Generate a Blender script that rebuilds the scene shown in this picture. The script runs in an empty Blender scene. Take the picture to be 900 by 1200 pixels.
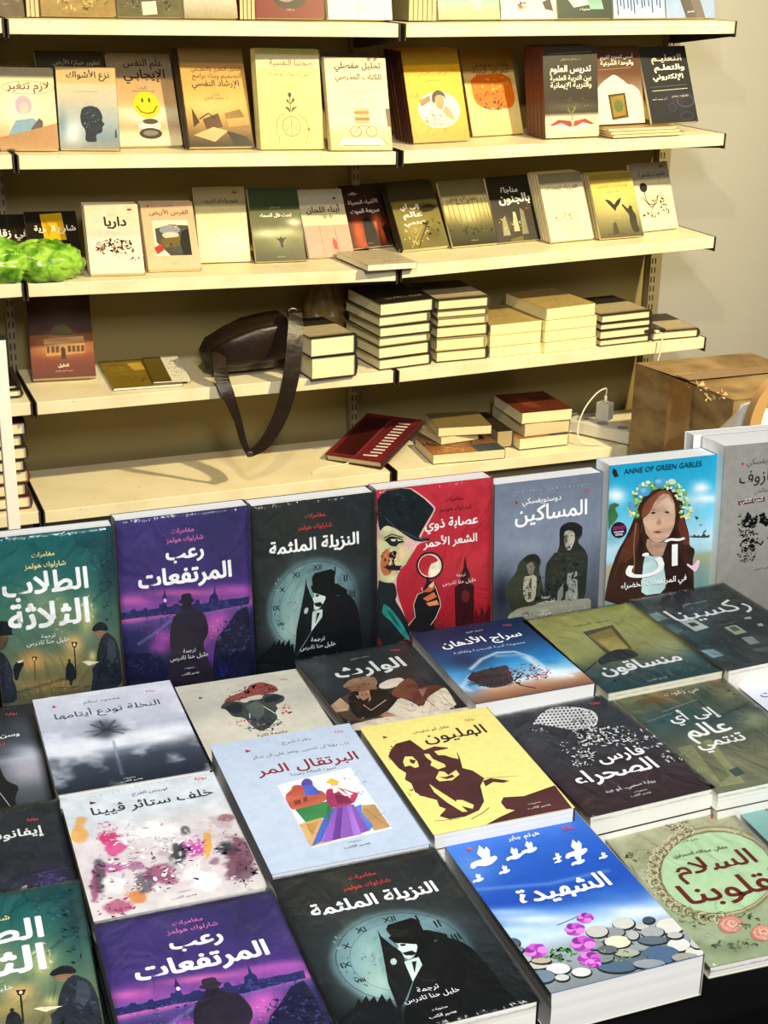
import bpy, math, random
import numpy as np
from mathutils import Vector, Matrix, noise as mnoise
from mathutils.geometry import tessellate_polygon
C = bpy.context.scene.collection
SC = bpy.context.scene
R = math.radians
# ------------------------------------------------------------------ camera, light, exposure
cam_data = bpy.data.cameras.new('camera')
cam_data.sensor_fit = 'VERTICAL'; cam_data.sensor_height = 36.0; cam_data.lens = 1688/1200*36.0
cam = bpy.data.objects.new('camera', cam_data); C.objects.link(cam)
def _cam_matrix(yaw, pitch, roll):
    y, p, r = R(yaw), R(pitch), R(roll)
    fwd = Vector((math.sin(y)*math.cos(p), math.cos(y)*math.cos(p), -math.sin(p)))
    right = Vector((math.cos(y), -math.sin(y), 0)); up = right.cross(fwd)
    rr = math.cos(r)*right + math.sin(r)*up; uu = -math.sin(r)*right + math.cos(r)*up
    return Matrix((rr, uu, -fwd)).transposed().to_4x4()
cam.matrix_world = Matrix.Translation((0, 0, 1.55)) @ _cam_matrix(21.9, 20.92, .94)
cam_data.clip_start = .02
SC.camera = cam
SC.view_settings.view_transform = 'Standard'; SC.view_settings.look = 'None'
SC.view_settings.gamma = 1.0; SC.view_settings.use_curve_mapping = False
SC.view_settings.exposure = 0.0
world = bpy.data.worlds.new('world'); SC.world = world; world.use_nodes = True
world.node_tree.nodes['Background'].inputs[0].default_value = (1.0, .87, .62, 1)
world.node_tree.nodes['Background'].inputs[1].default_value = .13
def spot(name, loc, target, power, color, angle, blend=.4, size=.05):
    d = bpy.data.lights.new(name, 'SPOT'); d.energy = power; d.color = color; d.spot_size = R(angle); d.spot_blend = blend; d.shadow_soft_size = size
    o = bpy.data.objects.new(name, d); C.objects.link(o); o.location = loc
    o.rotation_euler = (Vector(target)-Vector(loc)).to_track_quat('-Z', 'Y').to_euler(); return o
def area(name, loc, target, power, color, sx, sy):
    d = bpy.data.lights.new(name, 'AREA'); d.energy = power; d.color = color; d.shape = 'RECTANGLE'; d.size = sx; d.size_y = sy
    o = bpy.data.objects.new(name, d); C.objects.link(o); o.location = loc
    o.rotation_euler = (Vector(target)-Vector(loc)).to_track_quat('-Z', 'Y').to_euler(); return o
spot('ceiling_spot_lamp', (2.75, 1.2, 2.78), (1.6, 3.75, 1.2), 660, (1, .83, .46), 84, .8)
spot('ceiling_spot_lamp', (.45, 1.2, 2.78), (1.0, 3.75, 1.0), 130, (1, .84, .48), 62)
area('table_ceiling_lamp', (.35, -.35, 2.6), (.5, 1.2, .8), 80, (.97, .985, 1), .5, .7)

ART={
'talib':{'res': (90,130),'noise': (.05,6,1),'stops': [(0,'#175a5a'),(.2,'#236460'),(.4,'#3f7060'),(.6,'#58745c'),(.78,'#72704e'),(.9,'#5e5a42'),(1,'#3a3c34')],'soft': [('g','#183038',.946,.216,.089,.007,-.028,.28,.75),('g','#123f48',.783,.068,.15,.011,-.005,.05,.5),('g','#c9c483',.739,.483,.07,.006,-.01,.095,.8),('g','#a8ac74',.538,.458,.075,.006,-.011,.094,.6),('g','#9aa67a',.385,.368,.173,.014,-.012,.101,.5),('g','#e0a860',.278,.682,.106,.01,-.006,.052,.9),('g','#ecc078',.615,.621,.076,.007,-.006,.052,.9),('g','#d8b060',.548,.702,.164,.015,-.005,.044,.5),('g','#b08c50',.406,.83,.252,.024,-.004,.035,.6),('g','#e0d890',.761,.7,.028,.003,-.003,.026,.8),('s','#14343c',[.945,.096,.78,.101,.707,.079,.687,.027],.0063,.8),('s','#14343c',[.707,.079,.64,.116,.572,.162],.0062,.7),('s','#14343c',[.86,.057,.782,.084,.725,.139],.005,.7),('s','#14343c',[.924,.18,.827,.13,.809,.18,.869,.218],.0051,.7),('s','#2f6a68',[.931,.361,.853,.371,.795,.436],.0102,.5),('s','#123038',[.92,.342,.854,.363,.799,.402],.0076,.7),('s','#10282e',[.125,.847,.524,.806],.0075,.6),('s','#10282e',[.429,.85,.723,.87],.0051,.6)],'items': [('k','#1c444a',.828,.122,.138,.01,-.01,.092,40,.0176,371),('k','#3a7a74',.819,.206,.113,.009,-.008,.076,24,.0151,372),('k','#c8c48a',.744,.432,.051,.004,-.011,.103,16,.0202,373),('k','#8a9a70',.539,.449,.075,.006,-.012,.102,20,.02,374),('k','#143036',.925,.291,.064,.005,-.026,.256,40,.0254,375),('k','#b89858',.405,.839,.252,.024,-.004,.035,24,.0177,376),('l','#2a2a26',.0062,[.288,.674,.278,.792]),('p','#2a2a26',[.268,.659,.312,.663,.299,.684,.275,.682]),('l','#25241f',.0101,[.617,.638,.616,.788]),('p','#25241f',[.595,.606,.648,.611,.632,.64,.604,.637]),('e','#fff0b0',.285,.674,.007,.001,-.001,.008),('e','#fff0b0',.619,.623,.009,.001,-.001,.009),('p','#23272b',[.559,.717,.578,.718,.602,.738,.622,.815,.586,.821,.572,.851,.557,.847,.558,.82,.523,.813,.538,.737]),('e','#23272b',.568,.709,.011,.001,-.001,.01),('p','#2a323c',[-.006,.608,.042,.617,.085,.669,.108,.732,.098,.766,.122,.821,.118,.9,-.045,.897]),('p','#15191d',[.016,.447,.065,.443,.125,.457,.132,.483,.124,.517,.141,.527,.067,.524,.005,.523]),('p','#5a4a3a',[.005,.523,.086,.524,.095,.548,.071,.585,.032,.603,-.005,.6]),('p','#1d2329',[.106,.705,.147,.674,.191,.674,.201,.697,.165,.728,.14,.778,.115,.78]),('p','#efe6c0',[.147,.674,.198,.67,.184,.682,.152,.685]),('p','#1c1f22',[.769,.556,.784,.535,.838,.513,.888,.526,.911,.559,.897,.571,.833,.561,.794,.568]),('p','#8a7050',[.781,.565,.846,.564,.897,.574,.881,.596,.828,.609,.81,.599,.794,.588]),('p','#262c36',[.896,.575,.969,.626,.993,.717,.994,.905,.719,.91,.755,.81,.747,.769,.788,.751,.8,.69,.826,.631,.856,.594]),('k','#3a4450',.896,.708,.077,.007,-.011,.106,24,.0258,377),('k','#1a2028',.874,.795,.091,.008,-.009,.088,20,.0284,378),('k','#38414c',.037,.751,.062,.006,-.013,.095,18,.0246,379),('p','#3a434e',[.906,.611,.955,.642,.961,.714,.916,.763,.883,.707]),('p','#e8e0b8',[.671,.724,.713,.722,.815,.738,.775,.745,.729,.753]),('t','#f0e89a','ﺕﺍﺮﻣﺎﻐﻣ',.424,.115,.185,.012),('t','#f0e89a','ﺰﻤﻟﻮﻫ ﻙﻮﻟﺭﺎﺷ',.434,.172,.333,.012),('t','#f4f4f0','ﺏﻼﻄﻟﺍ',.424,.277,.694,.03),('t','#f4f4f0','ﺔﺛﻼﺜﻟﺍ',.433,.436,.661,.03),('t','#f4f4f0','ﺔﻤﺟﺮﺗ',.413,.557,.116,.0),('t','#f4f4f0','ﺱﺭﺩﺎﺗ ﺎﻨﺣ ﻞﻴﻠﺧ',.409,.589,.351,.0),('t','#d8d0b0','ﺕﺍﺭﻮﺸﻨﻣ',.398,.896,.089,0)]},
'rub':{'res': (90,130),'noise': (.05,9,2),'stops': [(0,'#34305e'),(.2,'#3a3068'),(.42,'#453277'),(.5,'#8a4a9c'),(.545,'#c862a8'),(.57,'#5a4688'),(.62,'#2c2c5c'),(.8,'#232448'),(1,'#121328')],'soft': [('g','#d064b0',.085,.441,.141,.014,-.003,.031,.8),('g','#e070b0',.47,.436,.241,.024,-.002,.021,.7),('g','#b85ab0',.849,.456,.198,.02,-.002,.027,.8),('g','#4a3a80',.257,.088,.258,.023,-.009,.104,.5),('g','#2a2850',.792,.18,.171,.016,-.011,.177,.5),('g','#c05ab8',.739,.628,.111,.012,-.004,.064,.95),('g','#d468b4',.699,.67,.074,.008,-.004,.064,.8),('g','#b050b0',.306,.672,.084,.009,-.004,.054,.9),('g','#a048a8',.266,.723,.072,.008,-.003,.036,.8),('g','#8038a0',.678,.806,.074,.008,-.005,.074,.7),('g','#b858b8',.587,.685,.074,.008,-.006,.082,.8),('s','#6a78b0',[.112,.687,.224,.645,.374,.58],.0083,.8),('s','#4a5a98',[-.002,.495,.403,.519,.971,.514],.0164,.4),('s','#5a6aa0',[.631,.571,.819,.544,.969,.551],.0073,.6),('g','#1a1e50',.805,.774,.1,.011,-.007,.111,.6),('g','#1c2ca0',.746,.917,.025,.003,-.002,.037,.7)],'items': [('q','#252a5a',[-.003,.499,.069,.498,.081,.487,.105,.49,.11,.502,.163,.501,.17,.491,.191,.49,.197,.505,.283,.502,.285,.48,.311,.483,.318,.456,.314,.451,.334,.404,.345,.455,.339,.486,.346,.504,.38,.503,.399,.492,.429,.493,.44,.505,.55,.507,.564,.486,.586,.484,.598,.512,.66,.51,.672,.475,.7,.464,.713,.415,.72,.466,.734,.481,.737,.51,.846,.506,.896,.511,.977,.506,.974,.551,.644,.563,.28,.543,-.006,.539]),('e','#f0c8f0',.331,.465,.011,.001,-.001,.011),('p','#1d1f3c',[-.023,.727,.096,.731,.215,.754,.285,.789,.329,.841,.334,.943,-.027,.9]),('p','#191c3a',[.709,.717,.787,.661,.853,.603,.893,.57,.974,.56,.973,.953,.743,.964,.668,.955,.678,.806]),('k','#3a4074',.834,.712,.137,.015,-.007,.111,60,.02,361),('k','#10122c',.83,.777,.138,.015,-.007,.111,50,.0225,362),('k','#8890c0',.274,.623,.144,.016,-.004,.054,26,.0096,363),('k','#6a70a8',.769,.553,.173,.018,-.001,.018,30,.0099,364),('k','#c878c0',.699,.67,.074,.008,-.004,.055,20,.0148,365),('k','#2c3060',.14,.782,.155,.018,-.006,.073,40,.0215,366),('k','#3c4488',.196,.543,.202,.021,-.003,.036,60,.0166,367),('k','#3c4488',.77,.53,.185,.019,-.002,.027,40,.0173,368),('k','#1c2cac',.746,.917,.025,.003,-.002,.034,14,.0125,369),('p','#262230',[.35,.732,.35,.659,.373,.589,.4,.555,.451,.529,.465,.499,.441,.492,.43,.481,.455,.472,.455,.442,.53,.442,.534,.474,.554,.481,.545,.493,.526,.503,.53,.523,.596,.553,.625,.57,.651,.646,.642,.691,.602,.733,.616,.799,.66,.888,.68,.975,.31,.931,.335,.85,.363,.798]),('t','#d070a8','ﺕﺍﺮﻣﺎﻐﻣ',.491,.096,.167,.012),('t','#d070a8','ﺰﻤﻟﻮﻫ ﻙﻮﻟﺭﺎﺷ',.503,.143,.28,.012),('t','#f4f4f0','ﺐﻋﺭ',.499,.233,.287,.035),('t','#f4f4f0','ﺕﺎﻌﻔﺗﺮﻤﻟﺍ',.494,.349,.709,.035),('t','#f4f4f0','ﺔﻤﺟﺮﺗ',.495,.767,.097,.0),('t','#f4f4f0','ﺱﺭﺩﺎﺗ ﺎﻨﺣ ﻞﻴﻠﺧ',.492,.802,.293,.0),('t','#f4f4f0','ﺕﺍﺭﻮﺸﻨﻣ',.488,.864,.073,0),('t','#f4f4f0','ﺐﺘﻜﻟﺍ ﺮﻴﺼﻋ',.492,.897,.135,0)]},
'naz':{'res': (90,130),'noise': (.05,7,3),'stops': [(0,'#24292c'),(.3,'#262a2a'),(.6,'#1c2226'),(1,'#12171a')],'soft': [('g','#33362e',.308,.073,.268,.065,-.055,.12,.5),('g','#3c4c50',.495,.574,.39,.095,-.146,.274,.5),('E','#5f7f84',.477,.608,.322,.078,-.124,.233,.95,.16),('g','#9cc0b8',.307,.567,.124,.03,-.076,.153,.7),('g','#c0d8c8',.293,.73,.09,.022,-.049,.096,.6),('g','#88a8ac',.624,.467,.192,.046,-.039,.071,.5),('g','#2a3c44',.767,.66,.093,.023,-.079,.134,.5)],'items': [('o','#2c3c40',.0047,.477,.608,.329,.08,-.127,.238),('o','#2c3c40',.0023,.477,.608,.26,.063,-.101,.189),('k','#7c989a',.35,.48,.173,.042,-.052,.105,26,.0189,401),('k','#4c666c',.265,.651,.168,.041,-.049,.099,26,.0183,402),('t','#1a2428','XII',.516,.392,.071,.02),('t','#1a2428','I',.663,.424,.012,.02),('t','#1a2428','II',.75,.477,.032,.02),('t','#1a2428','III',.802,.575,.049,.02),('t','#1a2428','XI',.341,.419,.056,.02),('t','#1a2428','X',.225,.493,.041,.02),('t','#1a2428','IX',.173,.595,.053,.02),('t','#1a2428','VIII',.202,.694,.056,.02),('q','#12171a',[.425,.443,.425,.479,.454,.545,.478,.582,.476,.683,.458,.756,.375,.839,.31,.893,.331,.74,.388,.571,.403,.523]),('p','#0e1215',[.537,.661,.671,.578,.744,.56,.81,.602,.847,.66,.871,.78,.877,.909,.897,1.01,.986,1.058,.936,1.13,.285,.971,.351,.877,.431,.791,.491,.724]),('p','#0e1215',[.558,.541,.681,.545,.674,.598,.603,.667,.538,.689,.53,.64]),('p','#cfe0d4',[.475,.519,.563,.548,.583,.576,.549,.618,.5,.644,.479,.624,.485,.595,.469,.572,.487,.557]),('p','#12171a',[.496,.547,.528,.553,.518,.564,.496,.561]),('p','#12171a',[.483,.598,.537,.596,.554,.616,.528,.625,.491,.616]),('p','#c4d8cc',[.467,.648,.551,.641,.547,.686,.453,.762]),('p','#12171a',[.504,.657,.53,.659,.485,.723]),('q','#0e1215',[.468,.45,.493,.423,.633,.412,.662,.432,.653,.558,.485,.541]),('q','#0e1215',[.457,.499,.487,.482,.678,.501,.763,.549,.757,.572,.571,.566,.474,.534]),('e','#c8d8d0',.415,.635,.015,.004,-.009,.017),('o','#12171a',.0023,.415,.635,.009,.002,-.005,.01),('q','#10161a',[.116,.819,.149,.784,.153,.811,.194,.778,.193,.812,.23,.79,.229,.825,.272,.788,.275,.832,.302,.813,.3,.864,.324,.896,.289,.963,-.008,.891,.014,.863]),('t','#c8403c','ﺕﺍﺮﻣﺎﻐﻣ',.508,.094,.166,.012),('t','#c8403c','ﺰﻤﻟﻮﻫ ﻙﻮﻟﺭﺎﺷ',.503,.157,.283,.012),('t','#f4f4f0','ﺔﻤﺜﻠﻤﻟﺍ ﺔﻠﻳﺰﻨﻟﺍ',.499,.261,.738,.03),('t','#f4f4f0','ﺔﻤﺟﺮﺗ',.506,.815,.116,.0),('t','#f4f4f0','ﺱﺭﺩﺎﺗ ﺎﻨﺣ ﻞﻴﻠﺧ',.505,.857,.297,.0),('t','#f4f4f0','ﺕﺍﺭﻮﺸﻨﻣ',.507,.927,.082,0),('t','#f4f4f0','ﺐﺘﻜﻟﺍ ﺮﻴﺼﻋ',.505,.961,.146,0)]},
'red':{'res': (90,130),'noise': (.05,6,1),'stops': [(0,'#b8303c'),(.4,'#c02c3a'),(.8,'#a8222e'),(1,'#5a1a22')],'soft': [('g','#d04a4c',.773,.514,.166,.015,.001,.104,.5),('g','#8c1c26',.917,.823,.099,.01,.002,.087,.5),('g','#1b2a30',.35,.871,.218,.023,-.0,.057,.8)],'items': [('p','#e0b8b0',[.006,.011,.273,.0,.405,.069,.501,.135,.499,.158,.408,.26,.365,.311,.472,.329,.351,.337,.298,.397,.217,.464,.164,.514,.163,.607,.255,.804,.295,.894,-.009,.929]),('p','#162024',[.006,.011,.263,.002,.392,.072,.485,.138,.485,.156,.392,.254,.352,.305,.445,.313,.459,.328,.378,.33,.311,.316,.153,.229,.075,.205,.015,.245]),('l','#5a6a70',.0039,[.03,.129,.153,.225,.338,.304,.445,.332]),('p','#c8c896',[.011,.263,.074,.206,.166,.235,.232,.281,.252,.32,.218,.335,.245,.374,.271,.358,.298,.36,.291,.396,.231,.465,.211,.445,.177,.506,.13,.548,.07,.538,.018,.519]),('p','#c07048',[.033,.374,.086,.337,.125,.382,.098,.434,.137,.466,.11,.5,.057,.504,.025,.455]),('p','#1a2022',[.06,.294,.113,.271,.205,.293,.238,.318,.179,.322,.165,.34,.112,.33,.086,.305]),('p','#1a1c1e',[.085,.378,.152,.357,.178,.386,.138,.42,.164,.459,.111,.454,.131,.419]),('p','#1a1c1e',[.045,.448,.111,.445,.197,.462,.204,.481,.111,.477]),('p','#e8b890',[.158,.385,.225,.354,.231,.391,.191,.434,.164,.413]),('k','#e8b080',.178,.386,.066,.006,-.001,.083,14,.0159,331),('k','#a85838',.072,.414,.053,.005,-.001,.064,12,.0185,332),('k','#f0dca8',.231,.354,.053,.005,-.001,.082,10,.0159,333),('k','#241c1c',.111,.417,.079,.007,-.001,.083,14,.0185,334),('p','#f0e8c0',[.113,.291,.172,.294,.225,.308,.165,.308,.126,.303]),('e','#101214',.166,.303,.012,.001,-.0,.006),('l','#101214',.0092,[.06,.28,.126,.263,.219,.289]),('p','#f0c8a0',[.198,.37,.231,.359,.238,.392,.211,.417,.184,.405]),('l','#2a1a18',.0132,[.085,.452,.151,.452,.212,.46]),('l','#8a4a3c',.0093,[.111,.472,.177,.48]),('p','#1c2426',[-.002,.517,.07,.543,.15,.55,.169,.626,.149,.653,.209,.724,.262,.805,.289,.894,-.009,.929]),('p','#2a8a80',[.049,.661,.121,.706,.201,.789,.268,.882,.275,.916,.214,.876,.107,.771,.054,.737,.035,.716]),('p','#1a5a58',[.068,.691,.134,.745,.214,.838,.134,.783]),('e','#1b1c1e',.452,.476,.119,.011,.0,.082),('e','#e8d8c8',.452,.476,.103,.009,.0,.071),('e','#c03038',.445,.475,.089,.008,.0,.063),('p','#f0e8c8',[.432,.53,.459,.467,.5,.461,.54,.446,.551,.475,.527,.529,.473,.548]),('p','#1b1c1e',[.425,.539,.452,.546,.448,.625,.418,.622]),('p','#1a1c1e',[.31,.706,.337,.643,.391,.62,.418,.575,.486,.568,.514,.612,.541,.672,.548,.729,.514,.783,.487,.828,.501,.868,.35,.871,.262,.843,.31,.781]),('k','#26363c',.246,.11,.198,.016,-.001,.099,26,.0211,335),('k','#0c1214',.18,.15,.184,.015,-.001,.09,26,.0237,336),('l','#f0d8c0',.0054,[.262,.819,.323,.773,.31,.696,.344,.639,.391,.629,.38,.6]),('l','#f0d8c0',.0054,[.5,.602,.541,.691,.548,.729,.5,.801,.459,.835]),('p','#d87848',[.391,.667,.486,.638,.514,.669,.432,.689]),('p','#e89868',[.418,.698,.514,.688,.534,.718,.446,.719]),('p','#c85a38',[.391,.629,.446,.597,.5,.611,.459,.635]),('p','#f0c8a0',[.439,.596,.486,.572,.494,.601,.459,.612]),('q','#3a1418',[.68,.867,.671,.627,.726,.604,.722,.557,.746,.521,.761,.443,.78,.515,.809,.565,.805,.607,.844,.634,.848,.865]),('e','#6a2426',.77,.689,.036,.003,.0,.038),('q','#5a161c',[.848,.865,.86,.77,.889,.83,.916,.765,.945,.816,.986,.763,.996,.87]),('t','#5a1a20','ﺕﺍﺮﻣﺎﻐﻣ',.664,.102,.161,.012),('t','#5a1a20','ﺰﻤﻟﻮﻫ ﻙﻮﻟﺭﺎﺷ',.674,.158,.282,.012),('t','#f4f4f0','ﻱﻭﺫ ﺔﺑﺎﺼﻋ',.641,.247,.464,.025),('t','#f4f4f0','ﺮﻤﺣﻷﺍ ﺮﻌﺸﻟﺍ',.631,.343,.472,.025),('t','#f4f4f0','ﺔﻤﺟﺮﺗ',.726,.557,.082,0),('t','#f4f4f0','ﺱﺭﺩﺎﺗ ﺎﻨﺣ ﻞﻴﻠﺧ',.712,.598,.294,0)]},
'mas':{'res': (90,130),'noise': (.07,10,5),'stops': [(0,'#6e7888'),(.35,'#7c8698'),(.6,'#687280'),(.8,'#4c545c'),(1,'#22282a')],'soft': [('g','#8d96a4',.349,.424,.258,.024,.002,.054,.6),('g','#1a1e2c',.075,.72,.115,.012,.003,.145,.9),('g','#3c4650',.974,.628,.081,.008,.01,.184,.4)],'items': [('p','#2c3029',[.483,.553,.533,.504,.609,.466,.61,.323,.661,.301,.746,.299,.819,.332,.829,.387,.778,.428,.86,.489,.889,.538,.886,.619,.876,.802,.797,.84,.773,.903,.561,.899,.477,.761]),('p','#1e2020',[.614,.412,.605,.358,.616,.314,.68,.293,.759,.3,.826,.333,.822,.378,.77,.4,.748,.353,.67,.35,.645,.388,.641,.451]),('p','#a09a8c',[.65,.353,.696,.344,.749,.362,.758,.417,.721,.476,.688,.478,.66,.435]),('p','#5a564c',[.651,.38,.677,.369,.686,.419,.667,.435]),('p','#8e948c',[.695,.628,.787,.623,.802,.795,.77,.838,.677,.837]),('p','#74786c',[.607,.738,.658,.688,.658,.835,.6,.884]),('p','#33372a',[.1,.668,.15,.619,.212,.572,.224,.519,.299,.473,.402,.473,.443,.522,.418,.574,.476,.725,.507,.856,.39,.89,.194,.86,.14,.763]),('p','#22241f',[.268,.505,.299,.473,.376,.466,.426,.494,.418,.547,.378,.516,.313,.514]),('p','#7c7464',[.301,.535,.352,.518,.385,.553,.367,.596,.329,.601]),('p','#a8a48e',[.273,.686,.284,.606,.329,.61,.368,.6,.407,.627,.393,.771,.322,.782,.281,.741]),('p','#4c4a3c',[.33,.628,.355,.622,.353,.758,.321,.763]),('p','#90907c',[.142,.845,.232,.809,.387,.807,.478,.789,.849,.809,.93,.817,.934,.892,.588,.902,.325,.901,.131,.889]),('k','#3c4034',.68,.599,.158,.015,.006,.146,60,.0291,321),('k','#22251f',.656,.642,.158,.016,.008,.183,40,.037,322),('k','#3c4034',.241,.674,.116,.012,.003,.091,40,.0258,323),('k','#1e201c',.449,.713,.078,.008,.004,.11,26,.0314,324),('k','#a8ac9c',.739,.724,.053,.005,.004,.083,16,.024,325),('k','#b8b49c',.344,.684,.052,.005,.002,.073,20,.0182,326),('k','#9aa094',.772,.866,.147,.016,.001,.028,26,.0268,327),('k','#787c6c',.324,.864,.157,.017,.001,.028,26,.0261,328),('p','#c0b8a4',[.697,.371,.736,.37,.751,.416,.72,.458,.7,.438]),('e','#3a342c',.687,.383,.009,.001,.0,.004),('e','#3a342c',.726,.383,.009,.001,.0,.004),('l','#5a4c40',.0053,[.7,.44,.729,.439]),('e','#3a342c',.338,.548,.008,.001,.0,.004),('e','#3a342c',.366,.547,.008,.001,.0,.004),('l','#5a4438',.0052,[.344,.577,.364,.578]),('d','#e8ecf0',[.186,.06,.42,.064],8,.0038),('d','#e8ecf0',[.49,.064,.885,.067],11,.0038),('p','#b03038',[.187,.115,.219,.13,.188,.141]),('t','#c04048','ﺔﻳﺍﻭﺭ',.854,.104,.054,.025),('t','#f4f4f0','ﻲﻜﺴﻔﻳﻮﺘﺳﻭﺩ',.432,.135,.361,.008),('t','#f4f4f0','ﻦﻴﻛﺎﺴﻤﻟﺍ',.525,.222,.677,.02),('t','#f4f4f0','ﺔﻤﺟﺮﺗ',.49,.763,.078,0),('t','#f4f4f0','ﺐﻴﺒﺣ ﺎﻨﺣ ﻞﻣﺃ',.491,.79,.168,0),('t','#f4f4f0','ﺕﺍﺭﻮﺸﻨﻣ',.48,.849,.078,0),('t','#f4f4f0','ﺐﺘﻜﻟﺍ ﺮﻴﺼﻋ',.481,.872,.13,0)]},
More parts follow.
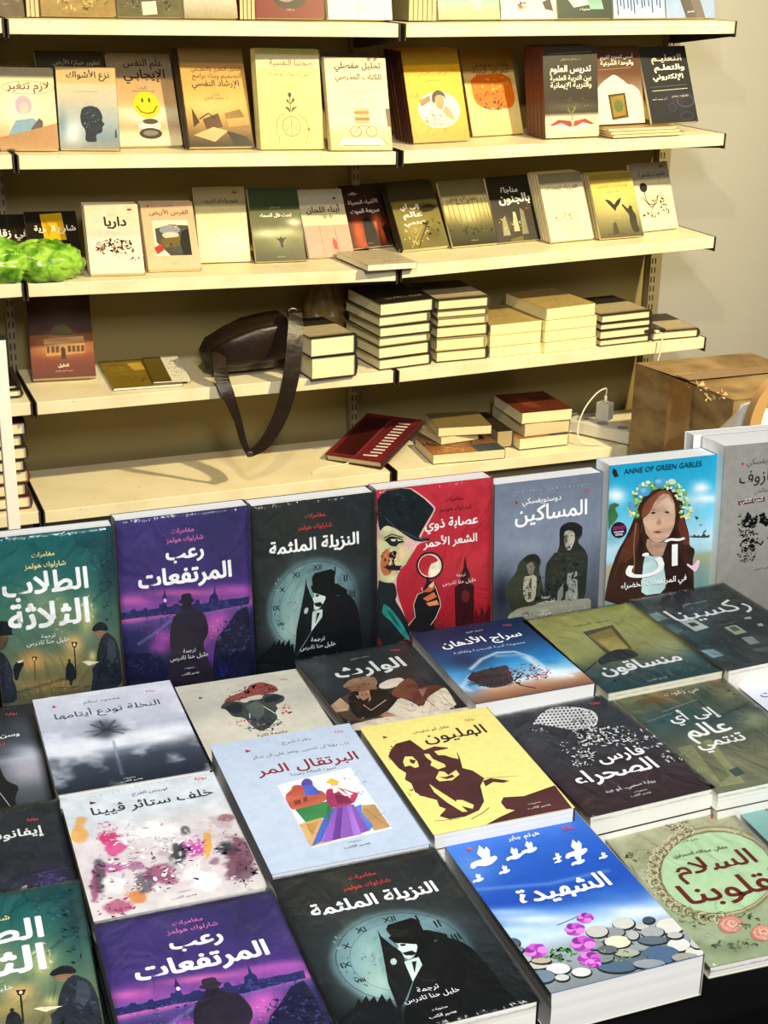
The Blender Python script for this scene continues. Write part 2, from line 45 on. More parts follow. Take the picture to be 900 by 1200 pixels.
'anne':{'res': (90,130),'noise': (.02,7,5),'stops': [(0,'#1e9cc4'),(.2,'#30aed4'),(.36,'#7cc8e2'),(.5,'#b8dce8'),(.58,'#a8d0d8'),(.61,'#a4a684'),(.75,'#9aa08a'),(.9,'#5f8f90'),(1,'#3c6a70')],'soft': [('g','#f2f8fa',.063,.181,.097,.007,.003,.045,1),('g','#f4f8fa',.866,.194,.087,.006,.003,.037,1),('g','#f0f6f8',.916,.262,.131,.01,.003,.028,.9),('g','#e6f0f4',.758,.269,.173,.013,.004,.047,.5),('g','#2f9ad0',.289,.436,.283,.023,.004,.056,.2),('g','#4f8f98',.038,.443,.084,.007,.002,.037,.4),('g','#4c8c94',.918,.753,.118,.01,.011,.116,.5)],'items': [('p','#3a4434',[.778,.492,.791,.476,.807,.489,.823,.471,.843,.49,.864,.48,.887,.495,.914,.472,.945,.496,.974,.486,.976,.51]),('p','#3a241c',[.024,.674,.098,.522,.17,.445,.227,.357,.276,.26,.328,.2,.437,.167,.551,.171,.654,.215,.702,.283,.725,.377,.777,.475,.782,.541,.843,.57,.821,.649,.843,.727,.861,.931,-.008,.849]),('p','#5a3024',[.153,.499,.231,.413,.282,.343,.304,.455,.255,.563,.187,.594,.102,.587]),('p','#6a3424',[.656,.409,.693,.338,.761,.464,.782,.541,.723,.527]),('p','#c8a48c',[.324,.346,.328,.301,.387,.241,.468,.201,.553,.203,.614,.258,.632,.333,.627,.407,.576,.477,.492,.5,.419,.483,.359,.432]),('p','#7a4630',[.31,.336,.318,.263,.385,.213,.481,.179,.566,.19,.614,.249,.554,.207,.482,.202,.417,.261,.392,.305,.345,.334]),('l','#a0604a',.0057,[.51,.191,.418,.28]),('l','#a0604a',.0043,[.481,.189,.382,.268]),('l','#8c5040',.0043,[.553,.198,.445,.268]),('p','#b08c76',[.365,.516,.375,.461,.434,.489,.506,.502,.562,.486,.566,.533,.541,.587,.441,.583]),('p','#5a3a30',[.392,.31,.42,.303,.449,.312,.421,.321]),('p','#5a3a30',[.52,.315,.555,.307,.591,.316,.556,.327]),('p','#8a6654',[.377,.293,.419,.287,.455,.299,.419,.294]),('p','#8a6654',[.511,.301,.553,.29,.597,.303,.554,.298]),('p','#b48870',[.454,.375,.479,.34,.503,.379,.497,.393,.462,.39]),('p','#8c4a44',[.422,.428,.472,.424,.518,.436,.473,.443]),('p','#b8d4d4',[.351,.608,.368,.558,.441,.583,.527,.586,.568,.655,.574,.818,.344,.816,.343,.702]),('p','#2a1a16',[.286,.603,.341,.57,.357,.506,.333,.458,.301,.418,.298,.567]),('p','#2e1c18',[.527,.586,.564,.514,.628,.426,.661,.466,.701,.601,.83,.745,.844,.9,.608,.878,.567,.722]),('l','#9a7850',.007,[.262,.36,.251,.507,.265,.601,.257,.694]),('k','#a8765c',.466,.357,.085,.007,.002,.023,18,.0071,301),('l','#6a3a28',.0056,[.191,.446,.128,.552,.08,.679]),('l','#6a3a28',.0056,[.246,.432,.199,.558,.165,.686]),('l','#522c20',.0058,[.72,.489,.759,.605,.8,.742]),('l','#7a4430',.0042,[.347,.265,.324,.346,.316,.419]),('p','#d8b8a0',[.472,.247,.555,.226,.602,.275,.613,.332,.563,.319,.517,.287]),('p','#b88e78',[.333,.365,.359,.432,.419,.479,.401,.426,.355,.386]),('p','#402820',[.399,.313,.42,.309,.438,.315,.421,.319]),('p','#402820',[.534,.316,.555,.312,.577,.319,.556,.323]),('e','#5a9a50',.269,.324,.018,.001,.001,.009),('e','#5a9a50',.278,.314,.014,.001,.001,.012),('e','#d8d890',.209,.31,.01,.001,.001,.009),('e','#d8d890',.247,.299,.012,.001,.0,.007),('e','#5a9a50',.259,.29,.019,.001,.001,.011),('e','#cfe0b0',.202,.278,.012,.001,.001,.008),('e','#d8d890',.195,.267,.019,.001,.001,.008),('e','#7fae5c',.197,.256,.017,.001,.001,.009),('e','#eef0d0',.262,.257,.013,.001,.001,.012),('e','#3f7f48',.203,.236,.019,.001,.0,.006),('e','#9ec878',.255,.239,.02,.001,.001,.011),('e','#eef0d0',.239,.225,.015,.001,.001,.008),('e','#cfe0b0',.249,.218,.013,.001,.001,.011),('e','#5a9a50',.29,.224,.015,.001,.001,.012),('e','#9ec878',.254,.2,.015,.001,.001,.008),('e','#cfe0b0',.221,.174,.011,.001,.001,.011),('e','#eef0d0',.259,.181,.013,.001,.001,.008),('e','#7fae5c',.259,.169,.017,.001,.001,.007),('e','#d8d890',.3,.182,.011,.001,.001,.008),('e','#3f7f48',.278,.154,.019,.001,.001,.007),('e','#7fae5c',.278,.139,.015,.001,.0,.007),('e','#7fae5c',.306,.146,.018,.001,.001,.012),('e','#7fae5c',.356,.179,.013,.001,.001,.007),('e','#d8d890',.333,.14,.02,.001,.001,.01),('e','#7fae5c',.338,.126,.017,.001,.001,.011),('e','#7fae5c',.375,.154,.014,.001,.001,.012),('e','#5a9a50',.385,.149,.014,.001,.001,.009),('e','#d8d890',.397,.145,.014,.001,.001,.008),('e','#cfe0b0',.417,.161,.015,.001,.001,.008),('e','#5a9a50',.43,.162,.018,.001,.001,.01),('e','#3f7f48',.427,.105,.01,.001,.001,.009),('e','#5a9a50',.451,.15,.011,.001,.001,.009),('e','#eef0d0',.462,.118,.017,.001,.001,.007),('e','#eef0d0',.477,.155,.015,.001,.001,.007),('e','#cfe0b0',.492,.143,.017,.001,.001,.009),('e','#cfe0b0',.503,.158,.01,.001,.001,.008),('e','#cfe0b0',.516,.159,.019,.001,.001,.009),('e','#7fae5c',.53,.161,.011,.001,.001,.012),('e','#3f7f48',.551,.148,.015,.001,.001,.011),('e','#d8d890',.568,.147,.018,.001,.001,.007),('e','#eef0d0',.572,.167,.012,.001,.001,.011),('e','#cfe0b0',.608,.146,.014,.001,.001,.01),('e','#9ec878',.617,.158,.014,.001,.001,.009),('e','#d8d890',.599,.191,.018,.001,.001,.008),('e','#eef0d0',.652,.167,.011,.001,.001,.012),('e','#9ec878',.668,.174,.012,.001,.001,.009),('e','#d8d890',.657,.195,.021,.002,.001,.01),('e','#cfe0b0',.628,.223,.018,.001,.001,.009),('e','#eef0d0',.667,.217,.021,.002,.001,.008),('e','#cfe0b0',.639,.238,.01,.001,.001,.011),('e','#d8d890',.654,.242,.019,.001,.001,.009),('e','#5a9a50',.67,.248,.02,.001,.001,.008),('e','#7fae5c',.716,.248,.019,.001,.001,.01),('e','#3f7f48',.732,.256,.015,.001,.001,.007),('e','#5a9a50',.73,.268,.016,.001,.001,.011),('e','#cfe0b0',.726,.278,.011,.001,.001,.007),('e','#5a9a50',.756,.288,.014,.001,.001,.008),('e','#3f7f48',.681,.298,.015,.001,.001,.008),('e','#eef0d0',.771,.31,.013,.001,.001,.009),('e','#5a9a50',.771,.322,.011,.001,.001,.012),('e','#7fae5c',.755,.331,.016,.001,.001,.009),('e','#d8d890',.76,.342,.015,.001,.001,.01),('e','#9ec878',.766,.354,.014,.001,.001,.011),('e','#d8d890',.713,.353,.017,.001,.001,.009),('e','#9ec878',.685,.355,.012,.001,.001,.009),('e','#3f7f48',.26,.325,.021,.002,.0,.006),('e','#9ec878',.271,.315,.013,.001,.001,.009),('e','#9ec878',.238,.308,.017,.001,.001,.009),('e','#eef0d0',.232,.299,.019,.001,.001,.008),('e','#d8d890',.206,.289,.017,.001,.001,.01),('e','#7fae5c',.22,.279,.016,.001,.001,.011),('e','#3f7f48',.203,.268,.013,.001,.001,.011),('e','#3f7f48',.203,.257,.017,.001,.001,.009),('e','#3f7f48',.255,.256,.014,.001,.001,.01),('e','#5a9a50',.268,.25,.017,.001,.001,.01),('e','#7fae5c',.225,.231,.02,.001,.001,.008),('e','#7fae5c',.233,.223,.017,.001,.001,.011),('e','#9ec878',.282,.23,.02,.002,.001,.007),('e','#7fae5c',.236,.204,.012,.001,.001,.011),('e','#3f7f48',.247,.197,.02,.002,.001,.011),('e','#d8d890',.238,.182,.019,.001,.0,.007),('e','#eef0d0',.295,.2,.017,.001,.001,.012),('e','#5a9a50',.311,.199,.012,.001,.001,.009),('e','#cfe0b0',.259,.155,.017,.001,.001,.011),('e','#9ec878',.31,.177,.014,.001,.001,.01),('e','#9ec878',.281,.141,.012,.001,.001,.008),('e','#3f7f48',.303,.144,.017,.001,.001,.012),('e','#eef0d0',.306,.13,.015,.001,.001,.012),('e','#eef0d0',.351,.159,.014,.001,.0,.006),('e','#3f7f48',.368,.163,.015,.001,.001,.009),('e','#eef0d0',.352,.122,.021,.001,.001,.01),('e','#5a9a50',.392,.16,.015,.001,.001,.012),('e','#7fae5c',.388,.129,.017,.001,.001,.008),('e','#7fae5c',.417,.161,.015,.001,.001,.01),('e','#3f7f48',.421,.136,.019,.001,.001,.007),('e','#7fae5c',.439,.151,.011,.001,.001,.007),('e','#3f7f48',.45,.141,.018,.001,.001,.009),('e','#7fae5c',.461,.107,.01,.001,.001,.008),('e','#cfe0b0',.478,.121,.01,.001,.001,.008),('e','#5a9a50',.49,.162,.02,.001,.001,.01),('e','#9ec878',.508,.134,.018,.001,.001,.01),('e','#cfe0b0',.524,.135,.02,.001,.001,.01),('e','#9ec878',.537,.144,.01,.001,.001,.011),('e','#eef0d0',.539,.171,.012,.001,.001,.011),('e','#5a9a50',.563,.157,.014,.001,.001,.007),('e','#3f7f48',.592,.14,.014,.001,.001,.01),('e','#7fae5c',.606,.148,.012,.001,.001,.007),('e','#7fae5c',.626,.149,.02,.001,.001,.007),('e','#cfe0b0',.64,.157,.011,.001,.001,.007),('e','#5a9a50',.633,.18,.013,.001,.001,.01),('e','#9ec878',.637,.193,.016,.001,.001,.011),('e','#9ec878',.646,.201,.018,.001,.001,.012),('e','#eef0d0',.691,.193,.014,.001,.001,.007),('e','#cfe0b0',.671,.215,.011,.001,.001,.01),('e','#7fae5c',.711,.213,.021,.002,.001,.011),('e','#9ec878',.679,.235,.01,.001,.001,.01),('e','#d8d890',.673,.247,.019,.001,.001,.01),('e','#eef0d0',.726,.246,.017,.001,.001,.008),('e','#cfe0b0',.737,.256,.02,.002,.001,.011),('e','#9ec878',.726,.268,.011,.001,.001,.008),('e','#7fae5c',.714,.279,.021,.002,.001,.008),('e','#3f7f48',.676,.29,.016,.001,.001,.01),('e','#cfe0b0',.698,.298,.018,.001,.001,.008),('e','#cfe0b0',.734,.308,.018,.001,.001,.007),('e','#d8d890',.772,.322,.02,.001,.001,.011),('e','#cfe0b0',.683,.322,.017,.001,.001,.01),('e','#9ec878',.677,.329,.021,.002,.001,.007),('e','#cfe0b0',.742,.35,.014,.001,.001,.012),('e','#d8d890',.744,.361,.022,.002,.001,.011),('e','#eef0d0',.73,.367,.011,.001,.001,.009),('e','#4a9ed0',.319,.172,.059,.004,.002,.031),('e','#4f9ed4',.463,.128,.057,.004,.002,.027),('e','#5a9ac8',.213,.255,.031,.002,.002,.027),('e','#86bce0',.448,.122,.028,.002,.001,.013),('e','#7ab8dc',.311,.167,.028,.002,.001,.014),('e','#c8dcc0',.576,.134,.037,.003,.002,.018),('p','#3d6a3a',[-.003,.23,.051,.22,.101,.238,.053,.252,.091,.301,.072,.327,.019,.359,.007,.395]),('e','#30182c',.101,.388,.073,.006,.003,.048),('t','#c03a7a','SERIES',.1,.375,.11,.01),('t','#f4f4f0','ORIGINAL',.102,.4,.097,.01),('t','#f4f4f0','SERIES',.103,.416,.069,.01),('p','#f0c8d8',[.825,.697,.756,.657,.77,.649,.816,.672,.863,.633,.886,.64,.876,.691,.839,.712]),('p','#3a4a44',[.816,.357,.851,.373,.84,.382,.822,.371]),('p','#3a4a44',[.899,.466,.931,.448,.928,.464,.907,.471]),('p','#3a4a44',[.865,.412,.89,.418,.873,.423]),('p','#2a1e1c',[.025,.012,.053,.027,.076,.064,.042,.067,.019,.038]),('t','#1c4c64','ANNE OF GREEN GABLES',.488,.041,.725,.012),('t','#f4f4f0','ﻥﺁ',.456,.589,.552,.008,.5),('t','#f4f4f0','ﺀﺍﺮﻀﺨﻟﺍ ﺕﺎﻌﻔﺗﺮﻤﻟﺍ ﻲﻓ',.453,.745,.625,.018),('t','#d8d8d0','ﻱﺮﻤﻐﺘﻧﻮﻣ ﺩﻮﻣ ﻲﺳﻮﻟ',.453,.84,.427,0)]},
'rgrey':{'res': (40,60),'noise': (.05,14,6),'stops': [(0,'#96948c'),(.5,'#9e9c92'),(1,'#8c8a80')],'soft': [],'items': [('d','#5a5a56',[.158,.042,.358,.038],6,.0039),('p','#b03038',[.151,.098,.182,.11,.154,.118]),('t','#3c3c3a','ﻲﻜﺴﻔﻳﻮﺘﺳﻭﺩ',.367,.11,.338,.006),('t','#2c2c2c','ﻑﻭﺯﺎﻣﺍﺭﺎﻛ',.403,.196,.522,.012),('t','#3c3c3a','ﻲﻤﻟﺎﻌﻟﺍ ﺓﻮﺧﻷﺍ',.412,.273,.262,.0),('p','#5c4040',[.145,.319,.379,.309,.382,.335,.148,.342]),('t','#f4f4f0','ﻲﻧﺎﺜﻟﺍ ﺀﺰﺠﻟﺍ',.263,.325,.195,0),('k','#181a1a',.26,.442,.073,.005,.004,.039,40,.0344,1),('k','#181a1a',.404,.436,.06,.004,.004,.03,40,.0346,2),('k','#1e2020',.268,.512,.08,.006,.003,.026,30,.0239,3),('k','#181a1a',.262,.581,.073,.006,.004,.039,44,.0266,4),('k','#2a2a28',.256,.641,.08,.006,.004,.04,40,.0186,5),('k','#2a2a28',.176,.445,.033,.002,.006,.061,16,.0158,6),('k','#1c1c1c',.354,.57,.04,.003,.002,.022,20,.0214,7),('k','#2c2c2a',.503,.599,.054,.004,.013,.106,30,.027,8),('t','#3c3c3a','ﻲﺑﻭﺭﺪﻟﺍ ﻲﻣﺎﺳ ﺔﻤﺟﺮﺗ',.438,.726,.212,0)]},
'was':{'res': (90,130),'noise': (.06,6,7),'stops': [(0,'#1d2126'),(.25,'#2b3038'),(.5,'#4c525e'),(.56,'#b0b6c0'),(.7,'#8d929c'),(.85,'#5a6068'),(1,'#3a4048')],'soft': [('g','#d0d4dc',.908,.511,.151,.032,-.01,.073,.7),('g','#e0c8d0',.867,.698,.098,.021,-.012,.093,.4),('g','#14181c',.58,.733,.129,.027,-.025,.275,.9),('g','#4c5664',.871,.244,.104,.022,-.013,.104,.5)],'items': [('d','#c8c8c8',[.761,.03,.862,.023],5,.0035),('t','#e04850','ﺔﻳﺍﻭﺭ',.827,.088,.086,.01),('t','#f4f4f0','ﻦﺳﻭ',.792,.32,.139,.02),('t','#c04850','ﺔﻳﺍﻭﺭ',.681,.387,.137,.01),('p','#14181c',[.523,1.013,.591,.617,.682,.538,.7,.687,.725,.763,.801,.826,.756,.93,.764,.998]),('l','#d8d8d8',.0032,[.64,.792,.717,.988])]},
'nakhla':{'res': (110,150),'noise': (.07,7,8),'stops': [(0,'#d6d8e2'),(.25,'#c9ccd8'),(.45,'#b8bccb'),(.55,'#eceef4'),(.62,'#e4e8f0'),(.68,'#6a7482'),(.75,'#3c4652'),(.9,'#28323e'),(1,'#1e2630')],'soft': [('g','#3a3e48',.429,.449,.048,.012,-.02,.092,1),('g','#484c56',.436,.418,.097,.024,-.011,.052,.8),('g','#4a4e58',.371,.483,.096,.024,-.008,.035,.7),('g','#50545e',.511,.463,.097,.024,-.006,.026,.7),('g','#565a66',.396,.367,.049,.012,-.008,.036,.7),('g','#60646e',.51,.395,.049,.012,-.008,.036,.6),('s','#2c3038',[.429,.449,.344,.368],.0081,.9),('s','#2c3038',[.429,.449,.344,.489],.0081,.9),('s','#2c3038',[.429,.449,.54,.416],.0081,.9),('s','#2c3038',[.429,.449,.535,.509],.0081,.9),('s','#2c3038',[.429,.449,.41,.343],.0081,.9),('s','#2c3038',[.429,.449,.51,.359],.0081,.9),('s','#2c3038',[.429,.449,.297,.432],.0065,.8),('s','#2c3038',[.429,.449,.594,.478],.0065,.7),('s','#8a90a0',[.453,.569,.44,.758],.008,.9),('s','#6a7482',[.44,.758,.433,.904],.0125,.7),('g','#3a4450',.897,.69,.191,.047,-.021,.073,.9),('g','#50586a',.163,.69,.186,.046,-.006,.029,.6),('g','#ffffff',.766,.606,.176,.043,-.016,.06,.8),('g','#f8faff',.172,.642,.188,.046,-.008,.039,.7),('n','#eef0f6',5,.55,.5,3)],'items': [('d','#8a8c98',[.13,.048,.181,.052],3,.0033),('d','#a04850',[.304,.053,.731,.061],16,.0025),('t','#c83038','ﺔﻳﺍﻭﺭ',.828,.091,.068,.025),('p','#b02c34',[.125,.096,.155,.121,.122,.13]),('t','#3a3c48','ﻢﻟﺎﺳ ﺩﻮﻤﺤﻣ',.47,.122,.262,0),('t','#3a3c46','ﺎﻬﻣﺎﺘﻳﺃ ﻉﺩﻮﺗ ﺔﻠﺨﻨﻟﺍ',.489,.236,.744,.01),('t','#f4f4f0','ﺕﺍﺭﻮﺸﻨﻣ',.471,.949,.08,0),('t','#f4f4f0','ﺐﺘﻜﻟﺍ ﺮﻴﺼﻋ',.481,.975,.143,0)]},
'skull':{'res': (90,130),'noise': (.05,8,9),'stops': [(0,'#cdc8b6'),(.3,'#c4bfae'),(.5,'#d8d2be'),(1,'#ccc6b2')],'soft': [('g','#b4b0a4',.084,.29,.127,.03,-.043,.125,.6),('g','#b8b4a8',.925,.372,.101,.023,-.057,.125,.6),('g','#e2dcc6',.361,.531,.278,.065,-.046,.118,.6)],'items': [('d','#7a6a58',[.154,.088,.79,.092],20,.0036),('p','#3a3028',[.145,.15,.172,.17,.135,.177]),('t','#b83a3a','ﺔﻳﺍﻭﺭ',.86,.101,.061,.025),('k','#3a3a38',.405,.135,.087,.02,-.008,.022,10,.0175,9),('p','#8a4640',[.321,.232,.38,.199,.521,.162,.576,.103,.678,.09,.762,.158,.769,.219,.697,.238,.558,.229,.422,.255,.309,.264]),('k','#6a302c',.627,.174,.131,.03,-.025,.061,50,.0321,10),('k','#94524a',.434,.223,.101,.023,-.015,.038,24,.0231,11),('p','#3c443e',[.254,.308,.313,.253,.403,.262,.467,.3,.508,.275,.598,.285,.634,.235,.726,.244,.785,.293,.755,.344,.673,.371,.681,.406,.638,.453,.638,.508,.556,.576,.476,.621,.429,.589,.41,.52,.392,.451,.312,.421,.296,.34]),('p','#242a28',[.294,.305,.395,.283,.444,.318,.416,.39,.337,.394,.296,.34]),('p','#20262a',[.617,.277,.72,.259,.766,.3,.705,.332,.61,.333]),('p','#58625a',[.458,.321,.561,.299,.587,.351,.556,.445,.482,.494,.45,.42]),('l','#e8e4d8',.0071,[.581,.365,.636,.459]),('l','#e8e4d8',.0056,[.449,.415,.433,.465]),('k','#3c4850',.508,.543,.125,.029,-.029,.071,60,.0195,12),('k','#c86040',.722,.438,.057,.013,-.023,.053,30,.0227,13),('k','#c87850',.341,.504,.084,.019,-.018,.048,26,.0223,14),('k','#2c3434',.46,.586,.097,.023,-.017,.043,30,.0166,15),('k','#d09068',.462,.543,.056,.013,-.011,.028,10,.0223,16),('k','#56605a',.489,.362,.071,.016,-.041,.103,26,.0171,351),('k','#1c2224',.361,.332,.071,.016,-.019,.05,20,.0171,352),('k','#2a3030',.695,.318,.072,.017,-.019,.046,20,.0173,353),('k','#6c746c',.548,.33,.057,.013,-.017,.042,12,.0143,354),('k','#3c4c54',.474,.514,.084,.019,-.024,.06,40,.0196,355),('k','#28343a',.564,.556,.098,.023,-.025,.059,40,.0195,356),('t','#4a443c','ﺔﻴﻧﺎﺛ ﺔﻤﺤﻠﻣ',.528,.659,.238,.008)]},
'warith':{'res': (90,130),'noise': (.1,12,10),'stops': [(0,'#35383a'),(.3,'#303436'),(.6,'#2a2c2c'),(1,'#241f1c')],'soft': [('g','#6a6e70',.116,.094,.143,.041,-.04,.075,.4),('g','#4c5254',.945,.36,.112,.032,-.127,.195,.5),('g','#50585a',.061,.332,.093,.027,-.077,.143,.4)],'items': [('p','#5c4a3a',[-.031,.598,.094,.53,.238,.464,.313,.458,.456,.58,.426,.831,.068,.791,-.037,.673]),('p','#c8a888',[-.052,.605,.115,.509,.132,.619,.092,.659,-.01,.655]),('p','#241c18',[.181,.501,.326,.435,.482,.507,.518,.625,.391,.745,.241,.791,.116,.767,.107,.663]),('p','#a88468',[.202,.386,.296,.33,.427,.325,.498,.36,.474,.436,.412,.473,.28,.422,.204,.414]),('p','#8a644c',[.218,.404,.347,.4,.446,.448,.436,.494,.235,.469]),('p','#c09470',[.281,.482,.368,.488,.322,.595,.25,.627,.239,.571]),('l','#d8c0a8',.0076,[.242,.519,.237,.649,.256,.706]),('l','#d8c0a8',.0075,[.256,.706,.429,.626]),('p','#e8dcc8',[.451,.485,.487,.44,.578,.411,.686,.414,.696,.472,.628,.508,.498,.512]),('p','#7a4836',[.501,.566,.657,.461,.749,.432,.767,.52,.686,.673,.589,.685,.51,.609]),('p','#e8dcc4',[.292,.793,.433,.706,.534,.629,.589,.685,.63,.788,.762,.669,.93,.609,.938,.652,.886,.862,.499,.827,.346,.846]),('p','#6a3c2e',[.611,.678,.76,.56,.915,.577,.93,.609,.732,.687,.615,.784]),('p','#a0745c',[.73,.578,.799,.585,.702,.678]),('p','#b08468',[.283,.778,.354,.747,.403,.812,.341,.827]),('l','#b8a890',.006,[.493,.723,.542,.814]),('l','#a89078',.0062,[.854,.668,.856,.827]),('p','#e8dcc4',[.006,.81,.271,.799,.499,.827,.901,.866,1.007,.871,.888,1.065,.014,.886]),('k','#5c4434',.231,.569,.091,.026,-.079,.136,30,.0213,311),('k','#d8b894',.303,.537,.046,.013,-.04,.069,8,.0153,312),('k','#8a6a50',.361,.376,.125,.036,-.033,.057,26,.0187,313),('k','#5a4030',.347,.4,.109,.031,-.019,.033,14,.0186,314),('k','#f4ecdc',.644,.766,.181,.052,-.057,.088,24,.0272,315),('k','#b8a488',.674,.775,.166,.048,-.057,.087,20,.0181,316),('k','#4a2c20',.653,.583,.092,.027,-.043,.069,22,.0185,317),('k','#9a6850',.651,.528,.077,.022,-.044,.069,16,.0155,318),('k','#c8b498',.154,.791,.177,.051,-.02,.034,14,.0207,319),('l','#f0e8d8',.0075,[.42,.728,.469,.819]),('l','#8c7058',.0061,[.718,.709,.736,.844]),('l','#f4ecdc',.0093,[.854,.641,.825,.792,.856,.853]),('e','#b08468',.289,.546,.04,.011,-.035,.059),('p','#2c1c14',[.247,.547,.262,.591,.323,.564,.279,.622,.229,.634,.225,.594]),('e','#3a2418',.287,.527,.006,.002,-.004,.007),('e','#3a2418',.321,.531,.006,.002,-.004,.007),('t','#f4f4f0','ﺙﺭﺍﻮﻟﺍ',.516,.251,.602,.028),('t','#c8c8c8','ﻱﻭﺎﻴﺣ ﺪﻤﺤﻣ',.51,.104,.166,0),('d','#a8a8a0',[.066,.05,.794,.056],18,.0032),('t','#d04848','ﺔﻳﺍﻭﺭ',.837,.086,.079,.025)]},
'siraj':{'res': (100,120),'noise': (.05,8,11),'stops': [(0,'#16233f'),(.25,'#1b3358'),(.45,'#245a8c'),(.6,'#3c9ad0'),(.75,'#8cc8e8'),(.82,'#d8ecf4'),(.86,'#c8a084'),(.93,'#a87858'),(1,'#7c5440')],'soft': [('g','#2878b4',.096,.766,.093,.026,-.087,.154,.7),('g','#10182c',.213,.493,.176,.05,-.061,.109,.6),('s','#dce8f0',[.2,.583,.349,.483,.511,.432,.65,.455,.737,.56,.757,.708,.817,.848],.0159,.8),('s','#b8d8ec',[.486,.474,.657,.505,.71,.664],.0227,.6),('s','#f4f8fa',[.705,.551,.724,.761,.88,.866],.0259,.85),('s','#e4f0f6',[.155,.662,.02,.774,.053,.842],.022,.5),('g','#eef6fa',.802,.814,.111,.031,-.044,.067,.9),('g','#3a90cc',.575,.515,.065,.018,-.023,.038,.8),('g','#1a6cb0',.861,.546,.13,.037,-.07,.11,.6),('g','#2f88b8',.832,.651,.048,.014,-.017,.027,.7)],'items': [('p','#3a3434',[.116,.682,.17,.636,.271,.618,.406,.609,.502,.605,.454,.716,.438,.802,.353,.853,.225,.855,.151,.796,.109,.71]),('k','#2e2c2c',.289,.715,.165,.046,-.076,.13,110,.022,17),('k','#8a3a34',.588,.738,.174,.049,-.062,.099,120,.0206,18),('k','#54302c',.47,.751,.11,.031,-.057,.094,60,.0189,341),('k','#1c2428',.219,.741,.141,.04,-.054,.093,50,.0188,342),('k','#a04a40',.644,.769,.095,.027,-.039,.062,40,.0253,19),('k','#4a3a34',.407,.793,.078,.022,-.037,.062,26,.0282,20),('l','#3a2c28',.0142,[.549,.742,.43,.815,.446,.879,.534,.942]),('l','#4a3830',.0078,[.422,.828,.345,.865]),('d','#8aa0c0',[.153,.031,.85,.027],22,.0033),('t','#d04848','ﺔﻳﺍﻭﺭ',.81,.086,.074,.025),('t','#d0d8e8','ﻱﺯﻮﻓ ﺪﻤﺤﻣ',.499,.104,.154,0),('t','#f4f4f0','ﻥﺎﻫﺫﻷﺍ ﺝﺍﺮﺳ',.49,.238,.703,.026),('t','#c8d4e4','ﺔﻴﻓﺎﻘﺛﻭ ﺔﻴﺼﺼﻗ ﺔﻴﺑﺩﺃ ﺔﻋﻮﻤﺠﻣ',.492,.352,.621,.0),('t','#e8d8c8','ﺐﺘﻜﻟﺍ ﺮﻴﺼﻋ',.507,1.014,.143,0)]},
'mun':{'res': (90,130),'noise': (.06,8,12),'stops': [(0,'#a8aa62'),(.3,'#9ea05c'),(.55,'#8c9058'),(.68,'#5c6a50'),(.8,'#3c5254'),(.92,'#2c4648'),(1,'#243c40')],'soft': [('g','#c0c07c',.481,.308,.265,.078,-.113,.144,.6),('g','#b4b66c',.036,.519,.199,.059,-.088,.117,.6),('g','#c8c890',.795,.631,.173,.051,-.093,.108,.5),('g','#34484a',.221,.815,.305,.09,-.081,.102,.6)],'items': [('p','#5a5436',[.348,.269,.639,.247,.557,.572,.406,.584,.32,.603]),('p','#8a7a40',[.357,.319,.593,.282,.529,.541,.363,.571]),('p','#b0a058',[.378,.394,.561,.39,.536,.555,.379,.565]),('p','#2a3030',[.356,.558,.456,.543,.546,.586,.548,.67,.398,.68,.282,.673,.177,.696,.2,.622]),('k','#8c9058',.796,.281,.209,.061,-.08,.097,16,.0299,381),('k','#4a5a50',.664,.866,.336,.099,-.11,.127,40,.0336,382),('k','#2c4448',.213,.992,.326,.097,-.066,.081,40,.0326,383),('l','#2a3030',.0141,[.183,.644,.015,.728]),('d','#6c6c40',[.103,.09,.804,.086],12,.003),('t','#4c4c38','ﺪﻴﻌﺴﻟﺍ ﺪﻤﺤﻣ',.49,.179,.324,0),('t','#f4f4f0','ﻥﻮﻗﺎﺴﻨﻣ',.468,.766,.705,.03),('t','#c8d0c8','ﺐﺘﻜﻟﺍ ﺮﻴﺼﻋ',.458,.952,.169,0)]},
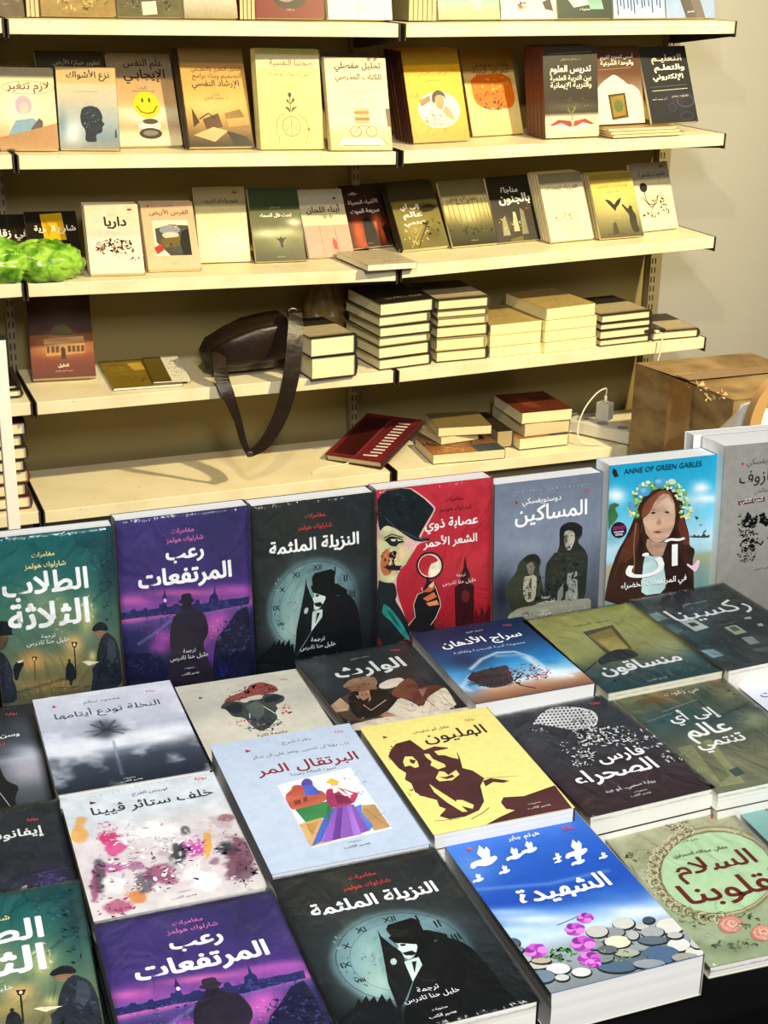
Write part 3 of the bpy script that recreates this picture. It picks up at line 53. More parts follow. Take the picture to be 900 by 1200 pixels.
'rukn':{'res': (90,130),'noise': (.1,12,13),'stops': [(0,'#2e3638'),(.4,'#343e40'),(.7,'#2c3638'),(1,'#3a4244')],'soft': [('g','#4c6a6c',.049,.238,.102,.029,-.074,.077,.7),('g','#52787a',-.008,.413,.113,.032,-.072,.074,.6),('g','#5a8088',.085,.779,.097,.028,-.07,.068,.6),('g','#4a4a40',.98,.147,.16,.045,-.107,.101,.5),('g','#20282a',.259,.673,.197,.056,-.109,.105,.5),('g','#5c6a6a',.555,.757,.074,.021,-.076,.069,.5)],'items': [('p','#c0ccc4',[.166,.368,.309,.355,.335,.498,.182,.514]),('p','#222a2c',[.211,.404,.277,.404,.283,.453,.208,.455]),('p','#a8b49c',[.448,.531,.572,.53,.573,.636,.453,.641]),('p','#5a6458',[.486,.541,.55,.543,.548,.599,.478,.602]),('p','#c8ccc8',[1.158,.144,1.306,.106,1.314,.162,1.183,.217]),('p','#7c9490',[-.015,.22,.098,.203,.114,.305,-.012,.317]),('p','#b8b8a8',[.724,.465,.79,.467,.778,.493,.717,.487]),('p','#b8b8a8',[.746,.568,.798,.566,.783,.602,.736,.6]),('p','#8a9288',[.463,.685,.562,.691,.548,.778,.446,.783]),('p','#7fa0a8',[.005,.735,.12,.745,.134,.837,.024,.838]),('p','#5c7474',[-.028,.384,.075,.378,.103,.48,-.016,.504]),('l','#9aa69c',.0038,[.436,.503,.611,.493]),('l','#9aa69c',.0037,[-.013,.516,.153,.494]),('p','#565e58',[.413,.828,.563,.838,.507,.888,.412,.872]),('k','#4a5656',.135,.638,.308,.088,-.143,.14,40,.0271,21),('k','#6a7468',.601,.345,.361,.102,-.119,.114,40,.0207,22),('t','#f4f4f0','ﺎﻨﻴﺴﻛﺭ',.534,.313,.77,.006),('t','#b8bcb0','ﺮﻴﻘﺷ ﺩﻮﻤﺤﻣ',.503,.18,.264,0)]},
'ivan':{'res': (90,130),'noise': (.07,9,14),'stops': [(0,'#2a3036'),(.3,'#262c34'),(.6,'#20242e'),(1,'#2c3440')],'soft': [('g','#4a3a78',.838,.638,.106,.024,-.018,.106,.6),('g','#6c7c88',.921,.895,.122,.028,-.019,.098,.4),('g','#50586a',.627,.591,.084,.019,-.007,.053,.4)],'items': [('d','#b0b4b8',[.493,.029,.822,.031],10,.0028),('t','#e05058','ﺔﻳﺍﻭﺭ',.819,.127,.071,.025),('t','#f4f4f0','ﻑﻮﻧﺎﻔﻳﺇ',.688,.228,.363,.022),('p','#a8a8a4',[.637,.669,.688,.618,.715,.611,.695,.66,.645,.689]),('k','#5a4890',.842,.612,.085,.019,-.012,.069,24,.0255,23),('l','#5a4890',.0043,[.753,.55,.966,.541])]},
'khalf':{'res': (140,190),'noise': (.1,9,15,4),'stops': [(0,'#d2dadf'),(.22,'#cfd6da'),(.4,'#d6cfd0'),(.7,'#cfc4c4'),(1,'#d8d0cc')],'soft': [('g','#e0a860',.059,.325,.053,.013,-.025,.125,.9),('g','#c03c6a',.227,.411,.062,.016,-.019,.082,.95),('g','#d04880',.237,.499,.052,.013,-.014,.06,.8),('g','#b84c90',.172,.649,.071,.018,-.008,.034,.8),('g','#4c4650',.107,.673,.04,.01,-.029,.133,.85),('g','#8a3c5c',.062,.74,.034,.008,-.032,.149,.7),('g','#f4f0ec',.494,.412,.134,.034,-.028,.103,.8),('g','#e8e4e2',.174,.769,.07,.018,-.017,.074,.9),('g','#d88850',.277,.891,.055,.014,-.013,.05,.9),('g','#8c3a60',.446,.758,.099,.025,-.021,.075,.75),('g','#4a4650',.333,.789,.056,.014,-.019,.074,.7),('g','#90447a',.319,.665,.071,.018,-.01,.038,.6),('g','#3c4044',.59,.63,.058,.015,-.028,.098,.9),('g','#c048a0',.692,.603,.064,.016,-.024,.079,.9),('g','#d8a040',.768,.612,.029,.007,-.037,.119,.85),('g','#3a3a44',.879,.661,.073,.018,-.026,.078,.9),('g','#6a3c50',.925,.756,.087,.022,-.059,.172,.8),('g','#5c4050',.921,.858,.057,.014,-.039,.111,.7),('g','#58545c',.672,.457,.033,.008,-.011,.037,.8),('g','#b8a4a8',.908,.427,.091,.023,-.021,.063,.7),('g','#8a5060',.96,.417,.061,.015,-.011,.034,.7),('g','#a03c64',.136,.931,.096,.024,-.012,.053,.7),('g','#f0ece8',.676,.856,.113,.028,-.029,.092,.8),('g','#b0a0a8',.503,.608,.058,.015,-.013,.047,.6),('g','#7c4a6a',.775,.739,.043,.011,-.012,.038,.6)],'items': [('k','#c85a90',.217,.387,.074,.019,-.028,.124,34,.0236,31),('k','#f0e8ea',.234,.413,.044,.011,-.014,.061,12,.0206,32),('k','#d060a8',.695,.593,.064,.016,-.024,.079,30,.0264,33),('k','#f4e4ee',.689,.613,.05,.012,-.018,.059,12,.0204,34),('k','#34363c',.613,.657,.072,.018,-.023,.078,18,.0289,35),('k','#84385c',.436,.795,.113,.028,-.025,.093,40,.0225,36),('k','#603850',.927,.798,.086,.022,-.059,.17,36,.0287,37),('k','#b85ca0',.191,.633,.086,.022,-.011,.046,24,.0228,38),('k','#eee6e4',.512,.461,.178,.045,-.033,.123,40,.0266,39),('k','#a89aa0',.456,.554,.175,.044,-.032,.119,40,.0175,40),('k','#3e3c44',.084,.707,.037,.009,-.033,.15,18,.0253,41),('k','#98345c',.136,.931,.109,.028,-.017,.07,26,.0246,42),('k','#c8a89c',.918,.497,.105,.026,-.041,.123,26,.0239,43),('k','#e8e0dc',.244,.786,.084,.021,-.018,.074,24,.0252,44),('k','#d8a048',.758,.62,.026,.007,-.031,.099,14,.0234,45),('k','#2e3036',.879,.661,.073,.018,-.017,.051,18,.0292,46),('k','#f6f2f0',.435,.633,.259,.065,-.062,.233,30,.0375,421),('k','#b8a8b0',.416,.587,.29,.073,-.073,.275,30,.0319,422),('k','#7a6870',.305,.722,.227,.057,-.038,.151,26,.0255,423),('k','#9c5478',.281,.635,.229,.058,-.028,.116,22,.0229,424),('k','#c4b4b4',.838,.543,.133,.033,-.052,.162,22,.0296,425),('k','#5a3a4c',.955,.805,.086,.022,-.053,.151,22,.0259,426),('k','#e8d8dc',.687,.819,.199,.05,-.035,.112,22,.0341,427),('d','#787c84',[.18,.047,.483,.015],9,.0046),('d','#787c84',[.585,.011,.84,.005],6,.0047),('t','#d84850','ﺔﻳﺍﻭﺭ',.901,.04,.077,.025),('p','#5a2c30',[.174,.077,.214,.099,.171,.106]),('t','#34404a','ﺡﺮﻔﻟﺍ ﺲﻳﺭﻮﻟ',.557,.082,.229,.0),('t','#34383e','ﺎﻨﻴﻴﭬ ﺮﺋﺎﺘﺳ ﻒﻠﺧ',.552,.176,.776,.014),('t','#4a4448','ﺕﺍﺭﻮﺸﻨﻣ',.537,.915,.073,0),('t','#4a4448','ﺐﺘﻜﻟﺍ ﺮﻴﺼﻋ',.526,.954,.146,0)]},
'orange':{'res': (40,60),'noise': (.02,7,16),'stops': [(0,'#bccbdd'),(.5,'#c3d0e0'),(1,'#bac8da')],'soft': [],'items': [('d','#7a88a0',[.219,.037,.668,.027],11,.0043),('d','#7a88a0',[.749,.019,.934,.018],5,.0044),('t','#d84850','ﺔﻳﺍﻭﺭ',.894,.057,.065,.025),('p','#a03038',[.214,.082,.252,.099,.21,.109]),('t','#3c3c48','ﺡﺮﺷ ﺓﺮﻫﺯ',.576,.081,.206,0),('t','#34343e','ﺮﻛﺬﺗ ﻥﺃ ﻰﻠﻋ ﺰﻌﺗﻭ ،ﻰﺴﻨﺗ ﻦﻟ ﺎﻳﺅﺭ ﺏﺭ',.568,.159,.675,.004),('t','#8a2c3c','ﺮﻤﻟﺍ ﻝﺎﻘﺗﺮﺒﻟﺍ',.561,.285,.7,.018),('t','#34343e','ﺍﺩﺮﻣﺯ ﺔﻟﺎﺨﻟﺍ ﺓﺮﻴﺳ',.573,.345,.307,.0),('p','#e8e8ea',[.296,.404,.819,.363,.837,.858,.301,.882]),('k','#a8b0b8',.775,.488,.082,.017,-.062,.118,30,.0164,51),('p','#3a8048',[.326,.604,.565,.583,.561,.695,.347,.706]),('p','#c06048',[.302,.495,.404,.435,.496,.468,.569,.52,.544,.589,.326,.604,.302,.599]),('e','#5a48a0',.484,.437,.036,.008,-.021,.044),('p','#4c60b8',[.444,.444,.515,.446,.54,.524,.434,.523]),('e','#b84c40',.413,.454,.039,.008,-.011,.024),('p','#8a3c30',[.345,.542,.391,.539,.38,.57,.339,.574]),('p','#7a3a30',[.413,.529,.442,.525,.43,.56,.404,.563]),('p','#c8a068',[.302,.711,.457,.694,.44,.867,.301,.875]),('p','#b8884c',[.341,.719,.428,.717,.342,.807]),('p','#c89c68',[.722,.658,.823,.669,.831,.843,.723,.85,.693,.744]),('l','#7a5030',.0031,[.674,.78,.856,.738]),('l','#7a5030',.0032,[.744,.683,.816,.84]),('l','#8a6038',.0031,[.306,.721,.425,.863]),('p','#4a6ac0',[.519,.646,.568,.646,.379,.854,.304,.876]),('p','#8a58b0',[.573,.636,.695,.642,.692,.843,.581,.858,.375,.862]),('p','#6a3c94',[.584,.649,.621,.647,.495,.859,.442,.863]),('p','#a070c8',[.65,.642,.674,.648,.632,.859,.581,.858]),('p','#5a78c8',[.693,.662,.743,.652,.713,.707,.735,.813,.69,.847]),('p','#a03860',[.579,.5,.641,.503,.682,.597,.767,.573,.695,.642,.553,.642,.535,.608]),('p','#782848',[.616,.551,.692,.578,.691,.63,.599,.621]),('e','#e0b898',.652,.473,.023,.005,-.014,.028),('p','#e0c030',[.603,.451,.654,.422,.69,.459,.672,.477,.626,.46]),('p','#e8e0d8',[.629,.483,.688,.487,.642,.535,.613,.54]),('p','#c03850',[.659,.502,.767,.573,.714,.604]),('p','#e8e0e0',[.684,.523,.734,.566,.7,.58]),('p','#3c7a48',[.525,.626,.554,.622,.495,.722,.481,.709]),('t','#3c4450','ﺕﺍﺭﻮﺸﻨﻣ',.57,.894,.084,0),('t','#3c4450','ﺐﺘﻜﻟﺍ ﺮﻴﺼﻋ',.571,.925,.167,0)]},
'yellow':{'res': (40,60),'noise': (.02,7,17),'stops': [(0,'#efe183'),(.5,'#f0e48a'),(1,'#eee084')],'soft': [],'items': [('p','#4e2a2c',[.107,.254,.172,.205,.286,.192,.314,.264,.329,.306,.417,.288,.496,.319,.537,.38,.527,.429,.491,.52,.545,.557,.58,.638,.516,.694,.463,.821,.388,.882,.271,.91,.165,.907,.116,.869,.188,.824,.159,.795,.172,.741,.12,.706,.07,.649,.086,.57,.062,.529,.1,.478,.073,.423,.06,.307]),('p','#efe183',[.17,.333,.22,.345,.229,.397,.213,.443,.182,.448,.161,.418,.121,.421,.133,.375]),('p','#4e2a2c',[.186,.362,.224,.383,.192,.413,.177,.392]),('p','#efe183',[.309,.34,.343,.348,.343,.398,.393,.46,.389,.484,.326,.494,.295,.449,.322,.418,.307,.377]),('p','#efe183',[.39,.333,.489,.33,.554,.32,.512,.438,.477,.417,.439,.383,.396,.373]),('p','#efe183',[.266,.565,.325,.511,.355,.525,.363,.558,.439,.527,.439,.569,.363,.606,.276,.596]),('p','#4e2a2c',[.289,.558,.338,.569,.392,.558,.396,.583,.335,.59]),('p','#efe183',[.198,.601,.217,.648,.289,.791,.311,.875,.277,.871,.225,.776,.191,.677]),('p','#efe183',[.293,.77,.333,.779,.381,.835,.355,.863,.303,.828,.283,.801]),('p','#4e2a2c',[.558,.657,.621,.647,.68,.673,.731,.697,.679,.704,.617,.682,.546,.706]),('l','#4e2a2c',.0041,[.58,.638,.71,.656,.806,.671]),('l','#4e2a2c',.0063,[.299,.938,.4,.907,.464,.877]),('l','#4e2a2c',.0047,[.062,.9,.231,.918]),('p','#4e2a2c',[.291,1.022,.492,.961,.611,.934,.562,.911,.562,.855,.603,.819,.739,.84,.951,.807,.994,.801,.977,1.02,.659,1.011,.396,1.026]),('k','#4e2a2c',.129,.285,.051,.012,-.061,.114,20,.0204,61),('k','#4e2a2c',.078,.65,.065,.015,-.018,.033,14,.0194,62),('d','#b0a060',[.118,.068,.851,.064],24,.0035),('t','#d06a50','ﺔﻳﺍﻭﺭ',.804,.1,.076,.025),('p','#8a3a34',[.119,.114,.151,.134,.113,.141]),('t','#4a3c34','ﺶﻳﻭﺎﺷ ﻮﺑﺃ ﻝﻼﻃ',.479,.13,.284,.006),('t','#3c2628','ﻥﻮﻴﻠﻬﻟﺍ',.617,.215,.48,.014),('t','#e8dcc8','ﺕﺍﺭﻮﺸﻨﻣ',.766,.91,.092,0),('t','#e8dcc8','ﺐﺘﻜﻟﺍ ﺮﻴﺼﻋ',.78,.944,.164,0)]},
'knight':{'res': (90,130),'noise': (.07,10,18),'stops': [(0,'#3a3e46'),(.25,'#33363c'),(.5,'#34353c'),(.7,'#382f36'),(.85,'#3c2c32'),(1,'#32282c')],'soft': [('g','#4a5058',.105,.323,.107,.029,-.072,.091,.4),('g','#6a3c44',.034,.386,.053,.014,-.025,.031,.4)],'items': [('p','#e4e4e2',[.234,.146,.347,.073,.477,.024,.604,.036,.725,.083,.777,.142,.753,.21,.673,.277,.579,.281,.478,.268,.361,.194,.285,.151]),('e','#2c2e36',.31,.097,.008,.002,-.007,.008),('e','#2c2e36',.275,.121,.008,.002,-.006,.008),('e','#2c2e36',.268,.15,.008,.002,-.006,.008),('e','#2c2e36',.382,.048,.008,.002,-.007,.008),('e','#2c2e36',.347,.073,.008,.002,-.007,.008),('e','#2c2e36',.339,.102,.008,.002,-.007,.008),('e','#2c2e36',.304,.126,.008,.002,-.007,.008),('e','#2c2e36',.297,.155,.008,.002,-.006,.008),('e','#2c2e36',.262,.179,.008,.002,-.006,.008),('e','#2c2e36',.412,.054,.008,.002,-.007,.008),('e','#2c2e36',.377,.078,.008,.002,-.007,.008),('e','#2c2e36',.369,.107,.008,.002,-.007,.008),('e','#2c2e36',.334,.132,.008,.002,-.007,.008),('e','#2c2e36',.326,.16,.008,.002,-.007,.008),('e','#2c2e36',.292,.184,.008,.002,-.006,.008),('e','#2c2e36',.442,.059,.008,.002,-.007,.008),('e','#2c2e36',.406,.083,.008,.002,-.007,.008),('e','#2c2e36',.398,.113,.008,.002,-.007,.008),('e','#2c2e36',.363,.137,.008,.002,-.007,.008),('e','#2c2e36',.355,.166,.008,.002,-.007,.008),('e','#2c2e36',.321,.189,.008,.002,-.007,.008),('e','#2c2e36',.471,.064,.008,.002,-.007,.008),('e','#2c2e36',.436,.089,.008,.002,-.007,.008),('e','#2c2e36',.428,.118,.008,.002,-.007,.008),('e','#2c2e36',.392,.142,.008,.002,-.007,.008),('e','#2c2e36',.385,.171,.008,.002,-.007,.008),('e','#2c2e36',.35,.195,.008,.002,-.007,.008),('e','#2c2e36',.342,.223,.008,.002,-.007,.008),('e','#2c2e36',.51,.039,.008,.002,-.007,.008),('e','#2c2e36',.501,.069,.008,.002,-.007,.008),('e','#2c2e36',.465,.094,.008,.002,-.007,.008),('e','#2c2e36',.457,.123,.008,.002,-.007,.008),('e','#2c2e36',.422,.147,.008,.002,-.007,.008),('e','#2c2e36',.414,.176,.008,.002,-.007,.008),('e','#2c2e36',.379,.2,.008,.002,-.007,.008),('e','#2c2e36',.371,.228,.008,.002,-.007,.008),('e','#2c2e36',.539,.045,.008,.002,-.007,.008),('e','#2c2e36',.531,.074,.008,.002,-.007,.008),('e','#2c2e36',.495,.099,.008,.002,-.007,.008),('e','#2c2e36',.487,.128,.008,.002,-.007,.008),('e','#2c2e36',.451,.152,.008,.002,-.007,.008),('e','#2c2e36',.443,.181,.008,.002,-.007,.008),('e','#2c2e36',.408,.205,.008,.002,-.007,.008),('e','#2c2e36',.4,.233,.008,.002,-.007,.008),('e','#2c2e36',.569,.05,.008,.002,-.007,.008),('e','#2c2e36',.561,.08,.008,.002,-.007,.008),('e','#2c2e36',.525,.104,.008,.002,-.007,.008),('e','#2c2e36',.516,.133,.008,.002,-.007,.008),('e','#2c2e36',.481,.158,.008,.002,-.007,.008),('e','#2c2e36',.473,.186,.008,.002,-.007,.008),('e','#2c2e36',.437,.21,.008,.002,-.007,.008),('e','#2c2e36',.429,.239,.008,.002,-.007,.008),('e','#2c2e36',.599,.055,.008,.002,-.007,.008),('e','#2c2e36',.591,.085,.008,.002,-.007,.008),('e','#2c2e36',.554,.109,.008,.002,-.007,.008),('e','#2c2e36',.546,.139,.008,.002,-.007,.008),('e','#2c2e36',.51,.163,.008,.002,-.007,.008),('e','#2c2e36',.502,.192,.008,.002,-.007,.008),('e','#2c2e36',.467,.215,.008,.002,-.007,.008),('e','#2c2e36',.459,.244,.008,.002,-.007,.008),('e','#2c2e36',.424,.267,.008,.002,-.007,.008),('e','#2c2e36',.629,.06,.008,.002,-.007,.008),('e','#2c2e36',.621,.09,.008,.002,-.007,.008),('e','#2c2e36',.584,.115,.008,.002,-.007,.008),('e','#2c2e36',.576,.144,.008,.002,-.007,.008),('e','#2c2e36',.54,.168,.008,.002,-.007,.008),('e','#2c2e36',.531,.197,.008,.002,-.007,.008),('e','#2c2e36',.496,.22,.008,.002,-.007,.008),('e','#2c2e36',.488,.249,.008,.002,-.007,.008),('e','#2c2e36',.453,.272,.008,.002,-.007,.008),('e','#2c2e36',.65,.095,.008,.002,-.007,.008),('e','#2c2e36',.614,.12,.008,.002,-.007,.008),('e','#2c2e36',.605,.149,.008,.002,-.007,.008),('e','#2c2e36',.569,.173,.008,.002,-.007,.008),('e','#2c2e36',.561,.202,.008,.002,-.007,.008),('e','#2c2e36',.525,.226,.008,.002,-.007,.008),('e','#2c2e36',.517,.254,.008,.002,-.007,.008),('e','#2c2e36',.482,.277,.008,.002,-.007,.008),('e','#2c2e36',.68,.1,.008,.002,-.007,.008),('e','#2c2e36',.644,.125,.008,.002,-.007,.008),('e','#2c2e36',.635,.154,.008,.002,-.007,.008),('e','#2c2e36',.599,.178,.008,.002,-.007,.008),('e','#2c2e36',.59,.207,.008,.002,-.007,.008),('e','#2c2e36',.554,.231,.008,.002,-.007,.008),('e','#2c2e36',.546,.259,.008,.002,-.007,.008),('e','#2c2e36',.511,.283,.008,.002,-.007,.008),('e','#2c2e36',.673,.13,.008,.002,-.007,.008),('e','#2c2e36',.665,.159,.008,.002,-.007,.008),('e','#2c2e36',.628,.183,.008,.002,-.007,.008),('e','#2c2e36',.62,.212,.008,.002,-.007,.008),('e','#2c2e36',.584,.236,.008,.002,-.007,.008),('e','#2c2e36',.575,.264,.008,.002,-.007,.008),('e','#2c2e36',.54,.288,.008,.002,-.007,.008),('e','#2c2e36',.703,.135,.008,.002,-.007,.008),('e','#2c2e36',.694,.165,.008,.002,-.007,.008),('e','#2c2e36',.658,.189,.008,.002,-.007,.008),('e','#2c2e36',.649,.217,.008,.002,-.007,.008),('e','#2c2e36',.613,.241,.008,.002,-.007,.008),('e','#2c2e36',.604,.27,.008,.002,-.007,.008),('e','#2c2e36',.569,.293,.008,.002,-.007,.008),('e','#2c2e36',.733,.141,.008,.002,-.007,.008),('e','#2c2e36',.724,.17,.008,.002,-.007,.008),('e','#2c2e36',.687,.194,.008,.002,-.007,.008),('e','#2c2e36',.679,.223,.008,.002,-.007,.008),('e','#2c2e36',.642,.246,.008,.002,-.007,.008),('e','#2c2e36',.634,.275,.008,.002,-.007,.008),('e','#2c2e36',.598,.298,.008,.002,-.007,.008),('e','#2c2e36',.717,.199,.008,.002,-.007,.008),('e','#2c2e36',.708,.228,.008,.002,-.007,.008),('e','#2c2e36',.672,.252,.008,.002,-.007,.008),('k','#dcdcda',.59,.255,.082,.022,-.12,.141,70,.0256,71),('k','#26282e',.59,.255,.082,.022,-.12,.141,46,.0165,72),('k','#dcdcda',.683,.394,.199,.053,-.081,.091,90,.0271,73),('k','#26282e',.683,.394,.199,.053,-.081,.091,60,.0163,74),('k','#dcdcda',.368,.502,.088,.024,-.102,.12,64,.0264,75),('k','#26282e',.368,.502,.088,.024,-.102,.12,46,.0159,76),('k','#d8d8d8',.933,.488,.144,.038,-.084,.09,40,.0217,77),('k','#d0d0d0',.957,.686,.079,.021,-.049,.051,26,.0229,78),('k','#d0d0d0',.291,.414,.036,.009,-.056,.067,12,.0142,79),('k','#d0d0d0',.238,.224,.054,.014,-.019,.023,12,.0145,80),('t','#f4f4f0','ﺱﺭﺎﻓ',.615,.581,.384,.022),('t','#f4f4f0','ﺀﺍﺮﺤﺼﻟﺍ',.457,.71,.667,.022),('t','#e8e8e8','ﺪﻴﻋ ﻮﺑﺃ ..ﻲﺒﺤﺻ ﺔﻳﺍﻭﺭ',.45,.847,.401,.004),('t','#d8d8d8','ﺕﺍﺭﻮﺸﻨﻣ',.487,.899,.103,0),('t','#d8d8d8','ﺐﺘﻜﻟﺍ ﺮﻴﺼﻋ',.465,.927,.163,0),('d','#9a9ea4',[.091,.029,.863,.003],24,.0037),('t','#c84850','ﺔﻳﺍﻭﺭ',.839,.071,.086,.025)]},
'ila':{'res': (90,130),'noise': (.09,9,19),'stops': [(0,'#6a6a48'),(.2,'#5c6248'),(.4,'#3c5450'),(.6,'#5a6050'),(.8,'#7a7c60'),(1,'#6c705a')],'soft': [('g','#7a5a2c',.337,.155,.127,.028,-.065,.069,.95),('g','#2c5050',.394,.291,.195,.043,-.081,.083,.7),('g','#2a4c52',.206,.33,.11,.024,-.062,.066,.7),('g','#90886a',.961,.209,.115,.025,-.109,.104,.6),('g','#a0a07c',.882,.479,.124,.028,-.087,.08,.7),('g','#2c4444',.697,.193,.071,.016,-.087,.086,.7),('g','#8a8c68',.229,.658,.093,.021,-.09,.09,.5),('g','#96966c',.204,.778,.156,.035,-.088,.086,.6),('g','#40504c',.983,.401,.14,.031,-.036,.033,.6),('s','#2c3c38',[.578,.412,.875,.357,1.088,.321],.0193,.7)],'items': [('p','#8a8c66',[.059,.602,.374,.579,.263,.964,.07,.955]),('p','#6e7254',[.194,.595,.297,.59,.219,.886,.098,.928]),('p','#4c5a54',[.243,.849,.337,.835,.337,.895,.243,.909]),('l','#b8b890',.0042,[.242,.274,.62,.218]),('l','#a8a880',.0044,[.592,-.003,.612,.067]),('l','#9a9c74',.0055,[.051,.335,.322,.295]),('l','#484e48',.0053,[.381,.637,.599,.831]),('l','#484e48',.0053,[.461,.655,.663,.773]),('l','#5a6054',.004,[.361,.688,.522,.902]),('d','#c8c8b0',[.275,.057,.848,.043],10,.0043),('t','#c04850','ﺔﻳﺍﻭﺭ',.9,.083,.086,.025),('t','#e0dcc8','ﺕﻮﻏﺯ ﻲﻣ',.559,.131,.307,.01),('t','#f4f4f0','ﻱﺃ ﻰﻟﺇ',.437,.351,.415,.022),('t','#f4f4f0','ﻢﻟﺎﻋ',.423,.514,.391,.022),('t','#f4f4f0','ﻲﻤﺘﻨﺗ',.423,.628,.419,.022),('k','#4c564a',1.047,.228,.129,.028,-.11,.104,40,.0258,81),('k','#a0a080',.022,.738,.078,.017,-.114,.116,40,.0182,82)]},
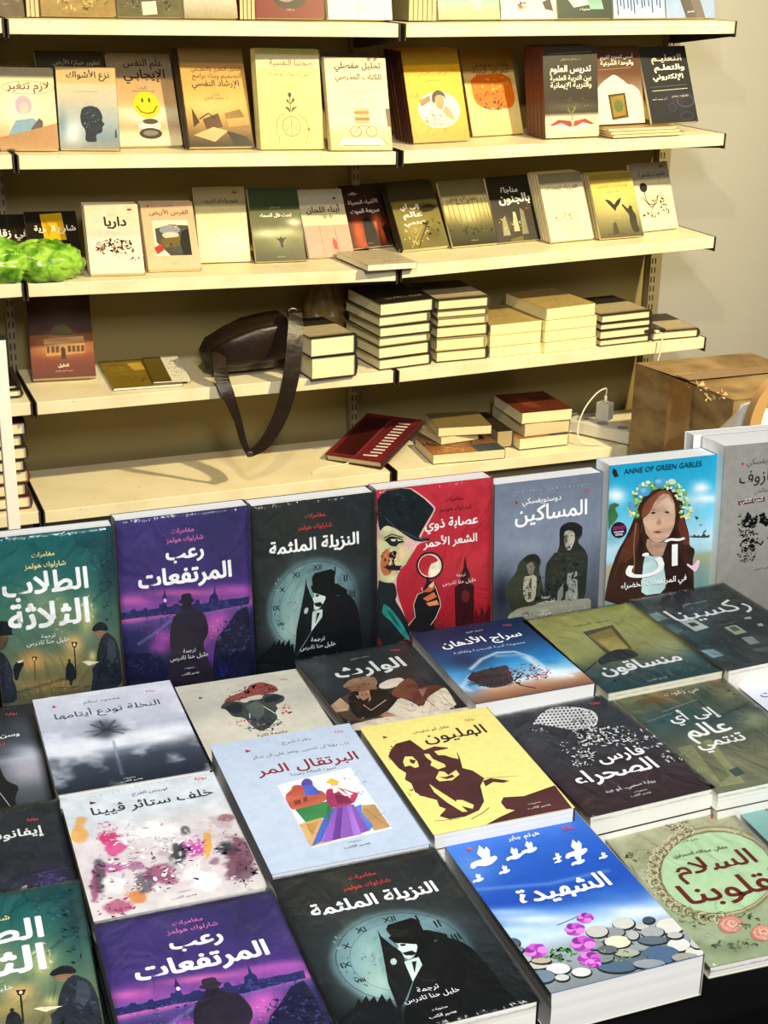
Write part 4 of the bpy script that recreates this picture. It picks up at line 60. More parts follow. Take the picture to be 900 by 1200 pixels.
'salam':{'res': (90,120),'noise': (.06,9,20),'stops': [(0,'#a2a284'),(.2,'#a8a888'),(.5,'#a4aa8a'),(.75,'#9aa684'),(1,'#8c9a78')],'soft': [('g','#8c8a68',.494,.102,.168,.03,-.063,.071,.6),('g','#c8c8a8',.128,.117,.124,.023,-.058,.07,.5),('g','#7c8058',.177,.282,.081,.015,-.069,.079,.6),('g','#6f7c58',.189,.921,.183,.034,-.041,.042,.7),('g','#c0ccb0',.17,.867,.074,.014,-.031,.032,.5),('g','#88866a',1.041,.282,.139,.025,-.083,.082,.5)],'items': [('e','#8a8260',.544,.477,.397,.073,-.268,.279),('e','#b8b08a',.544,.477,.384,.07,-.256,.266),('e','#7c7a58',.541,.481,.368,.067,-.243,.253),('e','#aecba0',.545,.485,.354,.065,-.234,.243),('o','#5c5038',.0069,.615,.189,.028,.005,-.019,.021),('o','#d8cca0',.0069,.596,.198,.037,.007,-.025,.028),('o','#6c6040',.0069,.577,.209,.028,.005,-.019,.021),('o','#c8ba90',.0069,.524,.215,.037,.007,-.025,.027),('o','#5c5038',.0069,.505,.229,.027,.005,-.019,.02),('o','#d8cca0',.0068,.452,.237,.037,.007,-.024,.027),('o','#6c6040',.0068,.434,.253,.027,.005,-.018,.02),('o','#c8ba90',.0068,.382,.264,.037,.007,-.024,.027),('o','#5c5038',.0068,.365,.282,.027,.005,-.018,.02),('o','#d8cca0',.0068,.315,.295,.036,.007,-.024,.026),('o','#6c6040',.0067,.301,.315,.027,.005,-.018,.02),('o','#c8ba90',.0067,.278,.303,.036,.007,-.023,.026),('o','#5c5038',.0067,.265,.324,.027,.005,-.017,.02),('o','#d8cca0',.0067,.221,.341,.036,.007,-.023,.026),('o','#6c6040',.0067,.212,.364,.027,.005,-.017,.019),('o','#c8ba90',.0066,.171,.381,.036,.007,-.022,.026),('o','#5c5038',.0066,.164,.405,.026,.005,-.017,.019),('o','#d8cca0',.0066,.127,.423,.036,.006,-.022,.025),('o','#6c6040',.0066,.125,.447,.026,.005,-.016,.019),('o','#c8ba90',.0065,.092,.465,.035,.006,-.022,.025),('o','#5c5038',.0065,.093,.49,.026,.005,-.016,.018),('o','#d8cca0',.0065,.087,.482,.035,.006,-.022,.025),('o','#6c6040',.0065,.093,.506,.026,.005,-.016,.018),('o','#c8ba90',.0065,.068,.524,.035,.006,-.021,.024),('o','#5c5038',.0064,.078,.548,.026,.005,-.016,.018),('o','#d8cca0',.0064,.057,.565,.035,.006,-.021,.024),('o','#6c6040',.0064,.071,.588,.026,.005,-.016,.018),('o','#c8ba90',.0064,.087,.61,.034,.006,-.021,.024),('o','#5c5038',.0064,.073,.626,.025,.005,-.016,.018),('o','#d8cca0',.0063,.092,.647,.034,.006,-.021,.023),('o','#6c6040',.0063,.082,.661,.025,.005,-.016,.017),('o','#c8ba90',.0063,.106,.68,.034,.006,-.021,.023),('o','#5c5038',.0063,.122,.668,.025,.005,-.016,.017),('o','#d8cca0',.0063,.149,.686,.034,.006,-.021,.023),('o','#6c6040',.0063,.146,.696,.025,.005,-.016,.017),('o','#c8ba90',.0063,.177,.712,.034,.006,-.021,.023),('o','#5c5038',.0063,.177,.721,.025,.005,-.016,.017),('o','#d8cca0',.0063,.211,.734,.034,.006,-.021,.023),('o','#6c6040',.0063,.214,.74,.025,.005,-.016,.017),('o','#c8ba90',.0063,.25,.752,.034,.006,-.022,.023),('o','#5c5038',.0063,.256,.756,.025,.005,-.016,.017),('o','#d8cca0',.0063,.295,.765,.034,.006,-.022,.023),('o','#6c6040',.0063,.326,.743,.025,.005,-.017,.017),('o','#c8ba90',.0063,.366,.749,.034,.006,-.022,.023),('k','#c8bc94',.545,.136,.111,.02,-.046,.051,50,.0251,91),('k','#6c6448',.545,.136,.111,.02,-.046,.051,34,.0153,92),('k','#6c7048',.163,.736,.113,.021,-.042,.045,40,.0226,93),('k','#8a9468',.134,.704,.076,.014,-.042,.046,24,.0201,94),('k','#6f6a48',.101,.299,.054,.01,-.034,.039,18,.0241,95),('k','#c0b48c',.971,.254,.097,.018,-.041,.041,40,.0194,96),('k','#586848',.259,.909,.147,.027,-.027,.028,24,.0245,97),('e','#b87a68',.331,.806,.075,.014,-.047,.048),('e','#d09a86',.335,.805,.06,.011,-.038,.038),('e','#c48876',.34,.804,.045,.008,-.028,.029),('e','#dcae9c',.344,.803,.031,.006,-.02,.02),('e','#b87466',.349,.802,.016,.003,-.01,.011),('e','#b87a68',.473,.885,.068,.013,-.044,.043),('e','#d09a86',.478,.883,.054,.01,-.035,.034),('e','#c48876',.482,.882,.041,.008,-.026,.026),('e','#dcae9c',.487,.881,.029,.005,-.019,.018),('e','#b87466',.491,.88,.015,.003,-.01,.009),('e','#b87a68',.55,.937,.074,.014,-.048,.046),('e','#d09a86',.555,.936,.059,.011,-.039,.037),('e','#c48876',.56,.935,.044,.008,-.029,.028),('e','#dcae9c',.564,.934,.031,.006,-.02,.019),('e','#b87466',.569,.933,.016,.003,-.011,.01),('k','#7c7048',.072,.456,.039,.007,-.163,.187,26,.0209,411),('k','#d4c8a0',.105,.419,.047,.009,-.165,.189,26,.0158,412),('k','#5c7048',.442,.814,.075,.014,-.045,.044,16,.03,413),('k','#e0b8a4',.331,.806,.062,.011,-.039,.04,14,.0199,414),('k','#a86858',.325,.812,.062,.011,-.039,.04,12,.0149,415),('k','#e0b8a4',.473,.885,.056,.01,-.038,.037,12,.0198,416),('k','#5a5236',.58,.15,.111,.02,-.051,.056,20,.0195,417),('t','#c03c3c','ﺔﻳﺍﻭﺭ',.876,.141,.099,.025),('t','#4c5a44','ﺕﺍﺭﻮﺸﻨﻣ',.546,.24,.079,0),('t','#4c5a44','ﺐﺘﻜﻟﺍ ﺮﻴﺼﻋ',.537,.267,.149,0),('t','#44503c','ﻱﻭﺍﺮﻤﺤﻟﺍ ﻪﻠﻟﺍﺪﺒﻋ ﻲﻟﺎﻌﻣ',.542,.356,.411,.006),('t','#6a2420','ﻡﻼﺴﻟﺍ',.563,.458,.598,.012,.9),('t','#6a2420','ﺎﻨﺑﻮﻠﻘﻟ',.549,.615,.72,.012,.9)]},
'shahida':{'res': (100,150),'noise': (.03,7,21),'stops': [(0,'#3f74c8'),(.15,'#2e66c4'),(.35,'#1f54b4'),(.5,'#1c4cac'),(.58,'#3c74c4'),(.66,'#8cb4e0'),(.72,'#c4d8ea'),(.8,'#98a4a8'),(1,'#7c8484')],'soft': [('g','#6a9ce0',.051,.242,.174,.037,-.085,.116,.6),('g','#dce8f4',.221,.619,.238,.052,-.022,.027,.9),('g','#a8c8ec',.102,.552,.221,.048,-.019,.024,.8),('g','#e8f0f8',.83,.7,.148,.032,-.023,.024,.8),('g','#c8dcf0',.1,.662,.181,.039,-.024,.03,.8),('s','#6c9cdc',[-.064,.371,.457,.44,.867,.44],.0188,.5),('g','#1a48a8',.919,.583,.152,.033,-.068,.071,.5),('g','#18409c',.419,.538,.374,.081,-.024,.028,.4)],'items': [('k','#4a4c4c',.597,.876,.392,.085,-.104,.11,40,.0535,101),('k','#55585a',.069,.855,.157,.034,-.051,.062,20,.0455,102),('e','#20262a',.696,.752,.068,.015,-.033,.035),('e','#c8c8bc',.697,.746,.062,.013,-.028,.03),('e','#20262a',.855,.766,.039,.008,-.021,.022),('e','#3c4c5a',.856,.76,.033,.007,-.016,.017),('e','#20262a',.949,.822,.086,.019,-.044,.044),('e','#d4d2c8',.95,.817,.08,.017,-.039,.039),('e','#20262a',.595,.785,.071,.015,-.027,.029),('e','#8c9092',.596,.78,.065,.014,-.023,.025),('e','#20262a',.783,.794,.046,.01,-.017,.018),('e','#c4bcb0',.785,.789,.04,.009,-.013,.013),('e','#20262a',.816,.833,.071,.015,-.03,.031),('e','#a0a4a4',.817,.827,.065,.014,-.025,.026),('e','#20262a',.576,.839,.077,.017,-.033,.035),('e','#dcd8b8',.577,.834,.072,.016,-.028,.03),('e','#20262a',.508,.762,.067,.015,-.031,.034),('e','#c0bcb4',.509,.757,.062,.013,-.027,.03),('e','#20262a',.432,.827,.055,.012,-.024,.027),('e','#8a8e90',.433,.822,.05,.011,-.02,.022),('e','#20262a',.777,.873,.088,.019,-.025,.025),('e','#5c6874',.778,.868,.083,.018,-.02,.021),('e','#20262a',.692,.826,.038,.008,-.026,.027),('e','#b0b0aa',.693,.82,.033,.007,-.021,.023),('e','#20262a',.901,.929,.07,.015,-.037,.036),('e','#d4d2cc',.902,.923,.064,.014,-.032,.031),('e','#20262a',.753,.953,.108,.023,-.047,.048),('e','#4c6480',.754,.948,.103,.022,-.043,.043),('e','#20262a',.576,.948,.086,.019,-.039,.041),('e','#5c6870',.577,.943,.081,.018,-.035,.037),('e','#20262a',.927,.877,.049,.011,-.021,.021),('e','#b8b4a8',.928,.871,.043,.009,-.016,.016),('e','#20262a',.947,.986,.055,.012,-.033,.032),('e','#d0cec6',.948,.981,.05,.011,-.029,.028),('e','#20262a',1.013,.943,.045,.01,-.031,.03),('e','#b8b8b2',1.014,.938,.04,.009,-.026,.025),('e','#20262a',-.016,.72,.048,.01,-.024,.031),('e','#4c5c6a',-.015,.715,.043,.009,-.021,.026),('e','#20262a',-.015,.759,.041,.009,-.017,.021),('e','#6c7880',-.014,.753,.035,.008,-.013,.016),('e','#20262a',-.014,.809,.051,.011,-.022,.027),('e','#b0b0b0',-.013,.804,.046,.01,-.018,.022),('e','#20262a',.027,.86,.071,.016,-.017,.02),('e','#c0bcb4',.028,.855,.066,.014,-.013,.016),('e','#20262a',.134,.9,.071,.015,-.026,.031),('e','#d8d8d4',.135,.895,.066,.014,-.022,.026),('e','#20262a',.017,.918,.074,.016,-.029,.035),('e','#6c8090',.017,.913,.069,.015,-.025,.03),('e','#20262a',.119,.947,.043,.009,-.017,.02),('e','#c8c8c0',.119,.942,.038,.008,-.013,.015),('e','#20262a',.073,.843,.058,.013,-.014,.017),('e','#b8a890',.073,.837,.053,.011,-.01,.013),('e','#20262a',.459,.96,.11,.024,-.03,.032),('e','#4c6478',.46,.955,.105,.023,-.025,.027),('e','#20262a',.245,.944,.057,.012,-.023,.026),('e','#d8d8cc',.245,.939,.052,.011,-.019,.021),('e','#20262a',.411,.898,.076,.016,-.027,.029),('e','#7c8488',.412,.892,.071,.015,-.023,.025),('e','#20262a',.574,.905,.076,.017,-.022,.023),('e','#a8a89c',.575,.9,.071,.015,-.018,.019),('e','#20262a',.482,.866,.059,.013,-.022,.024),('e','#5c646a',.483,.861,.053,.012,-.017,.019),('e','#20262a',.646,.986,.093,.02,-.025,.026),('e','#8c9498',.647,.98,.088,.019,-.021,.021),('e','#20262a',.87,.997,.076,.016,-.026,.026),('e','#98988c',.871,.992,.071,.015,-.022,.021),('k','#3c7a34',.214,.831,.064,.014,-.03,.035,26,.0318,103),('k','#7a9c5c',.49,.9,.106,.023,-.026,.028,40,.0177,104),('e','#c458c0',.481,.688,.023,.005,-.012,.013),('e','#a03aa8',.472,.675,.023,.005,-.012,.013),('e','#d880d0',.486,.662,.023,.005,-.012,.013),('e','#8a2c94',.513,.66,.023,.005,-.012,.013),('e','#c458c0',.532,.669,.023,.005,-.012,.013),('e','#a03aa8',.528,.683,.023,.005,-.012,.013),('e','#d880d0',.506,.692,.023,.005,-.012,.013),('e','#c458c0',.386,.741,.027,.006,-.013,.015),('e','#a03aa8',.361,.732,.027,.006,-.013,.015),('e','#d880d0',.36,.715,.027,.006,-.013,.016),('e','#8a2c94',.384,.703,.027,.006,-.014,.016),('e','#c458c0',.415,.706,.028,.006,-.014,.016),('e','#a03aa8',.429,.72,.027,.006,-.014,.016),('e','#d880d0',.416,.736,.027,.006,-.014,.015),('e','#c458c0',.371,.828,.033,.007,-.016,.018),('e','#a03aa8',.338,.819,.033,.007,-.016,.018),('e','#d880d0',.332,.8,.033,.007,-.016,.018),('e','#8a2c94',.357,.784,.033,.007,-.016,.018),('e','#c458c0',.395,.784,.033,.007,-.016,.019),('e','#a03aa8',.417,.8,.033,.007,-.016,.018),('e','#d880d0',.406,.819,.033,.007,-.016,.018),('e','#c458c0',.307,.895,.029,.006,-.014,.016),('e','#a03aa8',.31,.877,.03,.006,-.014,.016),('e','#d880d0',.338,.867,.03,.006,-.014,.016),('e','#8a2c94',.37,.871,.03,.006,-.015,.016),('e','#c458c0',.382,.888,.03,.006,-.015,.016),('e','#a03aa8',.365,.903,.03,.006,-.014,.016),('e','#d880d0',.331,.906,.029,.006,-.014,.016),('e','#c458c0',.102,.802,.03,.006,-.014,.017),('e','#a03aa8',.069,.803,.03,.006,-.014,.017),('e','#d880d0',.048,.789,.03,.006,-.013,.017),('e','#8a2c94',.055,.772,.03,.006,-.014,.017),('e','#c458c0',.086,.763,.03,.006,-.014,.017),('e','#a03aa8',.116,.771,.03,.006,-.014,.017),('e','#d880d0',.123,.788,.03,.006,-.014,.017),('e','#c458c0',.36,.905,.018,.004,-.009,.01),('e','#a03aa8',.372,.913,.018,.004,-.009,.01),('e','#d880d0',.366,.923,.018,.004,-.009,.01),('e','#8a2c94',.348,.928,.018,.004,-.009,.01),('e','#c458c0',.33,.923,.018,.004,-.009,.01),('e','#a03aa8',.327,.913,.018,.004,-.009,.01),('e','#d880d0',.34,.905,.018,.004,-.009,.01),('p','#dfe6f0',[.17,.221,.16,.174,.213,.123,.222,.151,.208,.209]),('p','#f4f6fa',[.056,.248,.084,.223,.128,.217,.182,.212,.226,.213,.259,.208,.269,.222,.246,.239,.197,.257,.149,.262,.11,.248,.069,.264]),('p','#ffffff',[.167,.231,.194,.176,.249,.142,.254,.168,.217,.221]),('p','#dfe6f0',[.374,.236,.37,.208,.402,.178,.407,.195,.398,.229]),('p','#f4f6fa',[.305,.252,.323,.237,.349,.234,.382,.23,.408,.231,.428,.228,.434,.237,.419,.247,.39,.257,.361,.26,.338,.252,.313,.261]),('p','#ffffff',[.373,.242,.39,.209,.423,.189,.426,.205,.402,.236]),('p','#dfe6f0',[.497,.216,.492,.187,.525,.158,.53,.174,.52,.209]),('p','#f4f6fa',[.426,.232,.445,.217,.471,.213,.504,.21,.531,.211,.551,.208,.556,.217,.542,.227,.512,.237,.483,.24,.459,.232,.434,.242]),('p','#ffffff',[.495,.222,.512,.189,.547,.169,.549,.184,.525,.216]),('p','#dfe6f0',[.051,.33,.047,.312,.067,.292,.071,.303,.066,.326]),('p','#f4f6fa',[.005,.341,.017,.331,.034,.329,.056,.327,.073,.327,.087,.325,.09,.331,.081,.338,.062,.344,.043,.346,.027,.341,.011,.347]),('p','#ffffff',[.05,.334,.06,.313,.082,.299,.084,.31,.07,.33]),('p','#dfe6f0',[.245,.315,.242,.296,.263,.276,.267,.287,.261,.31]),('p','#f4f6fa',[.199,.326,.211,.315,.229,.313,.25,.311,.268,.312,.282,.31,.285,.315,.276,.322,.256,.329,.237,.331,.221,.326,.204,.332]),('p','#ffffff',[.245,.319,.255,.297,.278,.284,.28,.294,.264,.315]),('p','#dfe6f0',[.774,.292,.77,.253,.818,.212,.824,.235,.808,.282]),('p','#f4f6fa',[.675,.314,.702,.293,.739,.288,.785,.284,.822,.285,.851,.281,.858,.293,.837,.307,.795,.321,.754,.325,.721,.314,.685,.327]),('p','#ffffff',[.772,.3,.798,.255,.848,.227,.85,.249,.814,.292]),('p','#dfe6f0',[.734,.353,.731,.33,.76,.306,.763,.32,.754,.348]),('p','#f4f6fa',[.674,.367,.69,.354,.713,.351,.74,.349,.763,.35,.78,.347,.784,.354,.772,.363,.746,.371,.721,.373,.702,.367,.68,.374]),('p','#ffffff',[.732,.358,.748,.331,.778,.315,.779,.328,.758,.354]),('p','#dfe6f0',[.629,.302,.627,.287,.645,.271,.647,.28,.641,.298]),('p','#f4f6fa',[.591,.31,.601,.302,.615,.3,.633,.299,.647,.299,.658,.298,.661,.302,.653,.307,.637,.313,.621,.314,.608,.31,.595,.315]),('p','#ffffff',[.628,.305,.637,.287,.656,.277,.657,.285,.644,.302]),('p','#dfe6f0',[.912,.358,.911,.343,.93,.328,.932,.336,.926,.354]),('p','#f4f6fa',[.874,.366,.884,.358,.899,.357,.917,.355,.931,.356,.942,.354,.945,.359,.937,.364,.92,.369,.904,.371,.892,.366,.877,.371]),('p','#ffffff',[.911,.361,.922,.344,.941,.334,.942,.342,.928,.358]),('p','#dfe6f0',[.615,.326,.614,.313,.629,.3,.631,.307,.626,.323]),('p','#f4f6fa',[.583,.333,.592,.326,.604,.325,.619,.323,.631,.324,.64,.322,.643,.326,.636,.331,.622,.335,.609,.337,.598,.333,.586,.337]),('p','#ffffff',[.615,.328,.623,.314,.639,.305,.64,.312,.628,.326]),('d','#c8d8f0',[.125,.078,.346,.092],6,.004),('d','#c8d8f0',[.395,.088,.892,.092],10,.004),('t','#e03848','ﺔﻳﺍﻭﺭ',.85,.132,.089,.025),('e','#d85060',.136,.135,.016,.003,-.007,.01),('t','#f4f4f0','ﺮﺑﺎﺟ ﻢﺜﻴﻫ',.526,.131,.23,.01),('t','#f4f4f0','ﺓﺪﻴﻬﺸﻟﺍ',.512,.499,.622,.03),('l','#2c3034',.0036,[.309,.682,.467,.662])]},
'teal':{'res': (30,40),'noise': (.05,6,1),'stops': [(0,'#7fa8a2'),(1,'#5c8a86')],'soft': [('g','#a0c0b8',.131,.091,.084,.018,-.044,.049,.5)],'items': [('d','#d0e0dc',[.185,.086,.302,.088],4,.0035),('p','#a03c40',[.199,.173,.225,.173,.213,.186,.193,.189])]},
'white':{'res': (30,40),'noise': (.05,6,1),'stops': [(0,'#dfe2ec'),(1,'#d4d8e4')],'soft': [],'items': [('d','#9a9cb0',[.121,.018,.343,.008],6,.0029),('p','#b03040',[.111,.051,.125,.066,.089,.075]),('t','#3a3a44','ﺕﺎﻳﺎﻜﺣ',.253,.212,.344,.02)]},
'lazim':{'res': (30,44),'noise': (.04,6,1),'stops': [(0,'#5a564c'),(.1,'#5a564c'),(.13,'#e6d8b0'),(.6,'#ecdcb4'),(.8,'#d0b08c'),(1,'#b8946c')],'soft': [('g','#f0ece0',.4,.5,.3,.0,.0,.2,.8)],'items': [('t','#6a2828','ﺮﻴﻐﺘﺗ ﻡﺯﻻ',.55,.24,.72,.012),('o','#8a6a60',.008,.55,.24,.45,.0,.0,.08),('e','#d8a8c0',.45,.46,.14,.0,.0,.12),('e','#e0c0b8',.46,.5,.08,.0,.0,.08),('p','#7a9ab0',[.15,.85,.3,.65,.6,.62,.8,.75,.7,.85]),('p','#5a5450',[.55,.75,.7,.62,.76,.66,.75,.8,.6,.84]),('p','#b08860',[.0,.86,.5,.78,1.0,.68,1.0,1.0,.0,1.0])]},  # dark top strip: shade of the board above painted into the cream
'nazaa':{'res': (30,44),'noise': (.04,6,1),'stops': [(0,'#c4a878'),(.19,'#c8ac7c'),(.21,'#d4c0a0'),(.6,'#a8b0b4'),(.85,'#7c90a0'),(1,'#8c8c88')],'soft': [('g','#e8eef2',.2,.8,.2,.0,.0,.15,.8),('g','#5a7890',.05,.7,.1,.0,.0,.2,.6)],'items': [('t','#2a2420','ﻙﺍﻮﺷﻷﺍ ﻉﺰﻧ',.53,.1,.72,.018),('p','#2c3440',[.36,.6,.4,.5,.55,.47,.68,.5,.74,.6,.72,.66,.77,.7,.72,.73,.72,.8,.6,.83,.62,.92,.42,.92,.44,.78,.37,.7]),('k','#8894a0',.55,.64,.14,.0,.0,.14,30,.018,3),('l','#8a7a60',.006,[.3,.3,.7,.3]),('p','#3c444c',[.93,.78,.95,.75,.96,.86,.92,.87]),('k','#4c4a44',.85,.55,.12,.0,.0,.06,5,.014,4)]},  # tan top band also carries painted shade from the shelf above
'smile':{'res': (30,44),'noise': (.04,6,1),'stops': [(0,'#8a7a5c'),(.2,'#8c7c60'),(.3,'#b89468'),(.55,'#c8a478'),(.62,'#d8c8a8'),(.8,'#b8a080'),(.9,'#e0d0a8'),(1,'#e8dcb0')],'soft': [('g','#e8e0d0',.5,.68,.4,.0,.0,.06,.7)],'items': [('t','#2a2420','ﺲﻔﻨﻟﺍ ﻢﻠﻋ',.55,.12,.62,.022),('t','#2a2420','ﻲـﺑﺎﺠﻳﻹﺍ',.55,.25,.66,.022),('t','#2a2420','ﻒﻴﻟﺄﺗ',.5,.37,.14,0),('t','#2a2420','ﺪﻤﺤﻣ ﺪﻴﻌﺳ ﺭﻮﻧ',.5,.41,.36,0),('e','#e8c020',.52,.56,.21,.0,.0,.145),('e','#2a2420',.46,.51,.016,.0,.0,.026),('e','#2a2420',.57,.51,.016,.0,.0,.026),('l','#2a2420',.016,[.36,.57,.42,.635,.52,.655,.62,.635,.68,.57]),('e','#d8d4c8',.52,.79,.18,.0,.0,.05),('e','#4a443c',.54,.74,.12,.0,.0,.03),('e','#3a342e',.52,.87,.18,.0,.0,.06),('e','#7a7068',.52,.865,.12,.0,.0,.03)]},  # upper tan darkened as painted shade of the board overhead
'irshad':{'res': (30,44),'noise': (.04,6,1),'stops': [(0,'#7a643c'),(.14,'#7a643c'),(.16,'#b88c4c'),(.4,'#d09c50'),(.55,'#d8a858'),(.75,'#a88040'),(1,'#2c2014')],'soft': [('g','#e0c088',.4,.6,.4,.0,.0,.1,.6)],'items': [('t','#2a2420','ﻲﻘﻴﺒﻄﺘﻟﺍﻭ ﻱﺮﻈﻨﻟﺍ ﻞﻴﻟﺪﻟﺍ',.55,.22,.76,.01),('t','#2a2420','ﺞﻣﺍﺮﺑ ﺀﺎﻨﺑﻭ ﻢﻴﻤﺼﺘﻟ',.55,.29,.76,.01),('t','#2a2420','ﻲﺴﻔﻨﻟﺍ ﺩﺎﺷﺭﻹﺍ',.52,.37,.74,.022),('t','#2a2420','ﻒﻴﻟﺄﺗ',.5,.47,.12,0),('t','#2a2420','ﻱﺰﻌﻟﺍ ﺪﻴﻌﺳ .ﺩ',.5,.51,.36,0),('p','#8a6a3c',[.6,.66,.85,.62,.98,.8,.95,.85,.62,.78]),('p','#c89050',[.62,.72,.95,.7,.97,.78,.64,.8]),('p','#5a3c20',[.25,.72,.5,.66,.55,.8,.3,.84]),('p','#c8a878',[.08,.88,.4,.8,.62,.84,.4,.95]),('p','#1c140c',[.6,.84,.9,.9,1.0,1.0,.7,1.0]),('p','#3a2814',[.1,.6,.2,.75,.1,.8]),('l','#2c1c10',.02,[.2,.72,.35,.66,.45,.72])]},  # dull top band is the orange ground painted in shelf shade
'head':{'res': (30,44),'noise': (.04,6,1),'stops': [(0,'#8a8a4c'),(.05,'#94904c'),(.07,'#d8c8a0'),(.18,'#e0c898'),(.2,'#ece08c'),(1,'#ecdf84')],'soft': [],'items': [('t','#7a5a40','ﺔﻴﺴﻔﻨﻟﺍ ﺎﻨﺘﺤﺻ',.55,.14,.68,.02),('t','#6a6440','ﺓﺎﻴﺤﻟﺍﻭ ﺓﺩﺎﻌﺴﻟﺍ ﻦﻴﺑ',.5,.25,.66,.012),('t','#6a6440','ﻒﻴﻟﺄﺗ',.5,.33,.1,0),('t','#6a6440','ﻱﻭﺍﺰﻌﻟﺍ ﻲﻣﺎﺳ .ﺩ',.5,.37,.3,0),('l','#4a5030',.014,[.5,.62,.5,.48]),('p','#4a6030',[.5,.64,.44,.6,.4,.57,.48,.58]),('p','#4a6030',[.5,.64,.56,.6,.62,.57,.53,.58]),('p','#3c4828',[.5,.55,.44,.52,.46,.49]),('p','#3c4828',[.5,.55,.58,.51,.55,.48]),('e','#3a4028',.5,.455,.03,.0,.0,.025),('l','#6a6440',.01,[.28,.95,.3,.88,.24,.84,.27,.78,.27,.72,.33,.66,.42,.64]),('l','#6a6440',.01,[.72,.95,.74,.88,.78,.82,.76,.76,.72,.7,.6,.64]),('e','#d0c888',.5,.77,.14,.0,.0,.1),('o','#6a6440',.01,.5,.77,.14,.0,.0,.1),('l','#6a6440',.008,[.5,.68,.5,.86]),('l','#6a6440',.008,[.4,.74,.46,.78,.41,.82]),('l','#6a6440',.008,[.6,.74,.54,.78,.59,.82]),('e','#a04830',.77,.8,.02,.0,.0,.014),('k','#8a8450',.3,.5,.15,.0,.0,.1,6,.01,6),('t','#8a8450','ﺐﺘﻜﻟﺍ ﺮﻴﺼﻋ',.5,.94,.18,0)]},  # olive strip along the very top is painted shade
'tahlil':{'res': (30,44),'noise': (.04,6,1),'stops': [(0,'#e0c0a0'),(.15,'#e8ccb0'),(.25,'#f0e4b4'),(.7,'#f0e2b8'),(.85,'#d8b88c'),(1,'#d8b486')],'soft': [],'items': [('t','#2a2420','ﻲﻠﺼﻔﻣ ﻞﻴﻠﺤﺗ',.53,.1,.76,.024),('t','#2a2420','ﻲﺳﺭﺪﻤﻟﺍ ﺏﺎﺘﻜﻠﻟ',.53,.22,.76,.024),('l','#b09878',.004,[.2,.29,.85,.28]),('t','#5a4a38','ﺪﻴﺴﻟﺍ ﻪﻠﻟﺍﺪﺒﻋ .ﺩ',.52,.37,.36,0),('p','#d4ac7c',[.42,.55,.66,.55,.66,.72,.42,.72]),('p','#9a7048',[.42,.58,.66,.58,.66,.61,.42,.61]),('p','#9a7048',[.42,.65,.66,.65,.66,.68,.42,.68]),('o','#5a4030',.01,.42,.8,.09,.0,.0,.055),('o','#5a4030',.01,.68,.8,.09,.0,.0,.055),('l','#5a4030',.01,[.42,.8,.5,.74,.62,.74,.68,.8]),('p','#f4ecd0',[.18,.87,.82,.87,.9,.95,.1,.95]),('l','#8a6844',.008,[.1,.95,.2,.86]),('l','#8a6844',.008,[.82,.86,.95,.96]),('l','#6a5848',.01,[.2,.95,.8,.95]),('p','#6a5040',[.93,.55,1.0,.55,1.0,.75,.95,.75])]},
'boy':{'res': (30,44),'noise': (.04,6,1),'stops': [(0,'#9a7a1c'),(.16,'#9a7a1c'),(.18,'#e0a818'),(.5,'#e2aa1c'),(.8,'#d89a1c'),(1,'#c88818')],'soft': [('g','#f0c040',.5,.3,.3,.0,.0,.1,.4)],'items': [('t','#6a4c10','ﻲﻧﺎﺴﻧﻹﺍ ﺹﺮﺤﻟﺍ ﻲﻓ',.5,.27,.5,.006),('t','#6a4c10','ﻱﺮﻴﻄﻤﻟﺍ ﻞﻴﻬﺳ .ﺩ',.5,.34,.3,0),('e','#ece0c8',.53,.66,.37,.0,.0,.2),('p','#a8b0b8',[.22,.8,.36,.66,.55,.6,.72,.64,.86,.76,.7,.85,.4,.86]),('k','#6a7480',.5,.76,.26,.0,.0,.08,20,.04,53),('p','#8a6a48',[.2,.55,.4,.5,.4,.56,.22,.62]),('p','#b88460',[.45,.52,.5,.48,.62,.48,.64,.58,.58,.66,.5,.64]),('p','#241c18',[.42,.56,.44,.48,.55,.44,.66,.48,.67,.56,.62,.5,.5,.5,.46,.6]),('p','#b88460',[.58,.68,.66,.62,.72,.66,.78,.78,.7,.76]),('l','#8a9098',.012,[.45,.7,.4,.84]),('k','#a86c10',.5,.92,.5,.0,.0,.06,30,.03,7),('k','#f0c860',.1,.7,.1,.0,.0,.2,14,.03,8),('t','#a86c10','ﺓﺀﺍﺮﻗ',.1,.5,.2,0)]},  # darker amber top: cast shade put into the ground colour
'fire':{'res': (30,44),'noise': (.04,6,1),'stops': [(0,'#7a5a20'),(.26,'#806024'),(.28,'#ecd088'),(.8,'#eed48c'),(1,'#e8cc80')],'soft': [('g','#e89020',.5,.42,.3,.0,.0,.1,.9),('g','#d84818',.5,.52,.35,.0,.0,.1,.9)],'items': [('t','#2a2420','ﻲﻓ ﺔﻳﻭﺍﺪﺑ ﺕﺎﺘﺷﻭ',.55,.2,.7,.012),('t','#2a2420','ﺔﻳﺩﺎﺒﻟﺍ ﻞﻫﺃ ﺮﻌﺷ',.55,.26,.7,.008),('p','#e07018',[.12,.3,.9,.29,.95,.6,.85,.7,.6,.72,.35,.71,.14,.62]),('k','#f0b030',.5,.4,.36,.0,.0,.08,24,.05,9),('k','#b02c14',.5,.56,.36,.0,.0,.08,30,.05,10),('k','#3a1a14',.55,.66,.3,.0,.0,.05,20,.04,11),('k','#e8e0d0',.5,.71,.36,.0,.0,.02,16,.03,12),('t','#8a6a3c','ﻲﺒﻴﺘﻌﻟﺍ ﺪﻤﺤﻣ .ﺩ',.5,.82,.3,0)]},  # brown upper part paints the shelf's cast shade over the yellow
